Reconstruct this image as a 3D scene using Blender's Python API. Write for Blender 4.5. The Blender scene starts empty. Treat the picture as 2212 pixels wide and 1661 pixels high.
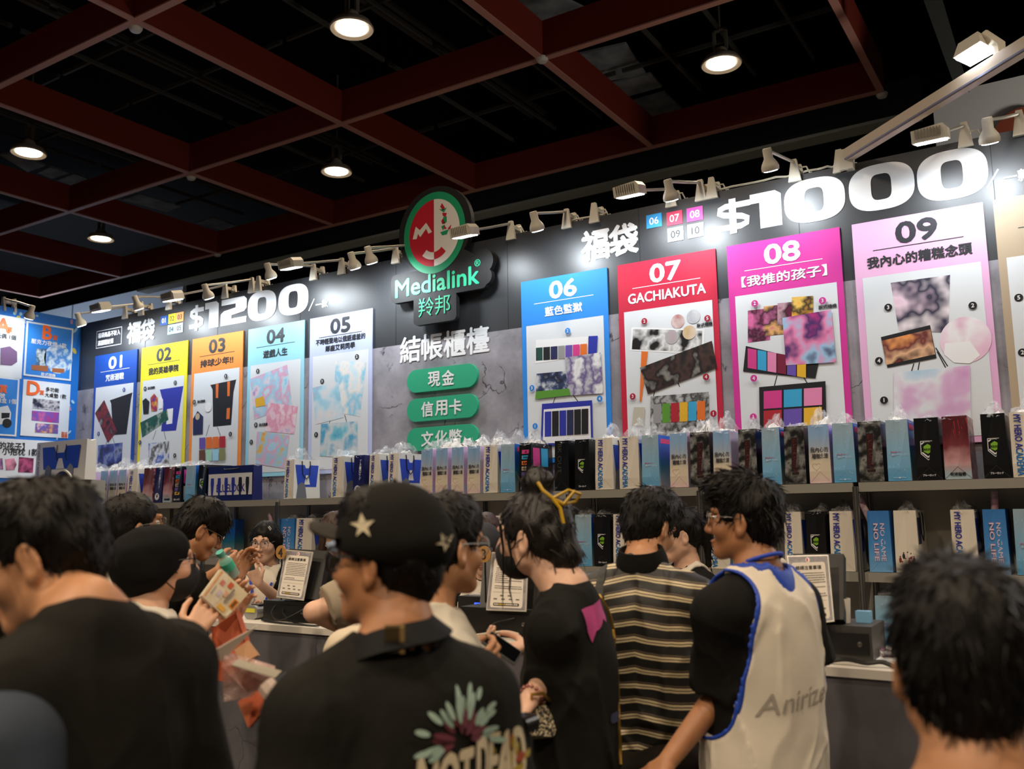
import bpy, math, random
import numpy as np
from mathutils import Vector, Matrix
from mathutils.bvhtree import BVHTree
random.seed(7); rng = np.random.default_rng(7)
SC = bpy.context.scene; COL = SC.collection
V = Vector
# ------------------------------------------------------------------ camera, world, exposure
CAMZ = 1.62
YAW, PITCH, ROLL, FPX = -0.56621908, 0.1390587, -0.01578164, 1961.67
_F = V((math.sin(YAW)*math.cos(PITCH), math.cos(YAW)*math.cos(PITCH), math.sin(PITCH)))
_r = V((math.cos(YAW), -math.sin(YAW), 0)); _u = _r.cross(_F)
_R = math.cos(ROLL)*_r + math.sin(ROLL)*_u; _U = -math.sin(ROLL)*_r + math.cos(ROLL)*_u
CAM0 = V((0, 0, CAMZ))
cam = bpy.data.cameras.new('camera'); cam_o = bpy.data.objects.new('camera', cam); COL.objects.link(cam_o)
cam.sensor_width = 36; cam.lens = FPX/2212*36; cam.clip_start = .05
m = Matrix((_R, _U, -_F)).transposed().to_4x4(); m.translation = CAM0; cam_o.matrix_world = m
cam.dof.use_dof = True; cam.dof.focus_distance = 6.0; cam.dof.aperture_fstop = 2.9
SC.camera = cam_o
w = bpy.data.worlds.new('hall'); SC.world = w; w.use_nodes = True
w.node_tree.nodes['Background'].inputs[0].default_value = (.9, .85, .8, 1)
w.node_tree.nodes['Background'].inputs[1].default_value = .05
SC.view_settings.view_transform = 'Standard'; SC.view_settings.look = 'None'
SC.view_settings.gamma = 1; SC.view_settings.use_curve_mapping = False
SC.view_settings.exposure = 0.0
def ray(px, py): return _F + _R*((px-1106)/FPX) - _U*((py-830.5)/FPX)
def at(px, py, dep): return CAM0 + ray(px, py)*dep            # photo point at a distance along the lens axis
def onY(px, py, Y): d = ray(px, py); return CAM0 + d*(Y/d.y)
def onX(px, py, X): d = ray(px, py); return CAM0 + d*(X/d.x)
def onZ(px, py, Z): d = ray(px, py); return CAM0 + d*((Z-CAMZ)/d.z)
def light(name, kind, loc, energy, color, aim=None, **kw):
    l = bpy.data.lights.new(name, kind); l.energy = energy; l.color = color
    for k, v in kw.items(): setattr(l, k, v)
    o = bpy.data.objects.new(name, l); COL.objects.link(o); o.location = loc
    if aim is not None: o.rotation_euler = (V(aim)-V(loc)).to_track_quat('-Z', 'Y').to_euler()
    return o
WARM = (1, .80, .58); COOL = (.86, .94, 1)
# the hall's high bay lamps: those in view (fixtures below) and those of the same grid behind the camera
HB_Z = CAMZ + 5.15
BAYS = [onZ(*q, HB_Z) for q in ((760, 55), (1558, 132), (62, 325), (727, 366), (218, 512))]
for i, p in enumerate(BAYS):
    light('high_bay_light', 'SPOT', p - V((0, 0, .12)), 420, WARM, p - V((0, 0, 2)), spot_size=2.3, spot_blend=.6, shadow_soft_size=.18)
for x, y, e in ((-6.2, .6, 420), (-.2, .8, 420), (-3.2, 3.6, 300), (2.8, 4.0, 420), (-3.2, -2.4, 800), (3., -2.2, 800), (-9.2, -2.4, 800), (-.2, -5.4, 800), (-6.2, -5.4, 800)):
    light('high_bay_light', 'SPOT', (x, y, HB_Z), e, WARM, (x, y+.001, 0), spot_size=2.3, spot_blend=.6, shadow_soft_size=.18)
# unseen fill lamps, added to brighten the white hall walls left and right
light('wall_fill_light', 'SPOT', (-23.0, 12.2, 2.0), 1500, (.72, .83, 1), (-23.0, 14.0, 6.6), spot_size=2.3, spot_blend=.6, shadow_soft_size=.4)
light('wall_fill_light', 'POINT', (2.0, 7.7, 3.6), 200, (1, .95, .88), shadow_soft_size=.3)
# ------------------------------------------------------------------ materials
def lin(h):
    if not isinstance(h, str): return tuple(h)[:3]
    h = h.lstrip('#'); o = []
    for i in (0, 2, 4):
        c = int(h[i:i+2], 16)/255; o.append(c/12.92 if c <= .04045 else ((c+.055)/1.055)**2.4)
    return tuple(o)
MATS = {}
def mat(name, col='808080', rough=.6, metal=0, bump=0, bscale=200, spec=.5, emit=None, estr=0, var=0, vscale=8, alpha=1, coat=0, sheen=0):
    if name in MATS: return MATS[name]
    m = bpy.data.materials.new(name); m.use_nodes = True; nt = m.node_tree; b = nt.nodes['Principled BSDF']
    c = lin(col)
    b.inputs['Base Color'].default_value = (*c, 1); b.inputs['Roughness'].default_value = rough
    b.inputs['Metallic'].default_value = metal; b.inputs['Specular IOR Level'].default_value = spec
    if coat: b.inputs['Coat Weight'].default_value = coat
    if sheen: b.inputs['Sheen Weight'].default_value = sheen
    if emit: b.inputs['Emission Color'].default_value = (*lin(emit), 1); b.inputs['Emission Strength'].default_value = estr
    if alpha < 1: b.inputs['Alpha'].default_value = alpha
    if bump or var:
        t = nt.nodes.new('ShaderNodeTexCoord')
    if var:
        n = nt.nodes.new('ShaderNodeTexNoise'); n.inputs['Scale'].default_value = vscale; n.inputs['Detail'].default_value = 4
        nt.links.new(t.outputs['Object'], n.inputs['Vector'])
        r = nt.nodes.new('ShaderNodeValToRGB'); r.color_ramp.elements[0].position = .3; r.color_ramp.elements[1].position = .7
        r.color_ramp.elements[0].color = (*[q*(1-var) for q in c], 1); r.color_ramp.elements[1].color = (*[min(1, q*(1+var)) for q in c], 1)
        nt.links.new(n.outputs['Fac'], r.inputs['Fac']); nt.links.new(r.outputs['Color'], b.inputs['Base Color'])
    if bump:
        n = nt.nodes.new('ShaderNodeTexNoise'); n.inputs['Scale'].default_value = bscale; n.inputs['Detail'].default_value = 3
        nt.links.new(t.outputs['Object'], n.inputs['Vector'])
        bp = nt.nodes.new('ShaderNodeBump'); bp.inputs['Strength'].default_value = bump; bp.inputs['Distance'].default_value = .004
        nt.links.new(n.outputs['Fac'], bp.inputs['Height']); nt.links.new(bp.outputs['Normal'], b.inputs['Normal'])
    MATS[name] = m; return m
def ramp_mat(name, cols, mode='z', lo=0, hi=1, rough=.5, scale=6, warp=0, interp='LINEAR', coat=0, pos=None, stretch=(1, 1, 1), spec=.5):
    """colours along object z ('z'), or in patches of noise ('noise') or cells ('cell')"""
    if name in MATS: return MATS[name]
    m = bpy.data.materials.new(name); m.use_nodes = True; nt = m.node_tree; b = nt.nodes['Principled BSDF']
    b.inputs['Roughness'].default_value = rough; b.inputs['Coat Weight'].default_value = coat; b.inputs['Specular IOR Level'].default_value = spec
    t = nt.nodes.new('ShaderNodeTexCoord'); r = nt.nodes.new('ShaderNodeValToRGB'); r.color_ramp.interpolation = interp
    el = r.color_ramp.elements
    while len(el) < len(cols): el.new(.5)
    for i, c in enumerate(cols):
        el[i].position = pos[i] if pos else i/(len(cols)-1 if interp != 'CONSTANT' else len(cols)); el[i].color = (*lin(c), 1)
    mp = nt.nodes.new('ShaderNodeMapping'); mp.inputs['Scale'].default_value = stretch; nt.links.new(t.outputs['Object'], mp.inputs['Vector'])
    n = nt.nodes.new('ShaderNodeTexNoise'); n.inputs['Scale'].default_value = scale; n.inputs['Detail'].default_value = 3
    nt.links.new(mp.outputs[0], n.inputs['Vector'])
    if mode == 'z':
        s = nt.nodes.new('ShaderNodeSeparateXYZ'); nt.links.new(t.outputs['Object'], s.inputs[0])
        k = nt.nodes.new('ShaderNodeMapRange'); k.inputs[1].default_value = lo; k.inputs[2].default_value = hi
        a = nt.nodes.new('ShaderNodeMath'); a.operation = 'MULTIPLY_ADD'; a.inputs[1].default_value = warp
        nt.links.new(n.outputs['Fac'], a.inputs[0]); nt.links.new(s.outputs['Z'], a.inputs[2]); nt.links.new(a.outputs[0], k.inputs[0])
        nt.links.new(k.outputs[0], r.inputs[0])
    elif mode == 'noise':
        k = nt.nodes.new('ShaderNodeMapRange'); k.inputs[1].default_value = .3; k.inputs[2].default_value = .7
        nt.links.new(n.outputs['Fac'], k.inputs[0]); nt.links.new(k.outputs[0], r.inputs[0])
    else:
        v = nt.nodes.new('ShaderNodeTexVoronoi'); v.inputs['Scale'].default_value = scale; nt.links.new(mp.outputs[0], v.inputs['Vector'])
        s = nt.nodes.new('ShaderNodeSeparateColor'); nt.links.new(v.outputs['Color'], s.inputs[0]); nt.links.new(s.outputs[0], r.inputs[0])
    nt.links.new(r.outputs[0], b.inputs['Base Color']); MATS[name] = m; return m
def stone_mat(name, base, dark, rough=.5, scale=1.6):
    """cloudy concrete print with blotches and hairline cracks"""
    m = bpy.data.materials.new(name); m.use_nodes = True; nt = m.node_tree; b = nt.nodes['Principled BSDF']; b.inputs['Roughness'].default_value = rough
    L = nt.links.new; t = nt.nodes.new('ShaderNodeTexCoord')
    n = nt.nodes.new('ShaderNodeTexNoise'); n.inputs['Scale'].default_value = scale; n.inputs['Detail'].default_value = 9; n.inputs['Roughness'].default_value = .62
    L(t.outputs['Object'], n.inputs['Vector'])
    r = nt.nodes.new('ShaderNodeValToRGB'); r.color_ramp.elements[0].position = .3; r.color_ramp.elements[1].position = .62
    r.color_ramp.elements[0].color = (*[q*.45 for q in lin(base)], 1); r.color_ramp.elements[1].color = (*lin(base), 1); L(n.outputs['Fac'], r.inputs[0])
    w2 = nt.nodes.new('ShaderNodeTexNoise'); w2.inputs['Scale'].default_value = 4; w2.inputs['Detail'].default_value = 6; L(t.outputs['Object'], w2.inputs['Vector'])
    va = nt.nodes.new('ShaderNodeVectorMath'); va.operation = 'MULTIPLY_ADD'; va.inputs[1].default_value = (.35, .35, .35)
    L(w2.outputs['Color'], va.inputs[0]); L(t.outputs['Object'], va.inputs[2])
    v = nt.nodes.new('ShaderNodeTexVoronoi'); v.feature = 'DISTANCE_TO_EDGE'; v.inputs['Scale'].default_value = 1.5; L(va.outputs[0], v.inputs['Vector'])
    c = nt.nodes.new('ShaderNodeMapRange'); c.inputs[1].default_value = .002; c.inputs[2].default_value = .009; L(v.outputs['Distance'], c.inputs[0])
    bl = nt.nodes.new('ShaderNodeTexNoise'); bl.inputs['Scale'].default_value = 3.2; bl.inputs['Detail'].default_value = 8; bl.inputs['Roughness'].default_value = .7; L(t.outputs['Object'], bl.inputs['Vector'])
    bm_ = nt.nodes.new('ShaderNodeMapRange'); bm_.inputs[1].default_value = .68; bm_.inputs[2].default_value = .61; L(bl.outputs['Fac'], bm_.inputs[0])
    gate = nt.nodes.new('ShaderNodeMapRange'); gate.inputs[1].default_value = .47; gate.inputs[2].default_value = .53; L(w2.outputs['Fac'], gate.inputs[0])
    mx0 = nt.nodes.new('ShaderNodeMath'); mx0.operation = 'MAXIMUM'; L(c.outputs[0], mx0.inputs[0]); L(gate.outputs[0], mx0.inputs[1])
    mn = nt.nodes.new('ShaderNodeMath'); mn.operation = 'MULTIPLY'; L(mx0.outputs[0], mn.inputs[0]); L(bm_.outputs[0], mn.inputs[1])
    mx = nt.nodes.new('ShaderNodeMix'); mx.data_type = 'RGBA'; mx.inputs[6].default_value = (*lin(dark), 1); L(mn.outputs[0], mx.inputs[0]); L(r.outputs[0], mx.inputs[7])
    L(mx.outputs[2], b.inputs['Base Color']); MATS[name] = m; return m
def film_mat(name, col='ffffff', opac=.35, rough=.12):
    m = bpy.data.materials.new(name); m.use_nodes = True; nt = m.node_tree; b = nt.nodes['Principled BSDF']; o = nt.nodes['Material Output']; L = nt.links.new
    b.inputs['Base Color'].default_value = (*lin(col), 1); b.inputs['Roughness'].default_value = rough; b.inputs['Specular IOR Level'].default_value = 1
    tr = nt.nodes.new('ShaderNodeBsdfTransparent'); mx = nt.nodes.new('ShaderNodeMixShader')
    t = nt.nodes.new('ShaderNodeTexCoord'); n = nt.nodes.new('ShaderNodeTexNoise'); n.inputs['Scale'].default_value = 22; n.inputs['Detail'].default_value = 5; L(t.outputs['Object'], n.inputs['Vector'])
    k = nt.nodes.new('ShaderNodeMapRange'); k.inputs[1].default_value = .35; k.inputs[2].default_value = .7; k.inputs[3].default_value = opac*.35; k.inputs[4].default_value = min(1, opac*1.8); L(n.outputs['Fac'], k.inputs[0])
    bp = nt.nodes.new('ShaderNodeBump'); bp.inputs['Strength'].default_value = .8; bp.inputs['Distance'].default_value = .02; L(n.outputs['Fac'], bp.inputs['Height']); L(bp.outputs['Normal'], b.inputs['Normal'])
    L(k.outputs[0], mx.inputs[0]); L(tr.outputs[0], mx.inputs[1]); L(b.outputs[0], mx.inputs[2]); L(mx.outputs[0], o.inputs[0]); MATS[name] = m; return m
# ------------------------------------------------------------------ objects
def new_mesh(name, verts, faces, mats, parent=None, smooth=False, mi=None):
    me = bpy.data.meshes.new(name)
    if isinstance(faces, np.ndarray):
        n, k = faces.shape; me.vertices.add(len(verts)); me.vertices.foreach_set('co', np.asarray(verts, np.float32).ravel())
        me.loops.add(n*k); me.loops.foreach_set('vertex_index', faces.astype(np.int32).ravel())
        me.polygons.add(n); me.polygons.foreach_set('loop_start', np.arange(0, n*k, k, dtype=np.int32)); me.update(calc_edges=True); me.validate()
    else:
        me.from_pydata([tuple(v) for v in verts], [], faces); me.update()
    for m in (mats if isinstance(mats, (list, tuple)) else [mats]): me.materials.append(m)
    if mi is not None: me.polygons.foreach_set('material_index', mi)
    if smooth: me.polygons.foreach_set('use_smooth', [True]*len(me.polygons))
    o = bpy.data.objects.new(name, me); COL.objects.link(o)
    if parent: o.parent = parent
    return o
def tag(o, label=None, cat=None, group=None, kind=None):
    for k, v in (('label', label), ('category', cat), ('group', group), ('kind', kind)):
        if v: o[k] = v
    return o
def thing(name, label, cat, loc=(0, 0, 0), rz=0, group=None):
    o = bpy.data.objects.new(name, None); COL.objects.link(o); o.location = loc; o.rotation_euler = (0, 0, rz); o.empty_display_size = .1
    return tag(o, label, cat, group)
class MB:
    def __init__(s): s.v = []; s.f = []; s.m = []; s.sm = []
    def add(s, vs, fs, mi=0, M=None):
        b = len(s.v); s.v += [(M @ V(v)) if M is not None else V(v) for v in vs]
        s.f += [[b+i for i in f] for f in fs]; s.m += [mi]*len(fs); return s
    def box(s, c, d, mi=0, M=None, taper=1):
        x, y, z = (q/2 for q in d); c = V(c)
        vs = [c+V((sx*x*(taper if sz > 0 else 1), sy*y*(taper if sz > 0 else 1), sz*z)) for sz in (-1, 1) for sx, sy in ((-1, -1), (1, -1), (1, 1), (-1, 1))]
        return s.add(vs, [(3, 2, 1, 0), (4, 5, 6, 7), (0, 1, 5, 4), (1, 2, 6, 5), (2, 3, 7, 6), (3, 0, 4, 7)], mi, M)
    def rbox(s, c, d, r, mi=0, M=None, n=4):       # box whose xz outline has rounded corners
        pts = rrect(d[0], d[2], r, n); return s.prism(pts, d[1], mi, (Matrix.Translation(V(c)) if M is None else M @ Matrix.Translation(V(c))))
    def prism(s, pts, dep, mi=0, M=None):          # outline in xz (anticlockwise seen from -y), front at -dep/2
        n = len(pts); vs = [(p[0], -dep/2, p[1]) for p in pts]+[(p[0], dep/2, p[1]) for p in pts]
        return s.add(vs, [list(range(n)), list(range(2*n-1, n-1, -1))]+[(i, i+n, (i+1) % n+n, (i+1) % n) for i in range(n)], mi, M)
    def flat(s, pts, y=0, mi=0, M=None): return s.add([(p[0], y, p[1]) for p in pts], [list(range(len(pts)))], mi, M)
    def ring(s, a, b, y=0, mi=0, M=None):
        n = len(a); return s.add([(p[0], y, p[1]) for p in a]+[(p[0], y, p[1]) for p in b], [(i, (i+1) % n, (i+1) % n+n, i+n) for i in range(n)], mi, M)
    def rect(s, x0, x1, z0, z1, y=0, mi=0, M=None): return s.flat([(x0, z0), (x1, z0), (x1, z1), (x0, z1)], y, mi, M)
    def tube(s, path, r, n=8, mi=0, M=None, cap=True):
        P = [V(p) for p in path]; rs = r if isinstance(r, (list, tuple)) else [r]*len(P); vs = []; up = None
        for i, p in enumerate(P):
            t = (P[min(i+1, len(P)-1)]-P[max(i-1, 0)]).normalized()
            if up is None: up = V((0, 0, 1)) if abs(t.z) < .9 else V((1, 0, 0))
            a = t.cross(up).normalized(); b = a.cross(t); up = b
            vs += [p+(a*math.cos(k*2*math.pi/n)+b*math.sin(k*2*math.pi/n))*rs[i] for k in range(n)]
        fs = [(i*n+k, i*n+(k+1) % n, (i+1)*n+(k+1) % n, (i+1)*n+k) for i in range(len(P)-1) for k in range(n)]
        if cap: fs += [list(range(n))[::-1], list(range((len(P)-1)*n, len(P)*n))]
        return s.add(vs, fs, mi, M)
    def lathe(s, prof, n=20, mi=0, M=None):        # profile (radius, z)
        vs = [(r*math.cos(k*2*math.pi/n), r*math.sin(k*2*math.pi/n), z) for r, z in prof for k in range(n)]
        fs = [(i*n+k, i*n+(k+1) % n, (i+1)*n+(k+1) % n, (i+1)*n+k) for i in range(len(prof)-1) for k in range(n)]
        return s.add(vs, fs+[list(range(n))[::-1], list(range((len(prof)-1)*n, len(prof)*n))], mi, M)
    def text(s, t, cx, cz, h=None, w=None, y=0, mi=0, bold=0, M=None, mapf=None, rot=0, base=False):
        vs, fs = glyphs(t); x0, x1 = vs[:, 0].min(), vs[:, 0].max(); z0, z1 = vs[:, 1].min(), vs[:, 1].max()
        if base: z0, z1 = 0, .75
        k = h/(z1-z0) if h else w/(x1-x0); kx = w/(x1-x0) if w else k
        P = np.stack([(vs[:, 0]-(x0+x1)/2)*kx, (vs[:, 1]-(z0+z1)/2)*k], 1)
        H = (z1-z0)*k
        for ii, (dx, dz) in enumerate([(0, 0)] if not bold else [(0, 0), (1, 0), (-1, 0), (0, 1), (0, -1), (.7, .7), (-.7, -.7)]):
            Q = P+np.array([dx, dz])*bold*H
            if rot: c, sn = math.cos(rot), math.sin(rot); Q = np.stack([Q[:, 0]*c-Q[:, 1]*sn, Q[:, 0]*sn+Q[:, 1]*c], 1)
            Q = Q+np.array([cx, cz])
            s.add([mapf(*q, .0003*ii) for q in Q] if mapf else [(q[0], y-.0003*ii, q[1]) for q in Q], fs, mi, M)
        return s
    def build(s, name, mats, parent=None, smooth=False):
        o = new_mesh(name, s.v, s.f, mats, parent, smooth, s.m)
        if smooth:
            try: o.data.set_sharp_from_angle(angle=.7)
            except Exception: pass
        return o
_G = {}
def glyphs(t):
    if t not in _G:
        c = bpy.data.curves.new('g', 'FONT'); c.body = t; c.size = 1; c.resolution_u = 3
        o = bpy.data.objects.new('g', c); COL.objects.link(o)
        dg = bpy.context.evaluated_depsgraph_get(); dg.update(); me = bpy.data.meshes.new_from_object(o.evaluated_get(dg))
        vs = np.array([v.co[:2] for v in me.vertices]).reshape(-1, 2); fs = [list(p.vertices) for p in me.polygons]
        bpy.data.objects.remove(o); bpy.data.curves.remove(c); bpy.data.meshes.remove(me); _G[t] = (vs, fs)
    return _G[t]
def rrect(w, h, r, n=4, cx=0, cz=0):
    o = []
    for sx, sz, a0 in ((1, -1, -90), (1, 1, 0), (-1, 1, 90), (-1, -1, 180)):
        for k in range(n+1):
            a = math.radians(a0+90*k/n); o.append((cx+sx*(w/2-r)+r*math.cos(a), cz+sz*(h/2-r)+r*math.sin(a)))
    return o
def circ(rx, rz=None, cx=0, cz=0, n=40, e=2.0):
    rz = rz or rx; o = []
    for k in range(n):
        a = 2*math.pi*k/n; c, s = math.cos(a), math.sin(a)
        o.append((cx+rx*math.copysign(abs(c)**(2/e), c), cz+rz*math.copysign(abs(s)**(2/e), s)))
    return o
def stroke(mb, pts, w, y=0, mi=0, M=None):
    P = [V((p[0], 0, p[1])) for p in pts]; a = []; b = []
    for i, p in enumerate(P):
        t = (P[min(i+1, len(P)-1)]-P[max(i-1, 0)]).normalized(); n = V((-t.z, 0, t.x)); a.append(p+n*w/2); b.append(p-n*w/2)
    for i in range(len(P)-1): mb.flat([(q.x, q.z) for q in (b[i], b[i+1], a[i+1], a[i])], y, mi, M)
def copy_tree(o, parent=None):
    c = o.copy(); COL.objects.link(c); c.parent = parent
    for ch in o.children: copy_tree(ch, c)
    return c
# ------------------------------------------------------------------ the hall
ZC = CAMZ
def struct(name, mb, mats, label=None, smooth=False):
    o = mb.build(name, mats, None, smooth); o['kind'] = 'structure'
    if label: o['label'] = label
    return o
black = mat('ceiling_black', '050505', .9, spec=.1); redm = mat('beam_red', '7c2c1e', .75, spec=.2); beamlip = mat('beam_lip', 'c08878', .6); darkg = mat('girder_dark', '1c2526', .7); floorm = mat('floor_grey', '4a4643', .7, var=.2, vscale=1.5)
hallwhite = mat('hall_white', 'b9bec6', .8, var=.03, vscale=.4)
HB = ZC+4.96; PER = 2.985
GX = [-4.74+PER*k for k in (-6, -5, -4, -3, -2, -1, 0, 1)]; GX = [round(-1.76-PER*k, 3) for k in range(6, -1, -1)]
GY = [round(11.17-PER*k, 3) for k in range(4, -1, -1)]
struct('floor', MB().box((-11, 3, -.05), (66, 34, .1)), floorm)
struct('ceiling', MB().box((-11, 3, HB+1.75), (66, 34, .1)), black)
BW, BH = .07, .42
n = 1
for y in GY[:-1] + [GY[-1]]:
    struct('trim_%d' % n, MB().box(((GX[0]+GX[-1])/2, y, HB+BH/2), (GX[-1]-GX[0]+BW, BW, BH)).box(((GX[0]+GX[-1])/2, y, HB-.008), (GX[-1]-GX[0]+BW, BW+.01, .016), 1), [redm, beamlip], 'dark red ceiling beam running along the booth wall'); n += 1
for x in GX:
    mb = MB()
    ys = [GY[0]-PER]+GY
    for a, b in zip(ys[:-1], ys[1:]): mb.box((x, (a+b)/2, HB+BH/2), (BW, b-a-BW, BH)).box((x, (a+b)/2, HB-.008), (BW+.01, b-a-BW-.01, .016), 1)
    struct('trim_%d' % n, mb, [redm, beamlip], 'dark red ceiling beam running towards the booth wall'); n += 1
# the dark girder behind the grid and its pale lower flange
gm = MB(); gm.box((-9.0, 11.75, HB+.05), (15.2, .16, .5)); gm.box((-9.0, 11.62, HB-.24), (15.2, .28, .04), 1)
struct('trim_%d' % n, gm, [darkg, mat('girder_flange', 'a3a99c', .6)], 'dark steel girder above the booth wall'); n += 1
# thin grids, pipes and grey boards above the beams
gridm = mat('ceiling_grid', '403e38', .7); pipem = mat('ceiling_pipe', '4b4843', .5, metal=.3); boardm = mat('ceiling_board', '84888a', .9, var=.45, vscale=3)
for bx in range(len(GX)-1):
    for by in range(-1, len(GY)-1):
        x0, x1 = GX[bx], GX[bx+1]; y1 = GY[by+1]; y0 = y1-PER
        if x0 < -16: continue
        g = MB(); zz = HB+.62
        for k in (1, 2, 3): g.box((x0+(x1-x0)*k/4, (y0+y1)/2, zz), (.035, PER-.1, .05))
        for k in (1, 2): g.box(((x0+x1)/2, y0+PER*k/3, zz+.06), (x1-x0-.1, .035, .05))
        struct('trim_%d' % n, g, gridm, 'thin dark ceiling grid inside one bay of beams'); n += 1
for x, yA, yB in ((-6.55, -2, 11), (-6.35, -2, 11), (-9.5, -2, 11), (-9.7, -2, 11), (-12.6, 2, 11), (-12.8, 2, 11), (-.9, 2, 11), (-.5, 2, 11)):
    t = thing('ceiling_pipe', 'grey pipe under the dark ceiling at %.1f metres along the booth' % (x+17), 'pipe', (x, 0, HB+.85)); MB().tube([(0, yA, 0), (0, yB, 0)], .045, 8).build('pipe', pipem, t, True)
    PIPES = globals().setdefault('PIPES', []); PIPES.append(t)
for i, (p, lab) in enumerate(zip(PIPES, ('left pipe of the pair crossing the bays above the green logo sign', 'right pipe of the pair crossing the bays above the green logo sign', 'right pipe of the pair above the yellow poster', 'left pipe of the pair above the yellow poster', 'right pipe of the far left ceiling pair', 'left pipe of the far left ceiling pair', 'thin pipe nearest the right end of the red beams', 'thin pipe further right than the red beams'))):
    p['label'] = 'grey ' + lab; p['group'] = 'pipes under the dark ceiling'
for pts, lab in ((((1120, 0), (1225, 0), (1282, 28), (1175, 60)), 'grey board in the bay right of the top junction'), (((1250, 118), (1352, 95), (1395, 160), (1302, 178)), 'large mottled grey board above the right red beams'),
                 (((1310, 184), (1405, 160), (1430, 188), (1345, 212)), 'narrow grey board in the middle of the right bay'), (((1366, 220), (1435, 200), (1482, 244), (1412, 260)), 'grey board nearest the booth in the right bay'),
                 (((0, 335), (28, 330), (98, 358), (60, 372)), 'grey board beside the far left lamp'), (((80, 374), (108, 362), (150, 374), (112, 386)), 'small grey board right of the far left lamp'), (((122, 390), (160, 376), (208, 394), (172, 406)), 'grey board at the far left red junction'),
                 (((262, 432), (300, 420), (392, 446), (360, 458)), 'long grey board above the white hall wall'), (((424, 482), (462, 470), (514, 490), (488, 500)), 'grey board close to the dark girder on the left'),
                 (((1512, 352), (1580, 338), (1596, 352), (1530, 368)), 'grey board glimpsed behind the girder')):
    q = [onZ(*p, HB+.8 if pts[0][1] < 330 else HB+.75) for p in pts]; c = sum(q, V())/4
    t = thing('ceiling_board', lab + ' of the ceiling', 'ceiling board', c)
    MB().add([p-c for p in q]+[p-c+V((0, 0, .03)) for p in q], [(0, 1, 2, 3), (7, 6, 5, 4), (0, 4, 5, 1), (1, 5, 6, 2), (2, 6, 7, 3), (3, 7, 4, 0)]).build('board', boardm, t)
# white walls of the hall behind the booth
a = onY(395, 625, 14.0)
mb = MB().box((a.x-12, 14.05, (HB+.8)/2), (24, .1, HB+.8)); 
for px in (160,): mb.box((onY(px, 590, 13.98).x, 13.99, (HB+.8)/2), (.03, .02, HB+.8), 1)
struct('wall_left', mb, [mat('hall_left_white', 'c4cedc', .8), mat('wall_seam', '7f8790', .8)])
struct('wall_far', MB().box((-4, 19, 3.5), (44, .1, 7.1)), black)
struct('wall_right', MB().box((2.0, 9.06, 2.72), (5.95, .1, 5.44)), mat('hall_right_white', 'c8c6c0', .8))
cb = MB(); A, B = onY(1995, 0, 8.7), onY(2062, 185, 8.7); w0 = .2
cb.add([A, onY(2036, 0, 8.7), onY(2092, 190, 8.7), B]+[q+V((0, .1, 0)) for q in (A, onY(2036, 0, 8.7), onY(2092, 190, 8.7), B)], [(0, 3, 2, 1), (4, 5, 6, 7), (0, 1, 5, 4), (1, 2, 6, 5), (2, 3, 7, 6), (3, 0, 4, 7)])
struct('trim_%d' % n, cb, mat('duct_grey', '4a4d48', .7), 'grey duct leaning beside the white right wall'); n += 1
# red round sign on the white right wall
c = onY(2215, 290, 8.98); t = thing('wall_sign', 'brick red round sign on the white wall at the right edge', 'sign', c)
MB().prism(circ(.25, .25, 0, 0, 36), .04).build('disc', mat('sign_red', '8a3f28', .6), t)
# bay lamps
def bay_lamp(p, label):
    t = thing('high_bay_lamp', label, 'ceiling lamp', p, 0, 'high bay lamps of the hall')
    MB().lathe([(.05, .16), (.08, .12), (.1, .07), (.2, .03), (.235, -.035), (.225, -.05), (.19, -.03), (.03, -.01)], 28).build('housing', mat('lamp_housing', 'b9aa98', .5), t, True)
    MB().lathe([(.002, -.036), (.165, -.036), (.165, -.028), (.002, -.028)], 28).build('lens', mat('lamp_lens', 'ffffff', .4, emit='fff0d8', estr=14), t)
    b = MB()
    for s in (-1, 1): b.box((s*.07, 0, .26), (.03, .05, .24))
    b.box((0, 0, .375), (.17, .05, .02)); b.tube([(0, 0, .38), (0, 0, HB+1.7-p.z)], .012, 6); b.build('bracket', mat('lamp_bracket', '6f675c', .5), t)
    return t
for p, lab in zip(BAYS, ('round lit ceiling lamp at the top, left of centre', 'round lit ceiling lamp above the large white price on the right', 'round lit ceiling lamp nearest the left edge', 'round lit ceiling lamp in the bay left of the green and red logo', 'round lit ceiling lamp lowest in the picture above the white hall wall')): bay_lamp(p, lab)
for q, lab in (((293, 58), 'at the top left beam junction'), ((1171, 125), 'at the junction right of the top centre'), ((413, 381), 'at the left middle beam junction'), ((470, 548), 'at the beam corner above the girder on the left'), ((1905, 202), 'at the right end of the red beams')):
    p = onZ(*q, HB); t = thing('smoke_detector', 'small white dome detector ' + lab, 'detector', p, 0, 'white domes under the beam junctions')
    MB().lathe([(.002, -.06), (.05, -.05), (.068, -.02), (.07, 0), (.002, 0)], 16).build('dome', mat('detector_white', 'd8d2c8', .5), t, True)
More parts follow.
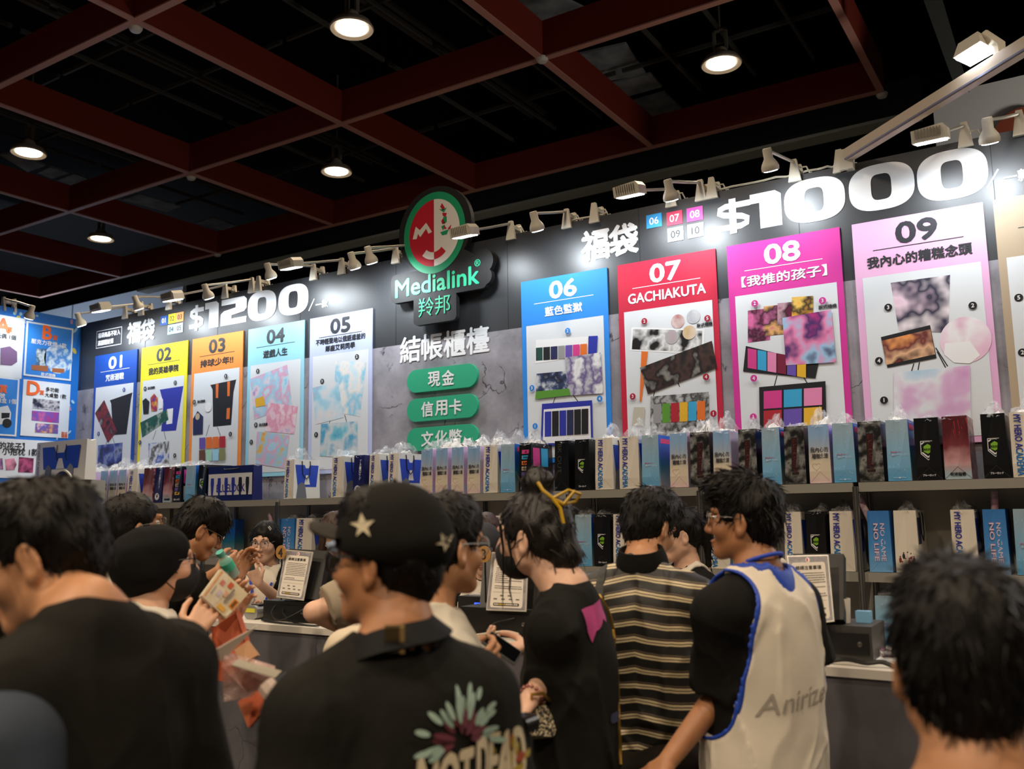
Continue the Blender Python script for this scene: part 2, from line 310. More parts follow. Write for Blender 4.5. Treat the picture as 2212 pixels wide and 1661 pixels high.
# ------------------------------------------------------------------ the booth's printed walls
DW = 6.2; WTOP = ZC+2.29; ZB = ZC+1.49; WX0, WX1 = -10.007, .75
wallblk = mat('booth_black', '26282c', .44, spec=.9); stone = stone_mat('booth_stone', 'a8a4ad', '47434a', .55, 2.6)
mb = MB(); mb.box(((WX0+WX1)/2, DW+.03, (ZB+WTOP)/2), (WX1-WX0, .06, WTOP-ZB)); mb.box(((WX0+WX1)/2, DW+.03, ZB/2), (WX1-WX0, .06, ZB), 1)
for k in range(9): mb.box((WX0+1.2*k+.04, DW-.0005, (ZB+WTOP)/2), (.004, .002, WTOP-ZB), 2)
struct('wall_back', mb, [wallblk, stone, mat('panel_seam', '101113', .6)])
BX = WX0; blue = mat('booth_blue', '1f78d8', .45)
struct('wall_side', MB().box((BX-.03, 4.1, (ZC+2.34)/2), (.06, 4.2, ZC+2.34)), [blue])
def wl(px, py): p = onY(px, py, DW); return (p.x, p.z)
def wpoly(pts): return [wl(*p) for p in pts]
TX = mat('print_white', 'f2f3f5', .7, spec=.3); TD = mat('print_dark', '2b2d33', .5)
def ccw(pts):
    a = sum(pts[i][0]*pts[(i+1) % len(pts)][1]-pts[(i+1) % len(pts)][0]*pts[i][1] for i in range(len(pts))); return pts if a > 0 else pts[::-1]
PICN = [0]
def patch(cols, scale=9, mode='noise'):
    PICN[0] += 1; return ramp_mat('picture_%d' % PICN[0], cols, mode, scale=scale, interp='CONSTANT' if mode == 'cell' else 'LINEAR', rough=.45)
def poster(num, x0, col, tcol, title, badge, pics, badges, lines=(), small=(), lab=''):
    W, zt, zh, zb = .785, ZC+1.865, ZC+1.49, ZC+.375
    t = thing('poster', lab, 'poster', (x0+W/2, DW-.009, zb), 0, 'numbered posters on the booth wall'); ox, oz = x0+W/2, zb
    hc = mat('poster_'+col, col, .6, spec=.35); tc = TX if tcol == 'w' else TD
    MB().box((0, 0, (zt-zb)/2), (W, .01, zt-zb)).build('board', hc, t)
    MB().rect(-W/2+.045, W/2-.04, .04, zh-zb, -.0065).build('white_panel', mat('poster_paper', 'dfe3e8', .65, spec=.3), t)
    mb = MB().text(num, 0, ZC+1.755-zb, h=.135, y=-.0065, bold=.05, w=.24)
    mb.build('number', tc, t)
    mb = MB()
    for k, d in enumerate(num):
        if d in '0689' and k == 0: mb.rect(*(( -.067 if k == 0 else .067)+q for q in (-.006, .006)), ZC+1.68-zb, ZC+1.83-zb, -.0075)
    if mb.v: mb.build('stencil_gap', hc, t)
    MB().rect(-.27, .27, ZC+1.662-zb, ZC+1.667-zb, -.0065).build('rule', tc, t)
    mb = MB(); ts = title.split('\n')
    for k, s in enumerate(ts if title else []):
        hh = .075 if len(ts) == 1 else .055; mb.text(s, 0, ZC+1.585-zb+(len(ts)-1)*.036-k*.072, h=hh, y=-.0065, bold=.035, w=min(.62, len(s)*hh*1.12 if ord(s[0]) > 255 else len(s)*hh*.82))
    if title: mb.build('title', tc, t)
    for k, (pts, m_, *kind) in enumerate(pics):
        q = [(p[0]-ox, p[1]-oz) for p in wpoly(pts)] if len(pts) > 1 else [(p[0]+wl(*pts[0][:2])[0]-ox, p[1]+wl(*pts[0][:2])[1]-oz) for p in circ(pts[0][2])]
        MB().flat(ccw(q), -.0075-.0006*k).build(kind[0] if kind else 'product_picture', m_, t)
    for px, py, s in badges:
        mb = MB(); x, z = wl(px, py); x -= ox; z -= oz
        mb.flat(circ(.024, .024, x, z, 20), -.0085-.0006*len(pics), 0); mb.text(s, x, z, h=.024, y=-.0095-.0006*len(pics), mi=1, bold=.05); mb.build('number_badge', [mat('badge_'+badge, badge, .5), TX], t)
    for px, py, s in small:
        mb = MB(); x, z = wl(px, py); mb.text(s, x-ox, z-oz, h=.028, y=-.0095, mi=0, bold=.02); mb.build('small_text', TD, t)
    for pts in lines: mb = MB(); stroke(mb, [(p[0]-ox, p[1]-oz) for p in wpoly(pts)], .007, -.007, 0); mb.build('handle_line', TD, t)
    return t
K = '15151a'
bagblk = mat('pic_black', '1a1a1f', .5); or_ = mat('pic_orange', 'e8742c', .5); pblue = mat('pic_blue', '2b35a8', .5); pwhite = mat('pic_white', 'f4f4f6', .5); pred = mat('pic_red', 'b22633', .5); ppink = mat('pic_pink', 'd83f8f', .5); pnavy = mat('pic_navy', '262a55', .5); pyel = mat('pic_yellow', 'eab52e', .5); pgreen = mat('pic_green', '5c9a35', .5); plb = mat('pic_light_blue', '9fd6ee', .5); ppur = mat('pic_purple', '6a52b0', .5); pgrey = mat('pic_grey', '9a9a9c', .5); pskin = mat('pic_sand', 'cdb89c', .5); pcy = mat('pic_cyan', '3aa7d8', .5)
def R4(x0, y0, x1, y1, sk=0): return [(x0, y0+sk), (x1, y0), (x1, y1), (x0, y1+sk)]
def tiles(x0, y0, x1, y1, cols, nx, sk=0, ny=1):
    o = []; n = 0
    for j in range(ny):
        for i in range(nx):
            a, b = x0+(x1-x0)*i/nx, x0+(x1-x0)*(i+.9)/nx; c, d = y0+(y1-y0)*j/ny, y0+(y1-y0)*(j+.9)/ny
            s0, s1 = sk*i/nx, sk*(i+.9)/nx; o.append(([(a, c+s0), (b, c+s1), (b, d+s1), (a, d+s0)], cols[n % len(cols)], 'picture_tile')); n += 1
    return o
GX5 = [-9.67, -8.805, -7.943, -7.08, -6.22]; GX10 = [-3.83, -2.955, -2.085, -1.22, -.38]
poster('01', GX5[0], '1d4fb0', 'w', '咒術迴戰', '2a4aa0', [([(240, 865), (289, 848), (286, 862), (276, 938), (247, 940), (243, 872)], bagblk), ([(208, 893), (228, 864), (256, 932), (236, 957)], patch(['17151a', '1c181d', '8a2530', '2a2024', 'b8a8a8'], 6)), ([(215, 962), (268, 956), (265, 1010), (213, 1012)], patch(['14162a', '1d2350', '35489a', '8a96c0', '181a30'], 7))], [(271, 842, '2'), (216, 937, '3')], [[(236, 945), (231, 962)], [(246, 945), (251, 960)]], lab='royal blue poster numbered 01 at the left end of the booth wall')
poster('02', GX5[1], 'f5e52c', 'd', '我的英雄學院', '22242a', [([(348, 842), (399, 834), (393, 868), (383, 930), (351, 932), (356, 872)], pblue), ([(364, 884), (377, 882), (375, 915), (362, 917)], pwhite), ([(306, 913), (364, 884), (367, 907), (310, 945)], patch(['123a33', '2a6a58', '174a40', '9ab0a0', '14302c'], 8)), ([(324, 958), (368, 953), (368, 1002), (324, 1006)], patch(['e8eaee', '2a58c0', 'dfe3ea', '3a3c40', 'f2f2f2'], 6)), ([(311, 866), (318, 860), (326, 868), (324, 894), (313, 895)], bagblk), ([(328, 860), (336, 850), (344, 860), (342, 888), (330, 888)], patch(['2a3a9a', 'b03038', 'e8c24a'], 14)), ([(345, 862), (351, 856), (356, 864), (354, 882), (346, 884)], pwhite)], [(382, 827, '2'), (317, 840, '4'), (306, 956, '3'), (381, 984, '1')], [[(340, 930), (333, 950)], [(357, 932), (361, 950)]], [(330, 838, '款式隨機')], lab='yellow poster numbered 02 with a blue backpack picture')
poster('03', GX5[2], 'f79443', 'd', '排球少年!!', '22242a', [([(457, 832), (513, 820), (507, 848), (502, 918), (463, 922), (462, 842)], bagblk), ([(469, 830), (475, 829), (474, 860), (469, 860)], or_), ([(494, 825), (500, 824), (499, 856), (494, 856)], or_), ([(493, 882), (500, 881), (499, 905), (492, 906)], or_), ([(420, 905), (430, 888), (442, 900), (441, 938), (420, 940)], pnavy), ([(430, 900, .035)], pskin), ([(453, 880, .05)], pwhite)]+tiles(434, 946, 492, 1000, [ppur, or_, or_, pred, mat('pic_brown', '6a4030', .5), mat('pic_mint', 'a8d8c0', .5), plb, mat('pic_olive', '8a8a5a', .5)], 4, -4, 2), [(492, 813, '2'), (424, 869, '3'), (502, 938, '1')], [[(455, 918), (448, 942)], [(472, 922), (479, 942)]], [(438, 867, '款式隨機')], lab='orange poster numbered 03 with a black and orange backpack picture')
poster('04', GX5[3], '9fdcf2', 'd', '遊戲人生', '22242a', [([(543, 819), (623, 788), (634, 876), (552, 907)], patch(['8fd0ee', 'c8e6f4', 'e6a8c8', '9fd8f0', 'f0d8e4', 'a48ac8'], 5)), ([(582, 870), (646, 878), (638, 938), (575, 932)], patch(['f2c4d4', 'f6dfe6', 'e89ab8', 'f4d0dc', 'c8b8e0'], 6)), ([(558, 932), (628, 940), (618, 1012), (555, 1002)], patch(['8fd0ee', 'b8e0f4', 'eab0cc', '9fd8f0', 'f0b840', 'a48ac8'], 5)), ([(554, 862), (572, 856), (576, 876), (556, 880)], pyel)], [(560, 802, '2'), (556, 918, '3'), (546, 955, '1')], [], [(572, 917, '款式隨機')], lab='pale cyan poster numbered 04 below the end of the left price')
poster('05', GX5[4], 'c3cdf4', 'd', '不時輕聲地以俄語遮羞的\n鄰座艾莉同學', '22242a', [([(728, 778), (794, 784), (780, 900), (722, 890)], patch(['a6dcf0', 'cfe9f4', 'f2ece8', '8fd0ec', 'e8e0e6'], 4)), ([(678, 838), (734, 825), (744, 902), (685, 917)], patch(['a6dcf0', 'e8e4e8', 'cfe4f0', '9ad4ec', 'c0b8cc'], 5)), ([(696, 916), (775, 910), (774, 990), (694, 985)], patch(['3a98c8', '7cc8dc', 'd8dce0', '4aa8d0', 'c8b8c8'], 4))], [(774, 771, '2'), (699, 824, '3'), (686, 939, '1')], [[(717, 902), (713, 918)], [(747, 896), (752, 914)]], lab='lavender poster numbered 05 just left of the counter sign')
poster('06', GX10[0], '2e8ce8', 'w', '藍色監獄', '2e8ce8', [([(1160, 735), (1294, 726), (1292, 766), (1158, 786)], pwhite)]+tiles(1160, 752, 1272, 783, [mat('pic_dgreen', '1f4a44', .5), bagblk, pnavy, pgrey, ppur, ppink, or_], 7, -9)+[([(1274, 727), (1294, 726), (1292, 764), (1273, 768)], pblue), ([(1223, 773), (1300, 762), (1306, 850), (1231, 855)], patch(['d8d8dc', 'f0f0f2', '6a5a90', 'c8c8d0', '3a3a44'], 6)), ([(1162, 808), (1224, 802), (1232, 840), (1161, 846)], patch(['2a3048', 'd8dce4', '3a4a70', '1c2030', '8a96b0'], 9)), ([(1161, 846), (1232, 840), (1236, 854), (1159, 863)], pgreen), ([(1174, 873), (1282, 865), (1284, 960), (1171, 964)], pblue), ([(1178, 885), (1278, 877), (1280, 955), (1176, 958)], pwhite)]+tiles(1180, 890, 1276, 950, [pblue, bagblk, pblue, pnavy, bagblk, bagblk], 6, -7), [(1230, 716, '2'), (1153, 839, '3'), (1299, 862, '4'), (1160, 921, '1')], [[(1202, 858), (1196, 874)], [(1241, 855), (1251, 868)]], lab='bright blue poster numbered 06 first right of the green pill signs')
p7 = poster('07', GX10[1], 'c4203f', 'w', 'GACHIAKUTA', 'b01c3a', [([(1366, 708), (1524, 712), (1522, 766), (1362, 758)], pwhite), ([(1370, 711), (1519, 715), (1517, 762), (1367, 755)], patch(['141214', '1a1618', 'e8e8e8', '141214', '1c1416'], 5)), ([(1466, 695, .052)], patch(['a82a38', 'd8c8c4', 'b83040'], 5)), ([(1500, 685, .052)], patch(['d8d8da', 'b8bcc4', 'e8e8e8'], 5)), ([(1453, 729, .052)], patch(['e0e0e2', 'b0b0b4', 'c8909a'], 5)), ([(1491, 719, .052)], patch(['d0b080', 'e0d0c0', 'a08050'], 5)), ([(1388, 760), (1402, 760), (1388, 868), (1384, 868)], or_), ([(1372, 880), (1396, 880), (1393, 920), (1368, 919)], mat('pic_card', 'c4c0b0', .5)), ([(1385, 795), (1540, 737), (1551, 795), (1402, 852)], patch(['161416', '2a2624', '4a3430', '161416', '8a8680', '1a181a'], 6)), ([(1408, 857), (1533, 847), (1535, 955), (1407, 960)], patch(['8a8a8a', 'c8c8c8', '3a3a3a', 'b0b0b0', '242424'], 9))]+tiles(1414, 874, 1528, 920, [pgrey, pgreen, pred, pyel, pcy, or_], 6, -8), [(1395, 695, '2'), (1531, 689, '5'), (1528, 815, '4'), (1370, 857, '3'), (1544, 894, '1')], [[(1419, 833), (1413, 858)], [(1458, 808), (1470, 836)]], [(1524, 702, '款式隨機')], lab='crimson poster numbered 07 with a Latin title')
poster('08', GX10[2], 'd6379b', 'w', '【我推的孩子】', 'd6379b', [(R4(1617, 666, 1665, 735, 6), patch(['d84a94', 'e070a8', '3a1a2a', 'c83a84'], 8)), (R4(1651, 658, 1700, 722, 5), patch(['d84a94', 'e8b070', '3a1a2a', 'e07aae'], 8)), (R4(1681, 652, 1727, 700, 4), patch(['7a1a44', '3a1226', 'c8a0ac', '8a2450'], 8)), (R4(1712, 640, 1758, 690, 3), patch(['f0b040', '3a2a20', 'f4c860', 'e8a030'], 8)), ([(1613, 748), (1770, 785), (1763, 818), (1607, 803)], bagblk)]+tiles(1617, 753, 1745, 800, [ppink, pcy, mat('pic_rose', 'e88ab8', .5), mat('pic_wine', '7a1a3c', .5), ppur, pyel], 6, 22)+[([(1692, 688), (1797, 670), (1808, 783), (1700, 790)], patch(['d6408e', 'c83a86', '4a2a6a', 'e884b4', 'a0c8e8', '3a2258'], 4)), ([(1642, 837), (1785, 824), (1788, 935), (1644, 945)], bagblk)]+tiles(1652, 846, 1782, 930, [ppink, pcy, mat('pic_rose', 'e88ab8', .5), pred, ppur, pyel], 3, -9, 2), [(1633, 657, '2'), (1779, 651, '3'), (1631, 818, '4'), (1630, 901, '1')], [[(1680, 812), (1674, 835)], [(1737, 815), (1745, 828)]], [(1789, 663, '款式隨機')], lab='magenta poster numbered 08 under the middle of the right price')
poster('09', GX10[3], 'eab4dc', 'd', '我內心的糟糕念頭', '15151a', [([(1925, 612), (2053, 595), (2050, 720), (1942, 715)], patch(['e6c0d8', 'eed4e4', '2a2a44', 'f4e8ee', 'd8a8cc'], 3)), ([(2086, 735, .145)], patch(['e8b8d4', 'f0c8de', 'f4f0f4', 'e0a8c8'], 3)), ([(2042, 742), (2096, 738), (2118, 768), (2096, 786), (2062, 784), (2040, 766)], pwhite), ([(1904, 729), (2010, 703), (2024, 774), (1918, 795)], bagblk), ([(1906, 737), (2011, 712), (2021, 766), (1916, 789)], patch(['d8702c', 'f0a060', '6a2a30', 'e8b890', '3a1820', 'c85a28'], 4)), ([(1932, 806), (2096, 790), (2098, 915), (1932, 915)], patch(['a8d0ec', 'c8dcf0', 'e8eaf2', 'e0b8dc', 'd8a0d0', 'f4f0f6'], 3))], [(1920, 665, '3'), (2102, 661, '2'), (1900, 780, '4'), (1911, 865, '1')], [[(1975, 786), (1969, 806)], [(1987, 783), (1984, 800)], [(2022, 752), (2048, 792)], [(2025, 760), (2044, 796)]], lab='pale pink poster numbered 09 under the last zeros of the right price')
poster('10', GX10[4], 'b9a58c', 'd', '', '15151a', [], [(2201, 644, '5'), (2209, 762, '2')], lab='tan poster cut off by the right edge of the photo')
# headline lettering on the black band
Y0 = DW-.004
def headline(name, label, x, z, fn, mats, cat='lettering', group=None):
    t = thing(name, label, cat, (x, Y0, z), 0, group); fn(t); return t
def zero(mb, cx, cz, w, h): mb.ring(circ(w/2, h/2, cx, cz, 48, 2.7), circ(w*.155, h*.28, cx, cz, 48, 3.6))
def one(mb, x0, x1, z0, z1): w = x1-x0; mb.flat([(x0+w*.3, z0), (x1, z0), (x1, z1-.03), (x1-.04, z1), (x0, z1), (x0, z1-.07), (x0+w*.3, z1-.07)])
def two(mb, x0, x1, z0, z1):
    w, h = x1-x0, z1-z0; mb.flat([(x0+w*a, z0+h*b) for a, b in ((0, 0), (1, 0), (1, .22), (.42, .22), (.42, .36), (.9, .43), (1, .54), (1, .88), (.9, 1), (.02, 1), (.02, .78), (.58, .78), (.58, .62), (.12, .56), (0, .45))])
def dollar(mb, x0, x1, z0, z1):
    w, h = x1-x0, z1-z0; X = lambda u: x0+w*u; Z = lambda v: z0+h*v
    mb.flat([(X(.4), Z(0)), (X(.6), Z(0)), (X(.6), Z(1)), (X(.4), Z(1))], -.001)
    stroke(mb, [(X(1), Z(.8)), (X(.3), Z(.8)), (X(.14), Z(.74)), (X(.12), Z(.63)), (X(.25), Z(.56)), (X(.75), Z(.46)), (X(.9), Z(.38)), (X(.88), Z(.25)), (X(.72), Z(.19)), (X(0), Z(.19))], h*.165)
def price(label, digits, dol):
    t = thing('price_lettering', label, 'price', (dol[0], Y0, dol[2]), 0, 'giant white prices'); ox, oz = dol[0], dol[2]
    mb = MB(); dollar(mb, 0, dol[1]-dol[0], 0, dol[3]-dol[2]); mb.build('dollar_sign', TX, t)
    for d, x0, x1, z0, z1 in digits:
        mb = MB(); x0 -= ox; x1 -= ox; z0 -= oz; z1 -= oz
        if d == '0': zero(mb, (x0+x1)/2, (z0+z1)/2, x1-x0, z1-z0)
        elif d == '1': one(mb, x0, x1, z0, z1)
        else: two(mb, x0, x1, z0, z1)
        mb.build('digit', TX, t)
z_ = ZC
price('giant white price reading 1200 on the left of the black band', [('1', -7.77, -7.555, z_+1.955, z_+2.235), ('2', -7.52, -7.13, z_+1.955, z_+2.23), ('0', -7.11, -6.7, z_+1.94, z_+2.245), ('0', -6.67, -6.26, z_+1.94, z_+2.245)], (-8.02, -7.79, z_+1.955, z_+2.235))
price('giant white price reading 1000 on the right of the black band', [('1', -1.90, -1.68, z_+1.955, z_+2.215), ('0', -1.66, -1.25, z_+1.935, z_+2.245), ('0', -1.225, -.815, z_+1.935, z_+2.25), ('0', -.80, -.39, z_+1.92, z_+2.245)], (-2.16, -1.9, z_+1.955, z_+2.215))
for x, lab in ((-6.25, 'small white slash and characters just above the lavender poster'), (-.405, 'small white slash and characters at the right photo edge')):
    t = thing('price_note', lab, 'lettering', (x, Y0, z_+1.95)); mb = MB(); stroke(mb, [(0, 0), (.07, .11)], .01); mb.text('一款', .17, .045, h=.075, bold=.03); mb.build('text', TX, t)
for x0, lab in ((-9.09, 'big white lucky bag characters at the left, beside the notice box'), (-3.26, 'big white lucky bag characters right of the round logo sign')):
    t = thing('headline_text', lab, 'lettering', (x0, Y0, z_+2.065)); mb = MB()
    for k, s in enumerate('福袋'): mb.text(s, .115+k*.245, 0, h=.235, w=.235, bold=.042)
    mb.build('text', TX, t)
def chips(items, group):
    for s, x, z, c, tc in items:
        t = thing('number_tile', 'small %s headline tile with the number %s%s' % (c[1], s, '' if x < -5 or s != '06' else ', first of its row'), 'number tile', (x, Y0, z_+z), 0, group)
        MB().box((0, 0, 0), (.125, .004, .105)).build('tile', mat('tile_'+c[0], c[0], .45), t); MB().text(s, 0, 0, h=.055, y=-.003, bold=.02).build('number', tc, t)
chips([('01', -8.45, 2.135, ('24519c', 'blue'), TX), ('02', -8.31, 2.14, ('f2df2e', 'yellow'), TD), ('03', -8.18, 2.14, ('f79a55', 'orange'), TD), ('04', -8.315, 2.02, ('a8dcee', 'cyan'), TD), ('05', -8.185, 2.02, ('c8d4ee', 'lilac'), TD)], 'number tiles by the price 1200')
chips([('06', -2.64, 2.165, ('2f9be0', 'blue'), TX), ('07', -2.475, 2.155, ('c93558', 'crimson'), TX), ('08', -2.315, 2.155, ('d6479f', 'magenta'), TX), ('09', -2.472, 2.03, ('f0eef2', 'pinkish white'), TD), ('10', -2.315, 2.03, ('f2f2f0', 'white'), TD)], 'number tiles by the price 1000')
t = thing('notice_box', 'small white outlined notice at the left end of the black band', 'notice', (-9.44, Y0, z_+2.06)); mb = MB(); mb.ring(rrect(.48, .205, .002, 1), rrect(.468, .193, .002, 1)); mb.build('outline', TX, t)
MB().text('福袋商品不計入', 0, .045, h=.06, w=.42, bold=.03).text('滿額贈計算', -.06, -.045, h=.06, w=.3, bold=.03).build('text', TX, t)
t = thing('headline_text', 'white checkout counter characters above the green pills', 'lettering', (-4.64, Y0, z_+1.435)); mb = MB()
for k, s in enumerate('結帳櫃檯'): mb.text(s, -.36+.242*k, 0, h=.225, w=.225, bold=.026)
mb.build('text', TX, t)
green = mat('pill_green', '2fae83', .5)
for s, z, lab in (('現金', 1.14, 'top'), ('信用卡', .885, 'middle'), ('文化幣', .63, 'bottom')):
    t = thing('pill_sign', lab + ' green pill sign under the checkout characters', 'sign', (-4.64, DW-.015, z_+z), 0, 'green payment pills'); MB().prism(rrect(.75, .2, .099, 10), .03).build('board', green, t)
    mb = MB()
    for k, ch in enumerate(s): mb.text(ch, (k-(len(s)-1)/2)*.15, 0, h=.125, w=.125, y=-.017, bold=.03)
    mb.build('text', TX, t)
# the round logo sign
t = thing('logo_sign', 'black cut-out logo sign with green ringed red and white face', 'sign', (-4.655, DW-.075, z_+2.445)); lk = mat('logo_black', '232323', .6, spec=.35)
mb = MB(); mb.prism(circ(.395, .385, 0, 0, 64), .05); mb.prism(rrect(1.03, .26, .05, 5, .03, -.47), .0492); mb.prism(circ(.11, .11, .5, -.37, 28), .0484); mb.prism(circ(.075, .075, .52, -.5, 24), .0476); mb.prism(rrect(.46, .34, .04, 5, -.0, -.66), .0488); mb.prism([(.1, -.42), (.42, -.42), (.42, -.3), (.3, -.22), (.1, -.25)], .048); mb.build('backing_board', lk, t)
lg = mat('logo_green', '1f9a6a', .5); lr = mat('logo_red', 'c22033', .5); lw = mat('logo_white', 'e6e2dc', .5)
C1 = circ(.335, .365, 0, -.03, 64); C2 = circ(.275, .3, 0, -.03, 64); y = -.028
MB().ring(C1, C2, y).build('green_ring', lg, t)
left = [p for p in C2 if p[0] <= 1e-6]; right = [p for p in C2[48:]+C2[:17]]
MB().flat([p for p in C2[16:49]], y).build('red_half', lr, t); MB().flat(right, y).build('white_half', lw, t)
def arc(a0, a1, r0, r1, cz, n=10): A = [math.radians(a0+(a1-a0)*k/n) for k in range(n+1)]; return [(r1*math.cos(a), cz+r1*math.sin(a)) for a in A]+[(r0*math.cos(a), cz+r0*math.sin(a)) for a in A[::-1]]
def arcmesh(mb, a0, a1, r0, r1, cz, y, mi=0):
    n = 8; q = arc(a0, a1, r0, r1, cz, n)
    for k in range(n): mb.flat([q[k], q[k+1], q[2*n-k], q[2*n+1-k]][::-1], y, mi)
mb = MB(); mb.flat([(-.235, -.05), (-.2, .06), (-.155, .02), (-.085, .075), (-.02, -.02), (-.06, -.03), (-.085, .02), (-.15, -.045), (-.175, -.01), (-.19, -.055)][::-1], y-.002); mb.build('m_eye', lw, t)
mb = MB(); arcmesh(mb, 225, 270, .115, .18, -.09, y-.002, 0); arcmesh(mb, 270, 315, .115, .18, -.09, y-.002, 1); mb.build('smile', [lw, lr], t)
mb = MB()
for k, (q, c) in enumerate((([(.07, .19), (.09, .22), (.12, .17), (.1, .15)], 1), ([(.06, .17), (.1, .16), (.14, .17), (.11, .13)], 0), ([(.09, .13), (.14, .12), (.13, .09), (.1, .1)], 1), ([(.1, .09), (.14, .09), (.14, .04), (.11, .03)], 0), ([(.08, .06), (.1, .08), (.12, .03), (.09, .03)], 1), ([(.08, .01), (.12, .02), (.1, -.03)], 0), ([(.11, .02), (.14, -.02), (.11, -.02)], 1), ([(.07, -.04), (.16, -.03), (.14, -.07), (.09, -.07)], 0), ([(.15, -.02), (.19, .01), (.17, -.05)], 1))): mb.flat(ccw(q), y-.002, c)
mb.build('eye_glyph', [lg, lr], t)
tg = mat('logo_text_green', '35c795', .5)
MB().text('Medialink', .02, -.475, h=.155, w=.9, y=y, bold=.03).build('brand_text', tg, t); MB().text('®', .455, -.375, h=.06, y=y, bold=.01).build('registered_mark', tg, t); MB().text('羚邦', 0, -.68, h=.165, w=.34, y=y, bold=.004).build('small_text', tg, t)
# ------------------------------------------------------------------ the blue prize wall on the left
SX = BX+.002
def sw(px, py): p = onX(px, py, SX); return (p.y, p.z)
RZ = math.pi/2
def card(label, pts, white, parts):
    q = [sw(*p) for p in pts]; y0, y1 = min(p[0] for p in q), max(p[0] for p in q); z0, z1 = min(p[1] for p in q), max(p[1] for p in q)
    t = thing('prize_card', label, 'poster', (SX+.004, (y0+y1)/2, (z0+z1)/2), RZ, 'prize cards on the blue wall'); W, H = y1-y0, z1-z0
    if white: MB().box((0, 0, 0), (W, .006, H)).build('card', mat('card_white', 'e6edf6', .45), t)
    else:
        MB().box((0, 0, 0), (W, .006, H)).build('card', mat('card_white', 'e6edf6', .45), t); MB().rect(-W/2+.02, W/2-.02, -H/2+.02, H/2-.02, -.004).build('blue_panel', mat('card_blue', '2a86e2', .45), t)
    for name, fn, m_ in parts:
        mb = MB(); fn(mb, W, H, (y0+y1)/2, (z0+z1)/2); mb.build(name, m_, t)
    return t
co = mat('card_orange', 'f26a2a', .5)
def tx(s, px, py, h, bold=.02, w=None):
    def f(mb, W, H, cy, cz): a, b = sw(px, py); mb.text(s, a-cy, b-cz, h=h, y=-.007, bold=bold, w=w)
    return f
def pl(pts, dy=-.006):
    def f(mb, W, H, cy, cz): mb.flat(ccw([(sw(*p)[0]-cy, sw(*p)[1]-cz) for p in pts]), dy)
    return f
card('white prize card with a large orange A, left edge of the photo', [(-45, 672), (51, 692), (46, 809), (-48, 808)], 1, [('letter', tx('A', 6, 703, .15, .05), co), ('award_text', tx('賞', 20, 712, .06), co), ('text', tx('玩偶 1個', 12, 727, .055), TD), ('picture', pl([(0, 752), (20, 748), (36, 760), (36, 782), (24, 790), (0, 788)]), mat('pic_mauve', '7a5a86', .6))])
card('blue framed prize card with a large orange B', [(57, 693), (158, 712), (152, 823), (51, 811)], 0, [('letter', tx('B', 101, 719, .15, .05), co), ('award_text', tx('賞', 118, 730, .06), co), ('text', tx('壓克力夜燈 1款', 105, 742, .055, .02, .42), TX), ('picture', pl([(77, 754), (99, 753), (97, 790), (76, 790)]), patch(['8ac8e8', '2a5a8a', 'e0eef4', '3a86b8'], 9)), ('picture', lambda mb, W, H, cy, cz: mb.flat(circ(.17, .17, sw(125, 776)[0]-cy, sw(125, 776)[1]-cz), -.006), patch(['5aa8e8', 'e0f0fa', '3a86d8', 'b8dcf4'], 8)), ('wooden_base', pl([(67, 788), (102, 791), (102, 803), (67, 799)], -.0075), mat('pic_wood', 'a8643c', .5)), ('wooden_base', pl([(112, 795), (138, 797), (137, 806), (111, 804)], -.0075), mat('pic_wood', 'a8643c', .5)), ('small_text', tx('款式隨機', 103, 810, .04), TX)])
card('blue framed prize card with a camper van, below the A card', [(-45, 811), (42, 818), (34, 938), (-48, 938)], 0, [('award_text', tx('賞', 6, 840, .09), co), ('text', tx('號', 4, 855, .055), TX), ('text', tx('納盒 1個', 12, 866, .055), TX), ('van_picture', pl([(-4, 880), (16, 876), (23, 892), (21, 912), (-4, 918)]), pwhite), ('van_window', pl([(2, 892), (20, 892), (19, 902), (2, 904)], -.008), bagblk), ('van_wheel', lambda mb, W, H, cy, cz: mb.flat(circ(.05, .05, sw(14, 914)[0]-cy, sw(14, 914)[1]-cz, 18), -.009), bagblk)])
card('white prize card with a large orange D', [(51, 819), (152, 832), (145, 947), (43, 940)], 1, [('letter', tx('D', 71, 839, .15, .05), co), ('award_text', tx('賞', 89, 848, .055), co), ('text', tx('多功能', 112, 842, .05), TD), ('text', tx('大桌墊 1款', 119, 855, .05), TD), ('picture', pl([(70, 860), (128, 866), (127, 889), (69, 882)]), patch(['15151c', '1c2040', 'c8c8d4', '18182a', '6a3a40'], 8)), ('picture', pl([(68, 887), (127, 891), (126, 914), (67, 908)]), patch(['d83a8c', 'c83484', '7a5ac0', 'e8689c'], 6)), ('picture', pl([(76, 914), (125, 917), (124, 937), (74, 934)]), patch(['e8ecf0', 'd8a070', '8a5aa0', '5a6ac0', 'e8b0c8', '90c070'], 9)), ('small_text', tx('款式', 138, 936, .035), co), ('small_text', tx('隨機', 138, 942, .035), co)])
card('white prize card of pillows at the bottom of the blue wall', [(-45, 945), (143, 955), (138, 1034), (-48, 1031)], 1, [('text', tx('推的孩子】', 16, 963, .08, .02), TD), ('text', tx('枕／小抱枕 1款', 27, 975, .08, .02), TD), ('picture', pl([(10, 992), (30, 990), (35, 1003), (30, 1015), (12, 1016)]), patch(['e86a9c', 'f0a0c0', '3a1a24'], 5)), ('picture', pl([(40, 987), (72, 990), (70, 1021), (38, 1020)]), patch(['7a2450', '4a1a3a', 'c85a8c', '2a1228'], 6)), ('picture', pl([(-10, 990), (4, 990), (6, 1014), (-10, 1014)]), patch(['d8a0c0', '5a3a8a', 'f0d0e0'], 6))])
t = thing('firework_print', 'printed firework petals down the right edge of the blue wall', 'wall print', (SX+.003, 6.0, ZC+1.4), RZ)
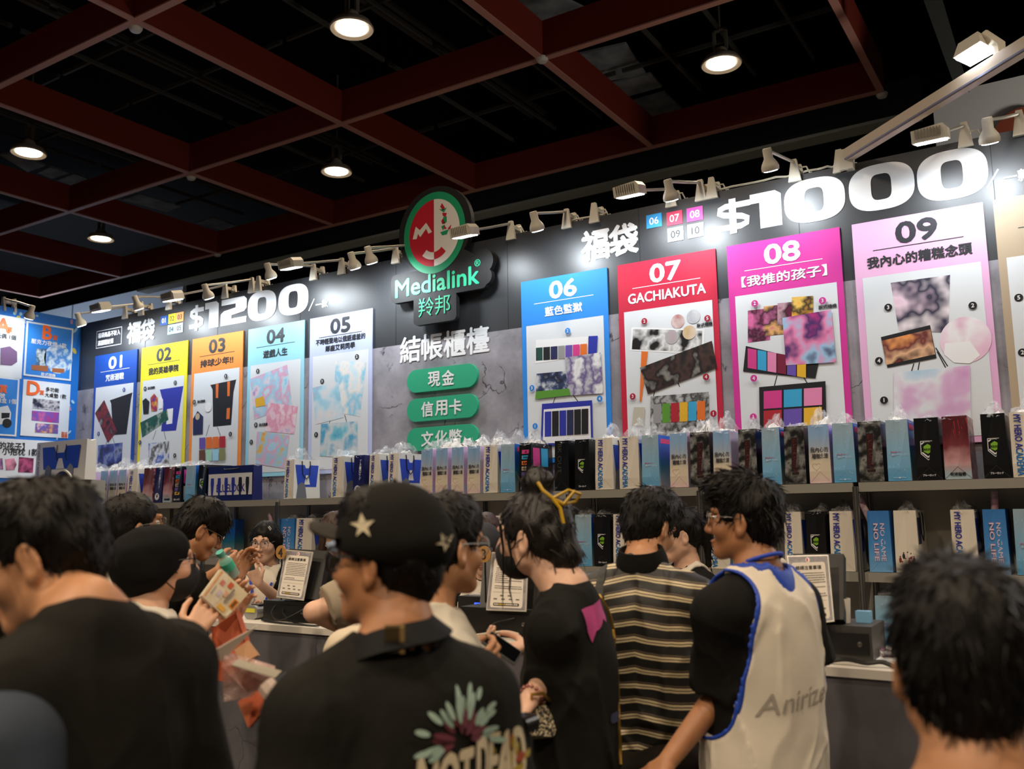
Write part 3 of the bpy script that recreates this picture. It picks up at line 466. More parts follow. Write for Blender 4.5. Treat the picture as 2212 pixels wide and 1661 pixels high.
fw = [mat('petal_light', 'a8d4ea', .5), mat('petal_yellow', 'd8c860', .5), mat('petal_pink', 'b08ab8', .5)]
mb = MB(); r_ = random.Random(3)
for cx, cz, R in ((.06, .7, .35), (-.02, .1, .42), (-.05, -.62, .42), (-.45, .88, .2)):
    for k in range(26):
        a = r_.random()*6.28; r0 = R*r_.uniform(.35, .75); L = R*r_.uniform(.12, .28); wd = .018*r_.uniform(.6, 1.3); M = Matrix.Translation((cx+r0*math.cos(a), 0, cz+r0*math.sin(a))) @ Matrix.Rotation(-a, 4, 'Y')
        if cx+(r0+L)*math.cos(a) < .19 and cx+(r0)*math.cos(a) > -.62 and cz+r0*math.sin(a) < .9 and (cz > .8 or cx+r0*math.cos(a) > -.02): mb.flat(circ(L/2, wd, 0, 0, 10), -.001, r_.choice((0, 0, 0, 1, 1, 2)), M)
mb.build('petals', fw, t)
# ------------------------------------------------------------------ clip-on lamps along the top of the booth walls
ivory = mat('lamp_ivory', 'd9d2c2', .4); lampglow = mat('lamp_glow', 'ffffff', .4, emit='f4f9ff', estr=18); steel = mat('lamp_arm', 'b8b4aa', .35, metal=.3)
def clamp(t):
    p = t; mb = MB()
    mb.prism([(-.045, -.05), (.045, -.05), (.018, .11), (-.018, .11)], .025, 0, Matrix.Translation((0, -.05, 0))); mb.prism([(-.045, -.05), (.045, -.05), (.018, .11), (-.018, .11)], .025, 0, Matrix.Translation((0, .07, 0))); mb.box((0, .01, .06), (.05, .12, .03))
    mb.build('clamp', ivory, p)
    MB().tube([(.02, .02, .07), (.07, .0, .06), (.1, .03, -.02), (.09, .05, .03), (.05, .06, .02)], .006, 6).build('cable', mat('lamp_cable', 'd2cab8', .5), p, True)
def spot_lamp(cx, cy, lx, ly, label, x_wall=None, energy=45, bell=True, L=None):
    """clamp at photo point (cx,cy) on the wall top; lamp head at (lx,ly) out in front of the wall"""
    c = onZ(cx, cy, WTOP) if x_wall is None else onX(cx, cy, x_wall)
    c = V((c.x, DW+.03, WTOP)) if x_wall is None else V((x_wall-.03, c.y, ZC+2.34))
    # lamp head: same distance from the camera plane as a point .45 m out
    if x_wall is None:
        h = onY(lx, ly, DW-(L or .46))
    else: h = onX(lx, ly, x_wall+.4)
    t = thing('clip_lamp' if bell else 'flood_lamp', label, 'lamp', c, 0, 'white bell clip lamps on the booth wall' if bell else 'ribbed flood lamps on the booth wall'); clamp(t)
    d = h-c; out = V((0, -1, 0)) if x_wall is None else V((1, 0, 0))
    top = d+V((0, 0, .085 if bell else .0)); MB().tube([(0, -.05, .09), tuple(top*.5+V((0, 0, .05))), tuple(top)], .011, 8).build('arm', steel, t, True)
    aimv = (-out*(.5 if bell else .3)+V((0, 0, -1))).normalized(); q = aimv.to_track_quat('-Z', 'Y').to_matrix().to_4x4(); M = Matrix.Translation(d) @ q @ Matrix.Scale(.88, 4)
    if bell:
        MB().lathe([(.03, .11), (.034, .1), (.034, .035), (.058, -.005), (.066, -.03), (.064, -.055), (.055, -.05)], 20, 0, M).build('shade', ivory, t, True)
        MB().lathe([(.002, -.066), (.05, -.062), (.054, -.05), (.002, -.048)], 18, 0, M).build('bulb', lampglow, t, True)
    else:
        mb = MB(); M2 = Matrix.Translation(d) @ Matrix.Rotation(.25, 4, 'X') if x_wall is None else M
        mb.prism([(-.1, -.04), (.1, -.04), (.1, .02), (.075, .05), (-.1, .035)], .13, 0, M2)
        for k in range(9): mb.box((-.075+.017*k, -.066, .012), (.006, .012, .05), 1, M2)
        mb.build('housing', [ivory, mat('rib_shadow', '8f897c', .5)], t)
        MB().box((0, 0, -.043), (.17, .11, .006), 0, M2).build('lens', lampglow, t)
    p = c+d+aimv*.09
    light('clip_light', 'SPOT', p, energy, COOL, p+aimv-out*(.35 if bell else 0), spot_size=2.75, spot_blend=.6, shadow_soft_size=.05)
BL = [(1205, 470, 1158, 484, 'white bell lamp first right of the round logo'), (1495, 405, 1448, 417, 'white bell lamp above the tiles of the right price'), (1710, 370, 1662, 352, 'white bell lamp above the first zero of the right price'), (2200, 255, 2136, 290, 'white bell lamp nearest the right edge'),
      (828, 548, 764, 568, 'white bell lamp second left of the round logo'), (862, 540, 800, 556, 'white bell lamp nearest to the round logo on its left'), (655, 588, 583, 590, 'white bell lamp above the end of the left price'), (515, 615, 448, 634, 'white bell lamp above the middle of the left price'), (367, 660, 297, 658, 'white bell lamp above the left row of number tiles'), (248, 675, 173, 694, 'white bell lamp at the corner with the blue wall')]
for a in BL: spot_lamp(*a, energy=21)
spot_lamp(20, 660, 65, 678, 'white bell lamp on top of the blue prize wall', x_wall=WX0, energy=11)
for a in [(1420, 412, 1360, 411, 'ribbed flood lamp left of the tile row of the right price'), (1075, 492, 1003, 500, 'ribbed flood lamp in front of the round logo'), (2085, 300, 2010, 291, 'ribbed flood lamp near the white right wall'), (700, 570, 628, 570, 'flood lamp above the end zeros of the left price'), (435, 622, 372, 640, 'flood lamp above the left price dollar sign'), (285, 668, 217, 664, 'flood lamp above the outlined notice box')]: spot_lamp(*a, energy=14, bell=False)
for px, py, lab in ((1265, 457, 'between the logo and the white lucky bag characters'), (1522, 402, 'right of the bell lamp above the tiles'), (1808, 350, 'beside the foot of the long white bar'), (530, 612, 'above the left price')):
    c = onZ(px, py, WTOP); t = thing('lamp_clamp', 'spare white lamp clamp with coiled cable ' + lab, 'clamp', (c.x, DW+.03, WTOP), 0, 'spare clamps on the wall top'); clamp(t)
for (a, b, lab) in (((1530, 408), (1720, 372), 'right of the tile row'), ((1720, 372), (1800, 348), 'running up to the long white bar'), ((1210, 472), (1300, 455), 'right of the logo')):
    A, B = onZ(*a, WTOP+.012), onZ(*b, WTOP+.012); A.y = B.y = DW+.02; t = thing('cable', 'thin ivory cable lying along the wall top ' + lab, 'cable', A)
    MB().tube([V((0, 0, 0))+(B-A)*k/8+V((0, .015*math.sin(k*2.1), .014*abs(math.sin(k*1.3)))) for k in range(9)], .008, 6).build('sheath', mat('lamp_cable'), t, True)
# long white bar with its lit flood lamp, upper right
A = V((-1.22, DW-.03, WTOP+.05)); B = onZ(2240, 84, WTOP+.06); t = thing('truss_bar', 'long white aluminium bar rising to the upper right corner', 'bar', A); d = (B-A); M = d.to_track_quat('X', 'Z').to_matrix().to_4x4()
MB().box((d.length/2, 0, 0), (d.length, .05, .085), 0, M).build('bar', mat('bar_white', 'c9bba8', .45), t); MB().box((d.length/2, -.027, -.03), (d.length, .008, .012), 0, M).build('groove', mat('bar_groove', '8e93b0', .3, metal=.4), t); MB().box((.0, 0, -.03), (.09, .07, .14)).build('bracket', ivory, t)
zl = WTOP+.16; LQ = [onZ(*q, zl) for q in ((2064, 129), (2096, 144), (2148, 114), (2117, 96))]; p = sum(LQ, V())/4; t = thing('flood_lamp', 'large lit flood lamp on the long white bar, upper right', 'lamp', p)
lq = [q-p for q in LQ]; up_ = [q*1.12+V((0, 0, .012)) for q in lq]; tp_ = [q*.8+V((0, 0, .09)) for q in lq]
MB().add(up_+tp_, [(0, 1, 5, 4), (1, 2, 6, 5), (2, 3, 7, 6), (3, 0, 4, 7), (4, 5, 6, 7), (3, 2, 1, 0)]).build('housing', ivory, t); MB().add(lq, [(0, 1, 2, 3)]).build('lens', mat('big_lens', 'ffffff', .4, emit='f4f8ff', estr=22), t)
A2 = onZ(2160, 122, WTOP+.1)-p; MB().tube([tp_[2]*.5+tp_[3]*.5, tuple(A2+V((0, 0, .06))), tuple(A2)], [.03, .035, .03], 8).build('arm', ivory, t, True)
light('flood_light', 'SPOT', p+V((0, -.05, -.12)), 30, COOL, p+V((-.3, -.6, -1)), spot_size=2.4, spot_blend=.7, shadow_soft_size=.08)
# ------------------------------------------------------------------ shelving
DS = 5.776; SH = [ZC+.142, ZC-.392, ZC-.83]; BAYW = .99; UX0 = -6.173
shelfm = mat('shelf_beige', '9a968c', .55); postm = mat('post_steel', '8d8a84', .3, metal=.8); backm = mat('shelf_back', 'bdb7aa', .6)
t = thing('display_shelving', 'grey modular shelving full of bags along the booth wall', 'shelving', (0, DS, 0))
ux = [UX0+BAYW*k for k in range(-4, 8) if UX0+BAYW*k < .6]
x0, x1 = WX0+.25, .7
for z, nm in zip(SH, ('upper', 'middle', 'lower')):
    for a, b in zip([x0]+ux, ux+[x1]):
        if b-a > .05: MB().box(((a+b)/2, .2, z-.028), (b-a-.035, .38, .056)).build('shelf_board', shelfm, t)
for u in ux:
    for y in (0, .39):
        mb = MB().box((u, y, SH[0]/2-.012), (.03, .03, SH[0]-.024)); 
        for s in (-1, 1): mb.box((u+s*.009, y-.0165, SH[0]/2-.012), (.004, .004, SH[0]-.024), 1)
        mb.build('post', [postm, mat('post_groove', '2a2927', .5)], t)
    mb = MB()
MB().box(((x0+x1)/2, .405, SH[0]/2), (x1-x0, .012, SH[0]-.06)).build('back_panel', backm, t)
# ------------------------------------------------------------------ lucky bags
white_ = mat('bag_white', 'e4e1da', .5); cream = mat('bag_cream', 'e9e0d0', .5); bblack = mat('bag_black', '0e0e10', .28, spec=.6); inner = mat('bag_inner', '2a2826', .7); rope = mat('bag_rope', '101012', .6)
bblue = ramp_mat('bag_blue', ['58a8dc', '86b8d8', '9fb8c8'], 'z', 0, .36, .4, 8, .05); bgrad = ramp_mat('bag_gradient', ['e2b4c8', 'e8d8c4', 'e2d4b8', 'a8b8cc', '8fb4dc'], 'z', 0, .36, .4, 7, .1)
bgachi = ramp_mat('bag_grey_print', ['141415', '1a1a1b', '5a5a58', '8a8a86', '1c1c1d'], 'noise', rough=.35, scale=16); bred = ramp_mat('bag_red', ['e8dcd8', 'a8c0cc', 'cc9a9c', '7a3038', '5a1c24'], 'z', 0, .36, .35, 9, .16)
bnavy = mat('bag_navy', '191d5c', .35); bngnl = ramp_mat('bag_game_blue', ['7ab4e4', '4a90d4', '3a7cc4'], 'z', 0, .36, .4, 8, .05); bocean = ramp_mat('bag_ocean', ['b89a90', '8aa0a8', '2a7a8c', '1a5ab0', '2268d0'], 'z', 0, .36, .35, 6, .08)
tblue = mat('bag_text_blue', '2b2f9c', .5); tcy = mat('bag_text_cyan', '1c7ac8', .5); tdk = mat('bag_text_dark', '3a3330', .5); twh = mat('bag_text_white', 'e6e6e8', .5); tgr = mat('bag_shield_green', '7fb428', .5); tred = mat('bag_text_red', '5a1216', .5); tpk = mat('bag_text_pink', 'd84a78', .5); tlb = mat('bag_text_pale', 'd4e6f2', .5)
film = film_mat('plastic_film', 'f4f6fa', .2); plush = mat('wrapped_white', 'eeeae4', .6)
def wrap_mesh(w, d, h, seed, pw=1):
    r = np.random.default_rng(seed); nu, nv = 14, 12; vs = []
    for j in range(nv):
        for i in range(nu):
            u, v = i/(nu-1)*2-1, j/(nv-1)*2-1; e = max(0, 1-max(abs(u), abs(v))**3)
            vs.append((u*w/2+r.normal(0, .008), v*d/2+r.normal(0, .008), e*h*(.3+.7*(.5+.5*math.sin(u*3+seed)*math.cos(v*2+seed*1.7)))*(.75+.4*r.random())+r.normal(0, .004)))
    return vs, [(j*nu+i, j*nu+i+1, (j+1)*nu+i+1, (j+1)*nu+i) for j in range(nv-1) for i in range(nu-1)]
BAGS = {}
def make_bag(kind, w, h, d=.33):
    """a paper carrier standing with its narrow folded side to the front (-y); origin at the middle of the front bottom edge"""
    t = thing('lucky_bag', 'bag', 'bag'); pin = .013; mi = {'mha': cream, 'heart': bgrad, 'alya': bblue, 'shield': bblack, 'gachi': bgachi, 'red': bred, 'navy': bnavy, 'tile': bblack, 'game': bngnl, 'outer': bblack, 'group': cream}[kind]
    side = {'mha': white_, 'heart': ramp_mat('bag_heart_side', ['b8d0ec', 'd0c8e8', 'e0b8d8', 'f0eef4'], 'noise', rough=.4, scale=7), 'alya': bocean, 'tile': bblack, 'group': white_, 'game': bngnl, 'gachi': bblack, 'red': ramp_mat('bag_red_side', ['6a2a34', '8a3a44', 'c8a0a0', '4a1a22'], 'noise', rough=.35, scale=12)}.get(kind, mi)
    wt = w*.94; fz = .075
    def g(u, z, lift=0):        # front gusset: u across from -w/2 to w/2, z up
        k = max(0, (z-fz)/(h-fz)); c = 1-min(1, abs(u)/(w/2)); return (u*(1-.06*z/h), c*pin*k-.0025-lift+.05*z/h*.2, z)
    ft = [(-w/2, 0, 0), (0, 0, 0), (w/2, 0, 0), (-w/2, 0, fz), (0, 0, fz), (w/2, 0, fz), (-wt/2, .01, h), (0, pin+.01, h), (wt/2, .01, h)]
    bk = [(-w/2, d, 0), (w/2, d, 0), (-wt/2, d-.01, h), (wt/2, d-.01, h), (0, d-.01-pin, h), (0, d, .1)]
    vs = ft+bk; F = [(0, 1, 4, 3), (1, 2, 5, 4), (3, 4, 7, 6), (4, 5, 8, 7), (2, 10, 12, 8, 5), (9, 0, 3, 6, 11), (10, 9, 11, 13, 12) , (9, 10, 2, 1, 0)]
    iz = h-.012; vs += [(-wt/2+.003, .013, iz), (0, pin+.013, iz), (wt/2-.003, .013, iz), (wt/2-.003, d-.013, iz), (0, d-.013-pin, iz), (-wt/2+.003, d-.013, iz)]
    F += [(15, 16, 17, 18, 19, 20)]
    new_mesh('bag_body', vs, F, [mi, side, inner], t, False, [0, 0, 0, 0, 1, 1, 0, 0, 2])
    mb = MB()
    if kind not in ('navy',): stroke(mb, [(-w*.5, .002), (0, fz*.95), (w*.5, .002)], .0022, -.0012)   # fold crease of the base
    if mb.v: mb.build('fold_crease', {'mha': mat('crease_cream', 'cfc4b2', .5), 'heart': mat('crease_pink', 'd89ab8', .5), 'alya': mat('crease_blue', '7cc0ec', .5), 'game': mat('crease_blue', '7cc0ec', .5), 'group': mat('crease_cream', 'cfc4b2', .5)}.get(kind, mat('crease_dark', '3a3a3c', .4)), t)
    def sx(y, z): return (w/2*(1-.06*z/h)+.0015, y, z)     # a point on the wide right side
    def sidepoly(mb, pts, mi=0): mb.add([sx(*p) for p in pts], [list(range(len(pts)))], mi)
    if kind in ('mha',):
        mb = MB(); R = Matrix.Rotation(0, 4, 'X'); hh = h*.94
        vsx, fsx = glyphs('MY HERO ACADEMIA'); X0, X1 = vsx[:, 0].min(), vsx[:, 0].max(); Z0, Z1 = 0, .72
        for ii, (dx, dz) in enumerate(((0, 0), (.035, 0), (-.035, 0), (0, .03), (0, -.03))):
            P = [(-w*.34+((b+dz-Z0)/(Z1-Z0))*w*.26, h*.965-(a+dx-X0)/(X1-X0)*hh) for a, b in vsx]
            P = [(u, z) for u, z in P]; mids = [.5*(P[f[0]][1]+P[f[1]][1]) for f in fsx]
            mb.add([g(u, z, .0003*ii) for u, z in P], fsx)
            mb.m[-len(fsx):] = [0 if q > h*.42 else 1 for q in mids]
        for k in range(len(mb.f)): mb.f[k] = mb.f[k][::-1] if False else mb.f[k]
        mb.build('lettering', [tblue, tcy], t)
        mb = MB(); sidepoly(mb, [(.05, h*.3), (.28, h*.3), (.31, h*.86), (.2, h*.86), (.185, h*.78), (.15, h*.78), (.135, h*.86), (.02, h*.86)]); mb.build('side_emblem', mat('bag_emblem_blue', '2848b8', .5), t)
        mb = MB(); mb.add([(sx(y, z)[0]+.001, y, z) for y, z in ((.13, h*.36), (.15, h*.6), (.18, h*.6), (.2, h*.36))], [(0, 1, 2, 3)]); mb.build('emblem_gap', white_, t)
        mb = MB(); mb.add([(sx(y, z)[0]+.0012, y, z) for y, z in ((.03, .004), (.16, .004), (.14, h*.36), (.1, h*.42), (.05, h*.34))], [(0, 1, 2, 3, 4)]); mb.build('side_print', mat('bag_print_grey', '6e7078', .5), t)
    elif kind == 'heart':
        mb = MB(); mb.text('我內心的', 0, h*.57, h=h*.085, w=w*.84, mapf=g, bold=.012); mb.text('糟糕念頭', .004, h*.46, h=h*.085, w=w*.76, mapf=g, bold=.012); mb.build('lettering', tdk, t)
        mb = MB(); pts = []
        for k in range(25): a = k/24*6.283; pts.append((-w*.16+.0016*16*math.sin(a)**3, h*.28+.0016*(13*math.cos(a)-5*math.cos(2*a)-2*math.cos(3*a)-math.cos(4*a))))
        m2 = MB(); stroke(m2, pts, .002); mb.add([g(v.x, v.z) for v in m2.v], m2.f); mb.build('heart_outline', mat('bag_heart_line', 'b88a80', .5), t)
    elif kind == 'alya':
        mb = MB(); mb.text('時々ボソッと', -.01, h*.47, h=h*.028, w=w*.5, mapf=g, bold=.02, mi=1); mb.text('隣のアーリャさん', .006, h*.425, h=h*.04, w=w*.66, mapf=g, bold=.02); mb.build('lettering', [tlb, tpk], t)
        mb = MB(); mb.text('〜✦〜', 0, h*.05, h=h*.03, w=w*.55, mapf=g, bold=.05); rr = random.Random(5)
        for k in range(16): mb.add([g(p[0], p[1]) for p in circ(.0022, .0022, rr.uniform(-w*.42, w*.42), rr.uniform(h*.05, h*.9), 6)], [list(range(6))])
        mb.build('sparkle_print', tlb, t)
        mb = MB(); sidepoly(mb, [(.04, h*.84), (.2, h*.84), (.2, h*.93), (.04, h*.93)]); mb.build('side_title', tpk, t)
    elif kind == 'shield':
        sw_, cz = w*.27, h*.48; mb = MB(); S = [(-1, 1.2), (1, 1.2), (1, -.5), (0, -1.35), (-1, -.5)]
        m2 = MB(); stroke(m2, [(x*sw_, cz+z*sw_*1.15) for x, z in S+[S[0]]], .004)
        for s in (-1, 1): stroke(m2, [(s*sw_*.92, cz+sw_*1.1), (0, cz+sw_*1.3)][::1], .002); stroke(m2, [(s*sw_*.85, cz-sw_*.35), (0, cz-sw_*1.15)], .008)
        for s in (-1, 1): stroke(m2, [(s*sw_*.9, cz+sw_*.9), (s*sw_*.5, cz+sw_*1.25)], .007)
        mb.add([g(v.x, v.z) for v in m2.v], m2.f); mb.build('shield_outline', twh, t)
        mb = MB(); q = [(-.6, .55), (0, .95), (.6, .55), (.6, -.25), (0, -.6), (-.6, -.25)]
        for a, b in (((0, 1, 4, 5), 0), ((1, 2, 3, 4), 0)): mb.add([g(q[i][0]*sw_, cz+q[i][1]*sw_, .0006) for i in a][::-1], [(0, 1, 2, 3)])
        mb.build('shield_core', tgr, t); mb = MB(); mb.text('BLUE LOCK', 0, cz+.1*sw_, h=h*.03, w=sw_*1.1, mapf=lambda u, v, l=0: g(u, v, l+.001), bold=.03); mb.text('ブルーロック', 0, h*.075, h=h*.035, w=w*.5, mapf=g, bold=.04, mi=1); mb.build('lettering', [bblack, twh], t)
    elif kind == 'gachi':
        mb = MB(); 
        for s in (-1, 1): mb.add([g(*p) for p in ((s*w*.0, h*.16), (s*w*.17, h*.16), (s*w*.15, h*.8), (0, h*.8))][::s], [(0, 1, 2, 3)])
        mb.build('red_band', mat('bag_dark_red', '2c090c', .4), t); mb = MB(); vsx, fsx = glyphs('GACHIAKUTA'); X1 = vsx[:, 0].max()
        mb.add([g((b/.72-.5)*w*.2, h*.78-a/X1*h*.58, .001) for a, b in vsx], fsx); mb.build('lettering', tred, t)
    elif kind == 'navy':
        mb = MB()
        for k, ch in enumerate('ブルーロック'): mb.text('｜' if ch == 'ー' else ch, .012, h*(.86-.085*k), h=h*.07, w=h*.07, mapf=g, bold=.04)
        mb.build('lettering', twh, t); mb = MB(); mb.add([g(*p) for p in circ(w*.3, w*.3, -.01, h*.17, 12)], [list(range(12))]); mb.build('ball_print', twh, t); mb = MB(); mb.add([g(p[0], p[1], .001) for p in circ(w*.1, w*.1, -.01, h*.17, 5)], [list(range(5))]); mb.build('ball_patch', bblack, t)
    elif kind == 'tile':
        for k, (c, s) in enumerate(((ppink, 'AI'), (pcy, 'AQUA'), (or_, 'RUBY'), (pskin, 'KANA'), (ppur, ''), (pyel, 'MEM'))):
            z = h*(.86-.115*k); mb = MB(); mb.add([g(*p) for p in ((-w*.3, z-.03), (w*.0, z-.03), (w*.3, z-.03), (w*.3, z), (0, z), (-w*.3, z))], [(0, 1, 4, 5), (1, 2, 3, 4)]); mb.build('picture_tile', c, t)
            if s: mb = MB(); mb.text(s, 0, z-.015, h=.012, mapf=lambda u, v, l=0: g(u, v, l+.001), bold=.03); mb.build('lettering', bblack, t)
        mb = MB(); mb.text('【推しの子】', 0, h*.07, h=h*.05, w=w*.7, mapf=g, bold=.03); mb.build('title_lettering', twh, t)
        for k, c in enumerate((ppink, pcy, white_, ppur)): mb = MB(); i, j = k % 2, k//2; sidepoly(mb, [(.03+.12*i, h*(.52-.46*j)), (.13+.12*i, h*(.52-.46*j)), (.13+.12*i, h*(.9-.46*j)), (.03+.12*i, h*(.9-.46*j))]); mb.build('picture_tile', c, t)
    elif kind == 'red':
        mb = MB(); mb.text('呪術廻戦', 0, h*.08, h=h*.055, w=w*.58, mapf=g, bold=.02); mb.build('lettering', bblack, t)
        mb = MB(); rr = random.Random(2)
        for k in range(9): u = rr.uniform(-w*.1, w*.45); z1 = h*rr.uniform(.6, .98); z0 = z1-h*rr.uniform(.12, .35); q = g(u, z1), g(u+.006, z1), g(u+.012, z0); mb.add(q[::-1], [(0, 1, 2)])
        mb.build('red_drips', mat('bag_drip', 'a82430', .4), t)
    elif kind == 'game':
        mb = MB()
        for s, off in (('NO GAME', .16), ('NO LIFE', -.14)):
            vsx, fsx = glyphs(s); X1 = vsx[:, 0].max()
            for lay, (mi_, gr) in enumerate(((1, .05), (0, .012))):
                for dx, dz in ((0, 0), (gr, 0), (-gr, 0), (0, gr), (0, -gr)): mb.add([g(w*off*1.0+((b+dz)/.72-.5)*w*.2, h*.8-(a+dx)/X1*h*.62, .0012*lay+.0002*(dx*3+dz*5)/.05) for a, b in vsx], fsx, mi_)
        mb.build('lettering', [mat('bag_text_lilac', 'd8d4ee', .5), mat('bag_text_rose', 'c86a7c', .5)], t)
    elif kind == 'outer':
        mb = MB(); vsx, fsx = glyphs('BK OUT'); X1 = vsx[:, 0].max(); mb.add([g(-w*.16+(b/.72-.5)*w*.26, h*.95-a/X1*h*.6) for a, b in vsx], fsx); mb.build('lettering', mat('bag_text_grey', '3c3a38', .5), t)
    elif kind == 'group':
        mb = MB(); rr = random.Random(4)
        for k, (u, z) in enumerate(((-.3, .2), (-.15, .26), (.02, .27), (.16, .25), (.28, .2), (-.08, .17), (.08, .17), (.2, .14), (-.22, .12))):
            mb.add([g(p[0], p[1]) for p in circ(w*.06, h*.045, u*w, z*h, 10)], [list(range(10))], k % 3); mb.add([g(p[0], p[1], .0005) for p in circ(w*.035, w*.035, u*w, z*h+h*.055, 10)], [list(range(10))], 3)
        mb.build('group_print', [mat('gp_red', '8a2a2c', .5), mat('gp_black', '222226', .5), mat('gp_pale', 'd8c8c0', .5), mat('gp_brown', '6a4a3c', .5)], t)
        mb = MB(); sidepoly(mb, [(.03, h*.45), (.13, h*.45), (.13, h*.88), (.03, h*.88)]); mb.build('side_panel', pnavy, t)
    if kind in ('mha', 'group'):
        mb = MB(); x = w/2*.95+.004; mb.tube([(x, .1, h*.96), (x+.004, .1, h*.9), (x+.006, .105, h*.62), (x+.008, .15, h*.5), (x+.006, .195, h*.62), (x+.004, .2, h*.9), (x, .2, h*.96)], .004, 6); mb.build('rope_handle', rope, t, True)
    return t
def bag(kind, x0, x1, label, shelf=0, wrapped=.07, stuff=0, h=.365, group='lucky bags on the upper shelf', Y=DS+.022):
    a, b = onY(x0, 1060, Y).x, onY(x1, 1060, Y).x; w = max(.07, math.floor((b-a)*96)/100); key = (kind, round(w, 2), h)
    if key not in BAGS: t = BAGS[key] = make_bag(kind, round(w, 2), h)
    else:
        src = BAGS[key]; t = src.copy(); COL.objects.link(t)
        for ch in src.children:
            if ch.name.startswith(('plastic', 'wrapped')): continue
            c = ch.copy(); COL.objects.link(c); c.parent = t
    t.location = ((a+b)/2, Y, SH[shelf]+.003); t['label'] = label; t['group'] = group
    if shelf == 1: wrapped = min(wrapped, .045)
    if wrapped:
        vs, fs = wrap_mesh(w*.9, .27, wrapped*1.9, int(x0)); new_mesh('plastic_wrap', [(v[0], v[1]+.15, v[2]+h-.014) for v in vs], fs, film, t, True)
    if stuff: vs, fs = wrap_mesh(w*.75, .22, stuff*1.8, int(x0)+1); new_mesh('wrapped_goods', [(v[0], v[1]+.16, v[2]+h-.02) for v in vs], fs, plush, t, True)
    return t
U = [('heart', 172, 191, 'pastel bag at the far left end of the upper shelf', .08, .06), ('heart', 214, 231, 'pastel bag second from the left on the upper shelf', .06, .05), ('heart', 233, 252, 'pastel bag third from the left on the upper shelf', .08, .05), ('heart', 253, 271, 'pastel bag left of the first white bag on the upper shelf', .08, .05),
     ('mha', 273, 296, 'white bag with blue lettering above the man with short hair', .08, .05), ('red', 307, 330, 'red streaked bag left of the narrow navy bag', .05, .03), ('navy', 332, 350, 'navy bag between the two red streaked bags at left', .04, 0), ('red', 351, 372, 'red streaked bag right of the narrow navy bag', .04, .03),
     ('tile', 373, 392, 'black picture-tile bag left of the light blue bag at left', .04, .02), ('alya', 398, 422, 'light blue bag left of the wide blue and white bag', .05, .02), ('shield', 425, 445, 'black shield bag hidden partly by the wide blue and white bag', .02, 0),
     ('mha', 612, 635, 'white bag with blue lettering at the left of the gap, pale side turned out', .08, 0), ('mha', 714, 742, 'white bag left of the navy katakana bag', .06, .02), ('navy', 761, 787, 'navy bag with white katakana under the lavender poster', .02, 0), ('mha', 796, 819, 'white bag right of the navy katakana bag', .05, .02), ('mha', 837, 861, 'white bag above the peak of the black cap', .1, .03),
     ('heart', 907, 935, 'pastel bag first of four above the capped man', .07, .02), ('heart', 939, 968, 'pastel bag second of four above the capped man', .06, .06), ('heart', 973, 1003, 'pastel bag third of four above the capped man', .06, .06), ('heart', 1008, 1038, 'pastel bag fourth of four above the capped man', .08, .07), ('mha', 1043, 1076, 'white bag above the numbered disc 3', .09, .07), ('alya', 1080, 1114, 'light blue bag left of the picture-tile bag in the middle', .09, .02),
     ('tile', 1120, 1150, 'black picture-tile bag above the hair bun', .06, .04), ('outer', 1197, 1231, 'plain black bag with dark grey lettering beside the shield bag', .03, 0), ('shield', 1241, 1276, 'black shield bag above the yellow hair claw side', .02, 0), ('mha', 1285, 1327, 'white bag right of the middle black shield bag', .08, .04), ('mha', 1338, 1383, 'white bag left of the light blue bag under the crimson poster', .09, 0), ('alya', 1386, 1428, 'light blue bag under the middle of the crimson poster', .06, 0),
     ('heart', 1448, 1489, 'pastel bag left of the first dark grey bag', .04, .02), ('gachi', 1491, 1539, 'dark grey comic bag left of the head of the vest man', .09, .07), ('heart', 1541, 1584, 'pastel bag above the glasses of the vest man', .08, .03), ('gachi', 1597, 1640, 'dark grey comic bag right above the vest man head', .05, 0), ('alya', 1648, 1692, 'light blue bag right of the vest man hair', .06, .03), ('gachi', 1696, 1746, 'dark grey comic bag under the magenta poster right side', .03, .02),
     ('heart', 1749, 1800, 'pastel bag nearest the right, under the poster gap', .08, .05), ('alya', 1802, 1854, 'light blue bag second from the right on the upper shelf', .05, .02), ('gachi', 1858, 1914, 'dark grey comic bag nearest the right edge', .03, 0), ('alya', 1918, 1975, 'light blue bag nearest the right edge on the upper shelf', .06, .03), ('shield', 1981, 2041, 'black shield bag left of the red streaked bag at right', .02, 0), ('red', 2043, 2104, 'red streaked bag between two black shield bags', .02, 0), ('shield', 2128, 2187, 'black shield bag nearest the right edge', .06, .03), ('mha', 2190, 2258, 'white bag cut off by the right edge of the photo, upper shelf', .06, .03)]
for k, x0, x1, lab, wr, st in U: bag(k, x0, x1, lab, 0, wr, st, h=.35 if x0 < 900 else .365)
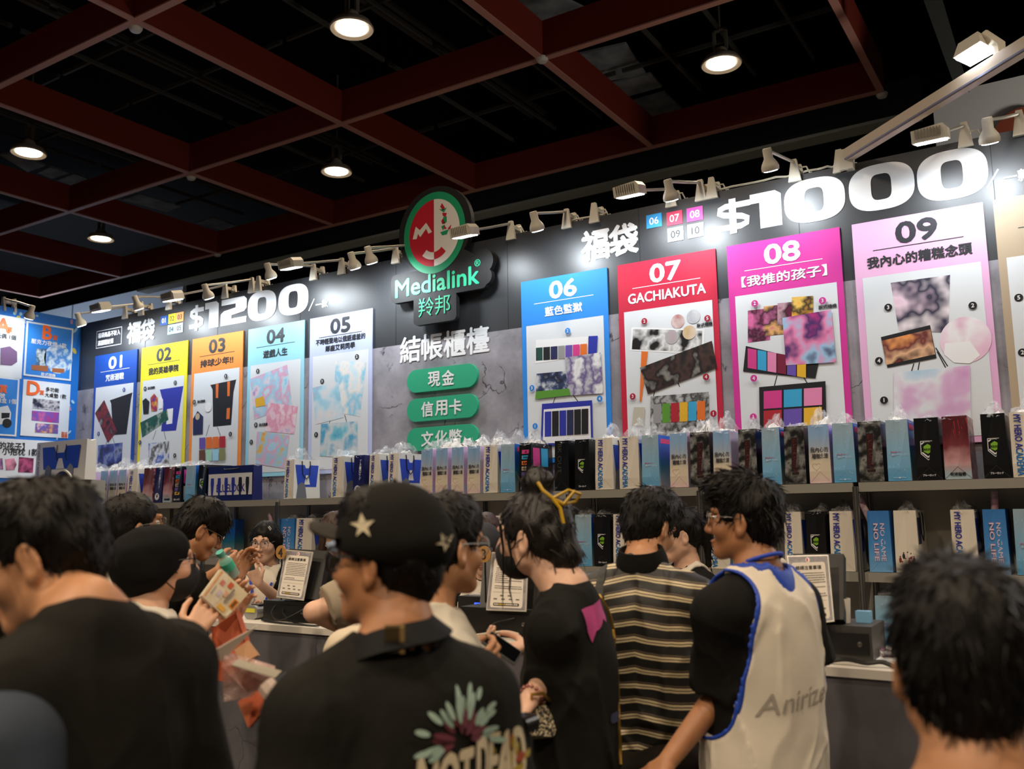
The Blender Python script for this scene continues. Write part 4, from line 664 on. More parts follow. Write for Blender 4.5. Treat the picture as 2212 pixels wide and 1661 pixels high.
LW = [('mha', 208, 222, 'white bag just right of the bowed man hair, middle shelf', .03), ('mha', 226, 240, 'white bag behind the short-haired man head, middle shelf', 0), ('game', 601, 638, 'sky blue bag with outlined lettering beside the bobbed woman', .03), ('mha', 638, 676, 'white bag above the disc 4 sign, middle shelf', .03), ('mha', 1062, 1090, 'white bag just right of the grey capped woman', .05), ('outer', 1196, 1224, 'black bag behind the hair bun woman, middle shelf', .04), ('alya', 1236, 1277, 'light blue bag left of the striped shirt man, middle shelf', .08), ('shield', 1279, 1316, 'black shield bag left of the striped shirt man', .04), ('mha', 1320, 1358, 'white bag touching the striped shirt man hair', .06),
      ('outer', 1474, 1508, 'black bag behind the ponytail woman, middle shelf', .05), ('mha', 1523, 1572, 'white bag in front of the vest man face', .09), ('alya', 1574, 1612, 'light blue bag hidden behind the vest man neck', 0), ('mha', 1686, 1728, 'white bag just behind the vest man hair', .08), ('shield', 1734, 1779, 'black shield bag on the middle shelf at the right', .06), ('mha', 1783, 1840, 'white bag right of the black shield bag, middle shelf', .08), ('game', 1866, 1918, 'sky blue bag with outlined lettering and a poster tube, middle shelf', .0), ('group', 1921, 1978, 'white bag with a small group print, middle shelf', .1), ('mha', 2044, 2104, 'white bag above the nearest blurred head', .09), ('game', 2114, 2170, 'sky blue bag with tube above the nearest blurred head', .0), ('alya', 2180, 2246, 'light blue bag at the right edge, middle shelf', .0)]
for k, x0, x1, lab, wr in LW: bag(k, x0, x1, lab, 1, wr, 0, h=.36, group='lucky bags on the middle shelf')
bag('alya', 1870, 1922, 'light blue bag low behind the counter at the right', 2, .04, 0, h=.3, group='lucky bags on the lower shelf')
tube = ramp_mat('poster_tube', ['d8b0bc', 'b88a9a', 'e8d8dc'], 'noise', rough=.25, scale=14)
for px, py, px2, py2, Y, lab in ((1918, 1115, 1855, 1072, DS+.1, 'pink rolled poster leaning out of the sky blue bag on the middle shelf'), (2152, 1110, 2148, 1062, DS+.12, 'pink rolled poster standing upright at the right'), (612, 1132, 583, 1112, DS+.1, 'pink rolled poster leaning out above the bobbed woman')):
    A, B = onY(px, py+90, Y), onY(px2, py2, Y); t = thing('rolled_poster', lab, 'poster tube', A); d = B-A
    mb = MB(); mb.tube([(0, 0, 0), tuple(d)], .02, 12); mb.build('roll', tube, t, True); MB().tube([tuple(d*.97), tuple(d*1.04)], [.021, .012], 10).build('wrapper_end', film, t, True)
# wide carriers turned with their broad face to the front
def wide_bag(label, px0, px1, py0, py1, Y, front, art, z=None):
    a, b = onY(px0, py1, Y), onY(px1, py1, Y); top = onY(px0, py0, Y).z; w, h = b.x-a.x, top-a.z; t = thing('lucky_bag', label, 'bag', ((a.x+b.x)/2, Y, (z or a.z)+.003))
    mb = MB(); mb.add([(-w/2, 0, 0), (w/2, 0, 0), (w/2, .12, 0), (-w/2, .12, 0), (-w/2, .01, h), (w/2, .01, h), (w/2, .11, h), (-w/2, .11, h), (-w/2, .06, h*.96), (w/2, .06, h*.96)], [(0, 1, 5, 4), (1, 2, 6, 9, 5), (2, 3, 7, 6), (3, 0, 4, 8, 7), (3, 2, 1, 0), (4, 5, 9, 8), (8, 9, 6, 7)]); mb.build('bag_body', front, t)
    art(t, w, h); return t
def art_lock(t, w, h):
    MB().rect(-w*.47, w*.49, h*.16, h*.78, -.002).build('white_field', twh, t)
    mb = MB(); mb.text('BLUELOCK', .03*w, h*.36, h=h*.22, w=w*.62, y=-.003, bold=.02); mb.build('big_lettering', tblue, t)
    mb = MB(); mb.text('BLUELOCK', -w*.38, h*.07, h=h*.08, w=w*.2, y=-.003, bold=.03); mb.build('small_lettering', twh, t)
    for k in range(6): u = (-.38+.155*k)*w; mb = MB(); mb.flat([(u-.012, h*.16), (u+.012, h*.16), (u+.024, h*.5), (u+.02, h*.66), (u-.02, h*.66), (u-.024, h*.5)], -.004-.0003*k); mb.build('figure_print', [pblue, bagblk][k > 3], t)
    MB().tube([(-w*.12, -.004, h*.93), (-w*.1, -.012, h*.9), (w*.18, -.012, h*.9), (w*.2, -.004, h*.93)], .006).build('rope_handle', rope, t, True)
wide_bag('wide blue and white bag facing out at the left of the upper shelf', 447, 545, 1003, 1076, DS+.03, bnavy, art_lock, SH[0])
def art_a(t, w, h):
    mb = MB(); mb.flat([(-w*.32, h*.3), (w*.36, h*.3), (w*.4, h*.86), (w*.12, h*.86), (w*.08, h*.7), (-w*.08, h*.7), (-w*.12, h*.86), (-w*.36, h*.86)], -.002); mb.build('blue_emblem', mat('bag_emblem_blue'), t)
    mb = MB(); mb.flat([(-w*.07, h*.3), (w*.1, h*.3), (w*.05, h*.56), (-w*.02, h*.56)], -.003); mb.build('emblem_gap', white_, t)
    for s, c in ((-1, '6e7078'), (1, '8a8c92')): mb = MB(); mb.flat([(s*w*.22-.06, 0), (s*w*.22+.06, 0), (s*w*.22+.05, h*.34), (s*w*.22, h*.42), (s*w*.22-.05, h*.34)], -.004); mb.build('grey_print', mat('bag_print_'+c, c, .5), t)
    for s in (-1,): mb = MB(); vsx, fsx = glyphs('MY HERO ACADEMIA'); X1 = vsx[:, 0].max(); mb.add([(-w*.46+b/.72*w*.05, -.003, h*.95-a/X1*h*.9) for a, b in vsx], fsx); mb.build('lettering', tblue, t)
    for x in (-.06, .12): MB().tube([(x*w, -.003, h*.9), (x*w+.01, -.014, h*.6), (x*w+.03, -.014, h*.5)], .004).build('rope_handle', rope, t, True)
wp = wide_bag('white bag with a blue emblem standing at the corner of the blue wall', 74, 182, 958, 1042, 5.35, white_, art_a); 
t = thing('display_stand', 'pale stand in front of the blue wall carrying the white emblem bag', 'stand', (wp.location.x, 5.45, 0)); MB().box((0, 0, wp.location.z/2), (.75, .35, wp.location.z)).build('plinth', shelfm, t)
p = onY(135, 1052, 5.2); t = thing('round_sign', 'round black and yellow sign standing before the white emblem bag', 'sign', p); MB().prism(circ(.17, .17, 0, 0, 32), .02).build('rim', mat('rim_cream', 'd8ceb8', .5), t); MB().flat(circ(.155, .155, 0, 0, 32), -.011).build('yellow_face', mat('sign_yellow', 'e2c81e', .5), t); MB().flat([q for q in circ(.155, .155, 0, 0, 32) if q[1] > .02], -.012).build('black_band', bblack, t); MB().text('HERE!!', 0, .07, h=.045, y=-.014, bold=.03).build('lettering', mat('sign_yellow'), t); MB().box((0, .02, -p.z/2-.05), (.03, .02, p.z-.1)).build('stick', steel, t)
wide_bag('teal seaside bag facing out behind the leaning young man, middle shelf', 468, 505, 1125, 1206, DS+.2, bocean, lambda t, w, h: MB().text('Alya', .0, h*.66, h=h*.1, y=-.003).build('lettering', tlb, t), SH[1])
wide_bag('small blue bag left of the leaning young man, middle shelf', 374, 396, 1122, 1205, DS+.2, bnavy, lambda t, w, h: MB().rect(-w*.3, w*.3, h*.1, h*.9, -.002).build('panel', plb, t), SH[1])
# ------------------------------------------------------------------ cash counter
CY = 3.25; CZ = ZC-.535; cx0, cx1 = -4.3, .7
t = thing('cash_counter', 'long grey stone-print cash counter with a white top', 'counter', ((cx0+cx1)/2, CY, 0)); W = cx1-cx0
stone_mat('counter_stone', '66646a', '454349', .5, 2.2)
MB().box((0, .02, (CZ-.03)/2), (W, .04, CZ-.03)).build('front_panel', MATS['counter_stone'], t); MB().box((0, .27, CZ-.015), (W, .56, .03)).build('counter_top', mat('counter_white', 'd6d0c6', .45), t); MB().box((0, .3, .05), (W-.1, .4, .1)).build('plinth', darkg, t); MB().box((0, .52, (CZ-.03)/2), (W, .03, CZ-.03)).build('rear_panel', shelfm, t)
# ------------------------------------------------------------------ people: smooth-union solids meshed with surface nets
_LAT = rng.random((32, 32, 32)).astype(np.float32)
def vnoise(P, f):
    Q = P*f; i = np.floor(Q).astype(np.int64); u = (Q-i).astype(np.float32); u = u*u*(3-2*u); i &= 31; j = (i+1) & 31
    g = lambda a, b, c: _LAT[a[..., 0], b[..., 1], c[..., 2]]
    x0, x1, y0, y1, z0, z1 = 1-u[..., 0], u[..., 0], 1-u[..., 1], u[..., 1], 1-u[..., 2], u[..., 2]
    return (x0*y0*z0*g(i, i, i)+x1*y0*z0*g(j, i, i)+x0*y1*z0*g(i, j, i)+x1*y1*z0*g(j, j, i)+x0*y0*z1*g(i, i, j)+x1*y0*z1*g(j, i, j)+x0*y1*z1*g(i, j, j)+x1*y1*z1*g(j, j, j))*2-1
def A3(p): return np.array(p, np.float32)
def rc(a, b, ra, rb, k=.02, cut=None, op='u'): return dict(t='rc', a=A3(a), b=A3(b), ra=ra, rb=rb, k=k, cut=cut, op=op)
def el(c, r, k=.02, M=None, op='u'): return dict(t='el', c=A3(c), r=A3(r), k=k, M=None if M is None else np.array(M, np.float32), op=op)
def pd(p, P):
    if p['t'] == 'rc':
        ab = p['b']-p['a']; q = P-p['a']; h = np.clip((q@ab)/max(1e-9, float(ab@ab)), 0, 1); d = np.linalg.norm(q-h[..., None]*ab, axis=-1)-(p['ra']+h*(p['rb']-p['ra']))
        if p['cut'] is not None: d = np.maximum(d, (P-A3(p['cut'][0]))@A3(p['cut'][1]))
        return d
    q = P-p['c']
    if p['M'] is not None: q = q@p['M']
    k0 = np.linalg.norm(q/p['r'], axis=-1); k1 = np.linalg.norm(q/(p['r']**2), axis=-1); return k0*(k0-1)/np.maximum(k1, 1e-6)
def pbox(p, m):
    if p['t'] == 'rc': r = max(p['ra'], p['rb'])+m; return np.minimum(p['a'], p['b'])-r, np.maximum(p['a'], p['b'])+r
    r = (max(p['r']) if p['M'] is not None else p['r'])+m; return p['c']-r, p['c']+r
def axis_(lo, hi, h, fine=()):
    o = [lo]
    while o[-1] < hi:
        x = o[-1]; s = h
        for a, b, f in fine:
            if a-.02 <= x <= b: s = min(s, f)
            elif x < a-.02 < x+s: s = max(f, a-.02-x+1e-4)
        o.append(x+s)
    return np.array(o, np.float32)
def field(prims, h=.008, fine=(), post=None, zc=None):
    lo = np.min([pbox(p, .03)[0] for p in prims if p['op'] == 'u'], 0); hi = np.max([pbox(p, .03)[1] for p in prims if p['op'] == 'u'], 0)
    ax = [axis_(lo[i], hi[i], h, [(f[0][i], f[1][i], f[2]) for f in fine]+([(zc, 9, h)] if False else [])) for i in range(3)]
    if zc is not None: zlow = axis_(lo[2], zc, .022); ax[2] = np.concatenate([zlow[:-1], axis_(zc, hi[2], h, [(f[0][2], f[1][2], f[2]) for f in fine])])
    D = np.full([len(a) for a in ax], .2, np.float32)
    for p in prims:
        a, b = pbox(p, max(.04, p['k']*1.3)); s = [slice(max(0, np.searchsorted(ax[i], a[i])-1), np.searchsorted(ax[i], b[i])+1) for i in range(3)]
        sub = D[s[0], s[1], s[2]]
        if sub.size == 0: continue
        P = np.stack(np.meshgrid(ax[0][s[0]], ax[1][s[1]], ax[2][s[2]], indexing='ij'), -1); d = pd(p, P); k = p['k']
        if p['op'] == 'u': hh = np.maximum(k-np.abs(sub-d), 0)/k; D[s[0], s[1], s[2]] = np.minimum(sub, d)-hh*hh*k*.25
        else: d = -d; hh = np.maximum(k-np.abs(sub-d), 0)/k; D[s[0], s[1], s[2]] = np.maximum(sub, d)+hh*hh*k*.25
    if post:
        m = np.abs(D) < .06; idx = np.nonzero(m); P = np.stack([ax[i][idx[i]] for i in range(3)], -1); D[m] = post(P, D[m])
    return D, ax
def nets(D, ax):
    D = D.copy()
    for s in (np.s_[0], np.s_[-1]): D[s] = np.maximum(D[s], .01); D[:, s] = np.maximum(D[:, s], .01); D[:, :, s] = np.maximum(D[:, :, s], .01)
    S = D < 0; n = np.array(D.shape)-1; C = np.zeros(n, np.int8)
    for dx in (0, 1):
        for dy in (0, 1):
            for dz in (0, 1): C += S[dx:n[0]+dx, dy:n[1]+dy, dz:n[2]+dz]
    act = (C > 0) & (C < 8); ci = np.stack(np.nonzero(act), -1); ID = np.full(n, -1, np.int64); ID[act] = np.arange(len(ci))
    acc = np.zeros((len(ci), 3), np.float64); cnt = np.zeros(len(ci))
    cor = [(a, b, c) for a in (0, 1) for b in (0, 1) for c in (0, 1)]
    for i, a in enumerate(cor):
        for b in cor[i+1:]:
            if sum(abs(x-y) for x, y in zip(a, b)) != 1: continue
            ia, ib = ci+np.array(a), ci+np.array(b); da, db = D[tuple(ia.T)], D[tuple(ib.T)]; cr = (da < 0) != (db < 0)
            t = np.where(cr, da/np.where(cr, da-db, 1), 0)
            pa = np.stack([ax[q][ia[:, q]] for q in range(3)], -1); pb = np.stack([ax[q][ib[:, q]] for q in range(3)], -1)
            acc += np.where(cr[:, None], pa+(pb-pa)*t[:, None], 0); cnt += cr
    Vv = acc/np.maximum(cnt, 1)[:, None]; F = []
    for q in range(3):
        u, v = [(1, 2), (2, 0), (0, 1)][q]; sl0 = [slice(None)]*3; sl1 = [slice(None)]*3; sl0[q] = slice(0, -1); sl1[q] = slice(1, None)
        a, b = S[tuple(sl0)], S[tuple(sl1)]; cr = a != b; cr[tuple(slice(0, 1) if k == u else slice(None) for k in range(3))] = False; cr[tuple(slice(0, 1) if k == v else slice(None) for k in range(3))] = False
        for k in (u, v):
            e = [slice(None)]*3; e[k] = slice(-1, None); cr[tuple(e)] = False
        e = np.stack(np.nonzero(cr), -1); eu, ev = np.eye(3, dtype=int)[u], np.eye(3, dtype=int)[v]
        f = np.stack([ID[tuple((e-eu-ev).T)], ID[tuple((e-ev).T)], ID[tuple(e.T)], ID[tuple((e-eu).T)]], -1); ins = a[tuple(e.T)]
        F.append(np.where(ins[:, None], f, f[:, ::-1]))
    F = np.concatenate(F); F = F[(F >= 0).all(1)]
    return Vv, F
def solid(name, prims, m, parent, h=.008, fine=(), post=None, xf=None, zc=None):
    Vv, F = nets(*field(prims, h, fine, post, zc))
    if xf is not None: Vv = Vv@np.array(xf.to_3x3()).T+np.array(xf.translation)
    o = new_mesh(name, Vv, F, m, parent, True); return o
def Rz(a): return Matrix.Rotation(a, 4, 'Z')
SKIN = {'a': mat('skin_light', 'd2a284', .5, var=.06, vscale=30, bump=.08), 'b': mat('skin_tan', 'b98560', .5, var=.06, vscale=30, bump=.08), 'c': mat('skin_fair', 'dcb096', .5, var=.06, vscale=30, bump=.08), 'd': mat('skin_brown', 'a5714c', .5, var=.06, vscale=30, bump=.08)}
HAIRM = mat('hair_black', '0d0a08', .5, bump=.4, bscale=260, spec=.25); HAIRB = mat('hair_brown', '3a2418', .42, bump=.5, bscale=260); HAIRW = mat('hair_auburn', '6a3a1e', .42, bump=.5, bscale=260)
eyew = mat('eye_white', 'dcd6d0', .25); iris = mat('eye_iris', '1c120c', .2); brow = mat('eyebrow', '1a1410', .7); lipm = mat('lips', 'a85f52', .45)
def cloth(name, c, bump=.5, rough=.85, bscale=24): return mat(name, c, rough, bump=bump, bscale=bscale, sheen=0, spec=.2)
blktee = cloth('cloth_black', '0f0e0c'); charcoal = cloth('cloth_charcoal', '151410'); whitec = cloth('cloth_white', 'd6cfc2', .2); trousers = cloth('cloth_trousers', '17171a'); denim = cloth('cloth_denim', '56677a'); creamc = cloth('cloth_cream', 'c9bca6', .2); beige = cloth('cloth_beige', '9c8f7c', .2); slate = cloth('cloth_slate', '343b46')
def head_prims(H, jaw=1.0):
    """skull, face, nose, lips, brow and ears in the head's own frame (y forward, z up) placed by matrix H"""
    R = np.array(H.to_3x3()); p = []
    P = lambda x, y, z: tuple(H @ V((x, y, z)))
    E = lambda c, r, k=.02, op='u', M=None: p.append(el(P(*c), r, k, R if M is None else R@np.array(M.to_3x3()), op))
    C = lambda a, b, ra, rb, k=.012, op='u': p.append(rc(P(*a), P(*b), ra, rb, k, None, op))
    E((0, -.014, .036), (.0745, .094, .088)); E((0, .026, -.018), (.064*jaw, .066, .082), .03)
    for s in (-1, 1):
        C((s*.05*jaw, .0, -.056), (s*.016, .066, -.091), .02, .017, .03)
        E((s*.042, .058, -.026), (.024, .022, .022), .025)
    C((-.012, .069, -.091), (.012, .069, -.091), .0165, .0165, .02)
    C((-.036, .082, .034), (.036, .082, .034), .011, .011, .02)
    for s in (-1, 1): E((s*.031, .1, .014), (.019, .02, .011), .016, 's'); E((s*.031, .088, .0115), (.0145, .014, .0052), .004, 's')
    C((0, .089, .024), (0, .111, -.026), .0075, .0105, .014)
    for s in (-1, 1): C((s*.012, .096, -.031), (s*.008, .102, -.031), .0078, .0075, .008)
    E((0, .091, -.06), (.02, .009, .0058), .009); E((0, .088, -.0725), (.017, .009, .0068), .009); E((0, .1005, -.0662), (.018, .0035, .001), .003, 's')
    for s in (-1, 1):
        M = Matrix.Rotation(s*.42, 4, 'Z') @ Matrix.Rotation(-.16, 4, 'X')
        E((s*.079, -.008, -.004), (.0085, .0195, .033), .008, 'u', M); E((s*.0765, -.003, -.03), (.007, .011, .013), .012, 'u', M)
        E((s*.0875, -.005, -.0), (.006, .0115, .022), .006, 's', M); E((s*.0845, -.009, .016), (.004, .009, .007), .004, 's', M)
    return p
def hand_prims(w, d, nrm, side, curl=.5, spread=.1, thumb=.5, s=1.0, curls=None):
    """palm, four fingers of their own length and bend, thumb; w wrist, d towards the fingers, nrm out of the palm"""
    w, d, nrm = V(w), V(d).normalized(), V(nrm); nrm = (nrm-d*nrm.dot(d)).normalized(); ac = d.cross(nrm)*side; p = []  # ac points to the thumb side
    tips = []; L = ((.040, .024, .019), (.045, .028, .02), (.042, .026, .02), (.033, .02, .017)); off = (.032, .011, -.011, -.031); kl = (.086, .09, .085, .077)
    for i in range(4):
        kn = w+d*kl[i]*s+ac*off[i]*s*.92; p.append(rc(w+d*.014*s+ac*off[i]*.55*s, kn, .0155*s, .0105*s, .014))
        c = curls[i] if curls else curl*(1+.12*i); q = kn; a = 0; fd = (d+ac*spread*(1.4-i)*.6).normalized()
        for j, l in enumerate(L[i]):
            a += c*(.75, 1.0, .65)[j]; v = fd*math.cos(a)+nrm*math.sin(a); r0, r1 = ((.0092, .0084), (.0084, .0076), (.0076, .0066))[j]; q2 = q+v*l*s; p.append(rc(q, q2, r0*s, r1*s, .003 if j == 0 else .002)); q = q2
        tips.append(q)
    b = w+d*.026*s+ac*.028*s; t1 = b+(d*.62+ac*.72+nrm*thumb*.6).normalized()*.038*s; t2 = t1+(d*.85+ac*(.35-thumb*.5)+nrm*thumb*.7).normalized()*.03*s; t3 = t2+(d*.9+ac*(.1-thumb*.8)+nrm*thumb*.6).normalized()*.024*s
    p += [rc(w+d*.02*s+ac*.012*s, b, .016*s, .014*s, .012), rc(b, t1, .0135*s, .0105*s, .008), rc(t1, t2, .0102*s, .0092*s, .003), rc(t2, t3, .0092*s, .0076*s, .002)]
    return p
def strands(name, o_src, m, parent, n, L, crown, lift=.5, wdt=.0035, seed=1, droop=.0, H=None):
    """tapered locks rooted on a hair mesh, combed away from the crown"""
    r = np.random.default_rng(seed); me = o_src.data; nv = len(me.vertices); co = np.empty(nv*3, np.float32); me.vertices.foreach_get('co', co); co = co.reshape(-1, 3); no = np.empty(nv*3, np.float32); me.vertices.foreach_get('normal', no); no = no.reshape(-1, 3)
    i = r.integers(0, nv, n); p = co[i]; nn = no[i]; c = np.array(crown, np.float32); t = p-c; t -= (t*nn).sum(1)[:, None]*nn; t /= np.linalg.norm(t, axis=1)[:, None]+1e-6
    d = t+nn*lift*r.uniform(.3, 1.2, (n, 1))+r.normal(0, .3, (n, 3)); d /= np.linalg.norm(d, axis=1)[:, None]; l = L*r.uniform(.5, 1.2, (n, 1)); s = np.cross(d, nn); s /= np.linalg.norm(s, axis=1)[:, None]+1e-6; u = np.cross(s, d)
    rings = []
    for f, wd in ((-.15, 1), (.4, .9), (.8, .5), (1.0, .06)):
        q = p+d*l*f+t*l*.25*f*f+np.array([0, 0, -droop])*f*f*l
        for a in (0, 2.094, 4.189): rings.append(q+(s*math.cos(a)+u*math.sin(a)*.6)*wdt*wd)
    Vv = np.stack(rings, 1).reshape(-1, 3); F = []
    b = (np.arange(n)*12)[:, None]
    for j in range(3):
        for k in range(3): F.append(b+np.array([j*3+k, j*3+(k+1) % 3, j*3+3+(k+1) % 3, j*3+3+k]))
    return new_mesh(name, Vv, np.concatenate(F), m, parent, True)
def hair_solid(style, H, m, parent, n=500, L=.03, seed=1, h=.005, name='hair', lift=.5):
    pr = [el((0, -.018, .044), (.086, .106, .096), .03)]; post = None; pl = (-.03, .95)
    ears = [el((s*.088, -.004, -.004), (.022, .024, .034), .012, None, 's') for s in (-1, 1)]
    if style == 'short': pr += [el((0, -.045, -.012), (.066, .061, .072), .03), el((0, .02, .085), (.074, .08, .062), .03)]; pl = (-.018, .82)
    elif style == 'crop': pr = [el((0, -.016, .04), (.081, .101, .095), .03), el((0, -.045, -.012), (.066, .061, .072), .03)]; pl = (-.016, .85)
    elif style == 'full': pr += [el((0, -.046, -.012), (.068, .063, .074), .03), el((0, .025, .098), (.082, .088, .062), .03), el((0, .07, .088), (.06, .04, .034), .03)]; pl = (-.032, .82)
    elif style == 'fringe': pr += [el((0, -.05, -.015), (.078, .072, .085), .03), el((0, .07, .06), (.068, .036, .05), .03), el((0, .0, .09), (.084, .09, .064), .03)]; pl = (-.05, .78)
    elif style == 'bob':
        pr += [rc((s*.07, -.01, .03), (s*.082, .0, -.075), .03, .022, .03) for s in (-1, 1)]+[rc((0, -.07, .02), (0, -.075, -.08), .045, .03, .04), rc((.05, -.06, 0), (.06, -.05, -.085), .035, .025, .04), rc((-.05, -.06, 0), (-.06, -.05, -.085), .035, .025, .04)]; pl = None; ears = []
        pr += [el((0, .105, -.03), (.058, .075, .098), .012, None, 's')]
    elif style == 'long':
        pr += [rc((s*.066, -.01, .04), (s*.08, .0, -.17), .032, .022, .03) for s in (-1, 1)]+[rc((0, -.07, .02), (0, -.09, -.2), .05, .04, .04)]; pl = None; ears = []
        pr += [el((0, .105, -.03), (.056, .075, .098), .012, None, 's')]
    elif style == 'bun':
        pr += [el((0, -.05, -.005), (.074, .07, .075), .03), el((0, -.035, .165), (.05, .047, .042), .02), rc((0, -.03, .12), (0, -.035, .16), .035, .03, .02), rc((0, -.095, .06), (0, -.105, -.055), .042, .05, .03)]; pl = (-.05, .85)
    elif style == 'pony':
        pr += [el((0, -.05, -.005), (.074, .07, .075), .03), rc((0, -.11, .06), (0, -.145, .0), .028, .034, .02), rc((0, -.145, .0), (0, -.12, -.17), .034, .014, .02)]; pl = (-.04, .9)
    face = [rc((0, -.02, -.09), (0, -.03, -.2), .06, .07, .01, None, 's')] if style not in ('bob', 'long', 'bun', 'pony') else []
    def post(P, D):
        f = vnoise(P*A3((1, 1, .45)), 55)*.0045+vnoise(P, 22)*.005; D = D+f
        if pl:
            b = vnoise(P, 60)*.006; lim = pl[0]+pl[1]*P[:, 1]+b; lim = np.where((P[:, 1] > .02) & (P[:, 1] < .05), lim+0*b, lim)
            tail = (P[:, 1] < -.085) & (P[:, 2] < .09) if style in ('pony', 'bun') else np.zeros(len(P), bool)
            cut = (lim-P[:, 2])*.7; D = np.where(tail, D, np.maximum(D, cut))
        return D
    o = solid(name, pr+ears, m, parent, h, (), post, H)
    if n: strands('hair_strands' if False else name+'_locks', o, m, o, n, L, tuple(H @ V((0, -.04, .13))), lift, .0032, seed)
    return o
def face_bits(H, parent, brows=True, lips=True, open_=1.0):
    for s in (-1, 1):
        mb = MB(); c = V((s*.031, .0705, .0118)); vs = []
        mb.lathe([(.001, .0128), (.006, .0115), (.0062, .0113)], 14, 1, Matrix.Translation(c) @ Matrix.Rotation(-math.pi/2, 4, 'X'))
        mb.lathe([(.0062, .0112), (.0095, .0086), (.0122, .004), (.0128, 0), (.0122, -.004), (.006, -.011), (.001, -.0127)], 14, 0, Matrix.Translation(c) @ Matrix.Rotation(-math.pi/2, 4, 'X'))
        mb.v = [H @ v for v in mb.v]; mb.build('eye', [eyew, iris], parent, True)
        if brows: mb = MB(); mb.tube([H @ V((s*.014, .0915, .034)), H @ V((s*.03, .091, .04)), H @ V((s*.047, .0795, .035))], [.003, .0035, .0015], 6); mb.build('eyebrow', brow, parent, True)
    if lips: solid('lips', [el((0, .0935, -.0602), (.0185, .0075, .0045), .004), el((0, .0905, -.0715), (.016, .0078, .0052), .004)], lipm, parent, .0022, (), None, H)
def glasses(H, parent, m, r=.021, lens=True, thick=.0016, sq=2.4):
    for s in (-1, 1):
        mb = MB(); pts = circ(r*1.12, r*.95, s*.033, .008, 22, sq); mb.tube([H @ V((x, .104-abs(x)*.12, z)) for x, z in pts+[pts[0]]], thick, 6, cap=False)
        mb.tube([H @ V((s*.056, .097, .014)), H @ V((s*.076, .07, .016)), H @ V((s*.083, -.005, .014)), H @ V((s*.083, -.025, -.008))], thick, 6)
        if s > 0: mb.tube([H @ V((-.011, .103, .012)), H @ V((0, .107, .014)), H @ V((.011, .103, .012))], thick, 6)
        mb.build('glasses_frame', m, parent, True)
        if lens: MB().add([H @ V((x, .1035-abs(x)*.12, z)) for x, z in circ(r*1.1, r*.93, s*.033, .008, 22, sq)], [list(range(22))]).build('glasses_lens', lensm, parent)
lensm = film_mat('lens_glass', 'dfe8ee', .1, .05)
def face_mask(H, parent, m, loop=True):
    pr = [el((0, .045, -.058), (.066, .066, .062), .02), el((0, .085, -.035), (.03, .032, .03), .03), el((0, .03, .035), (.1, .12, .045), .008, None, 's'), el((0, -.06, -.05), (.12, .09, .12), .01, None, 's')]
    solid('face_mask', pr, m, parent, .004, (), None, H)
    if loop:
        for s in (-1, 1): MB().tube([H @ V((s*.064, .045, -.03)), H @ V((s*.08, .005, .0)), H @ V((s*.085, -.022, .012)), H @ V((s*.083, -.026, -.02)), H @ V((s*.066, .03, -.078))], .0018, 6).build('mask_loop', m, parent, True)
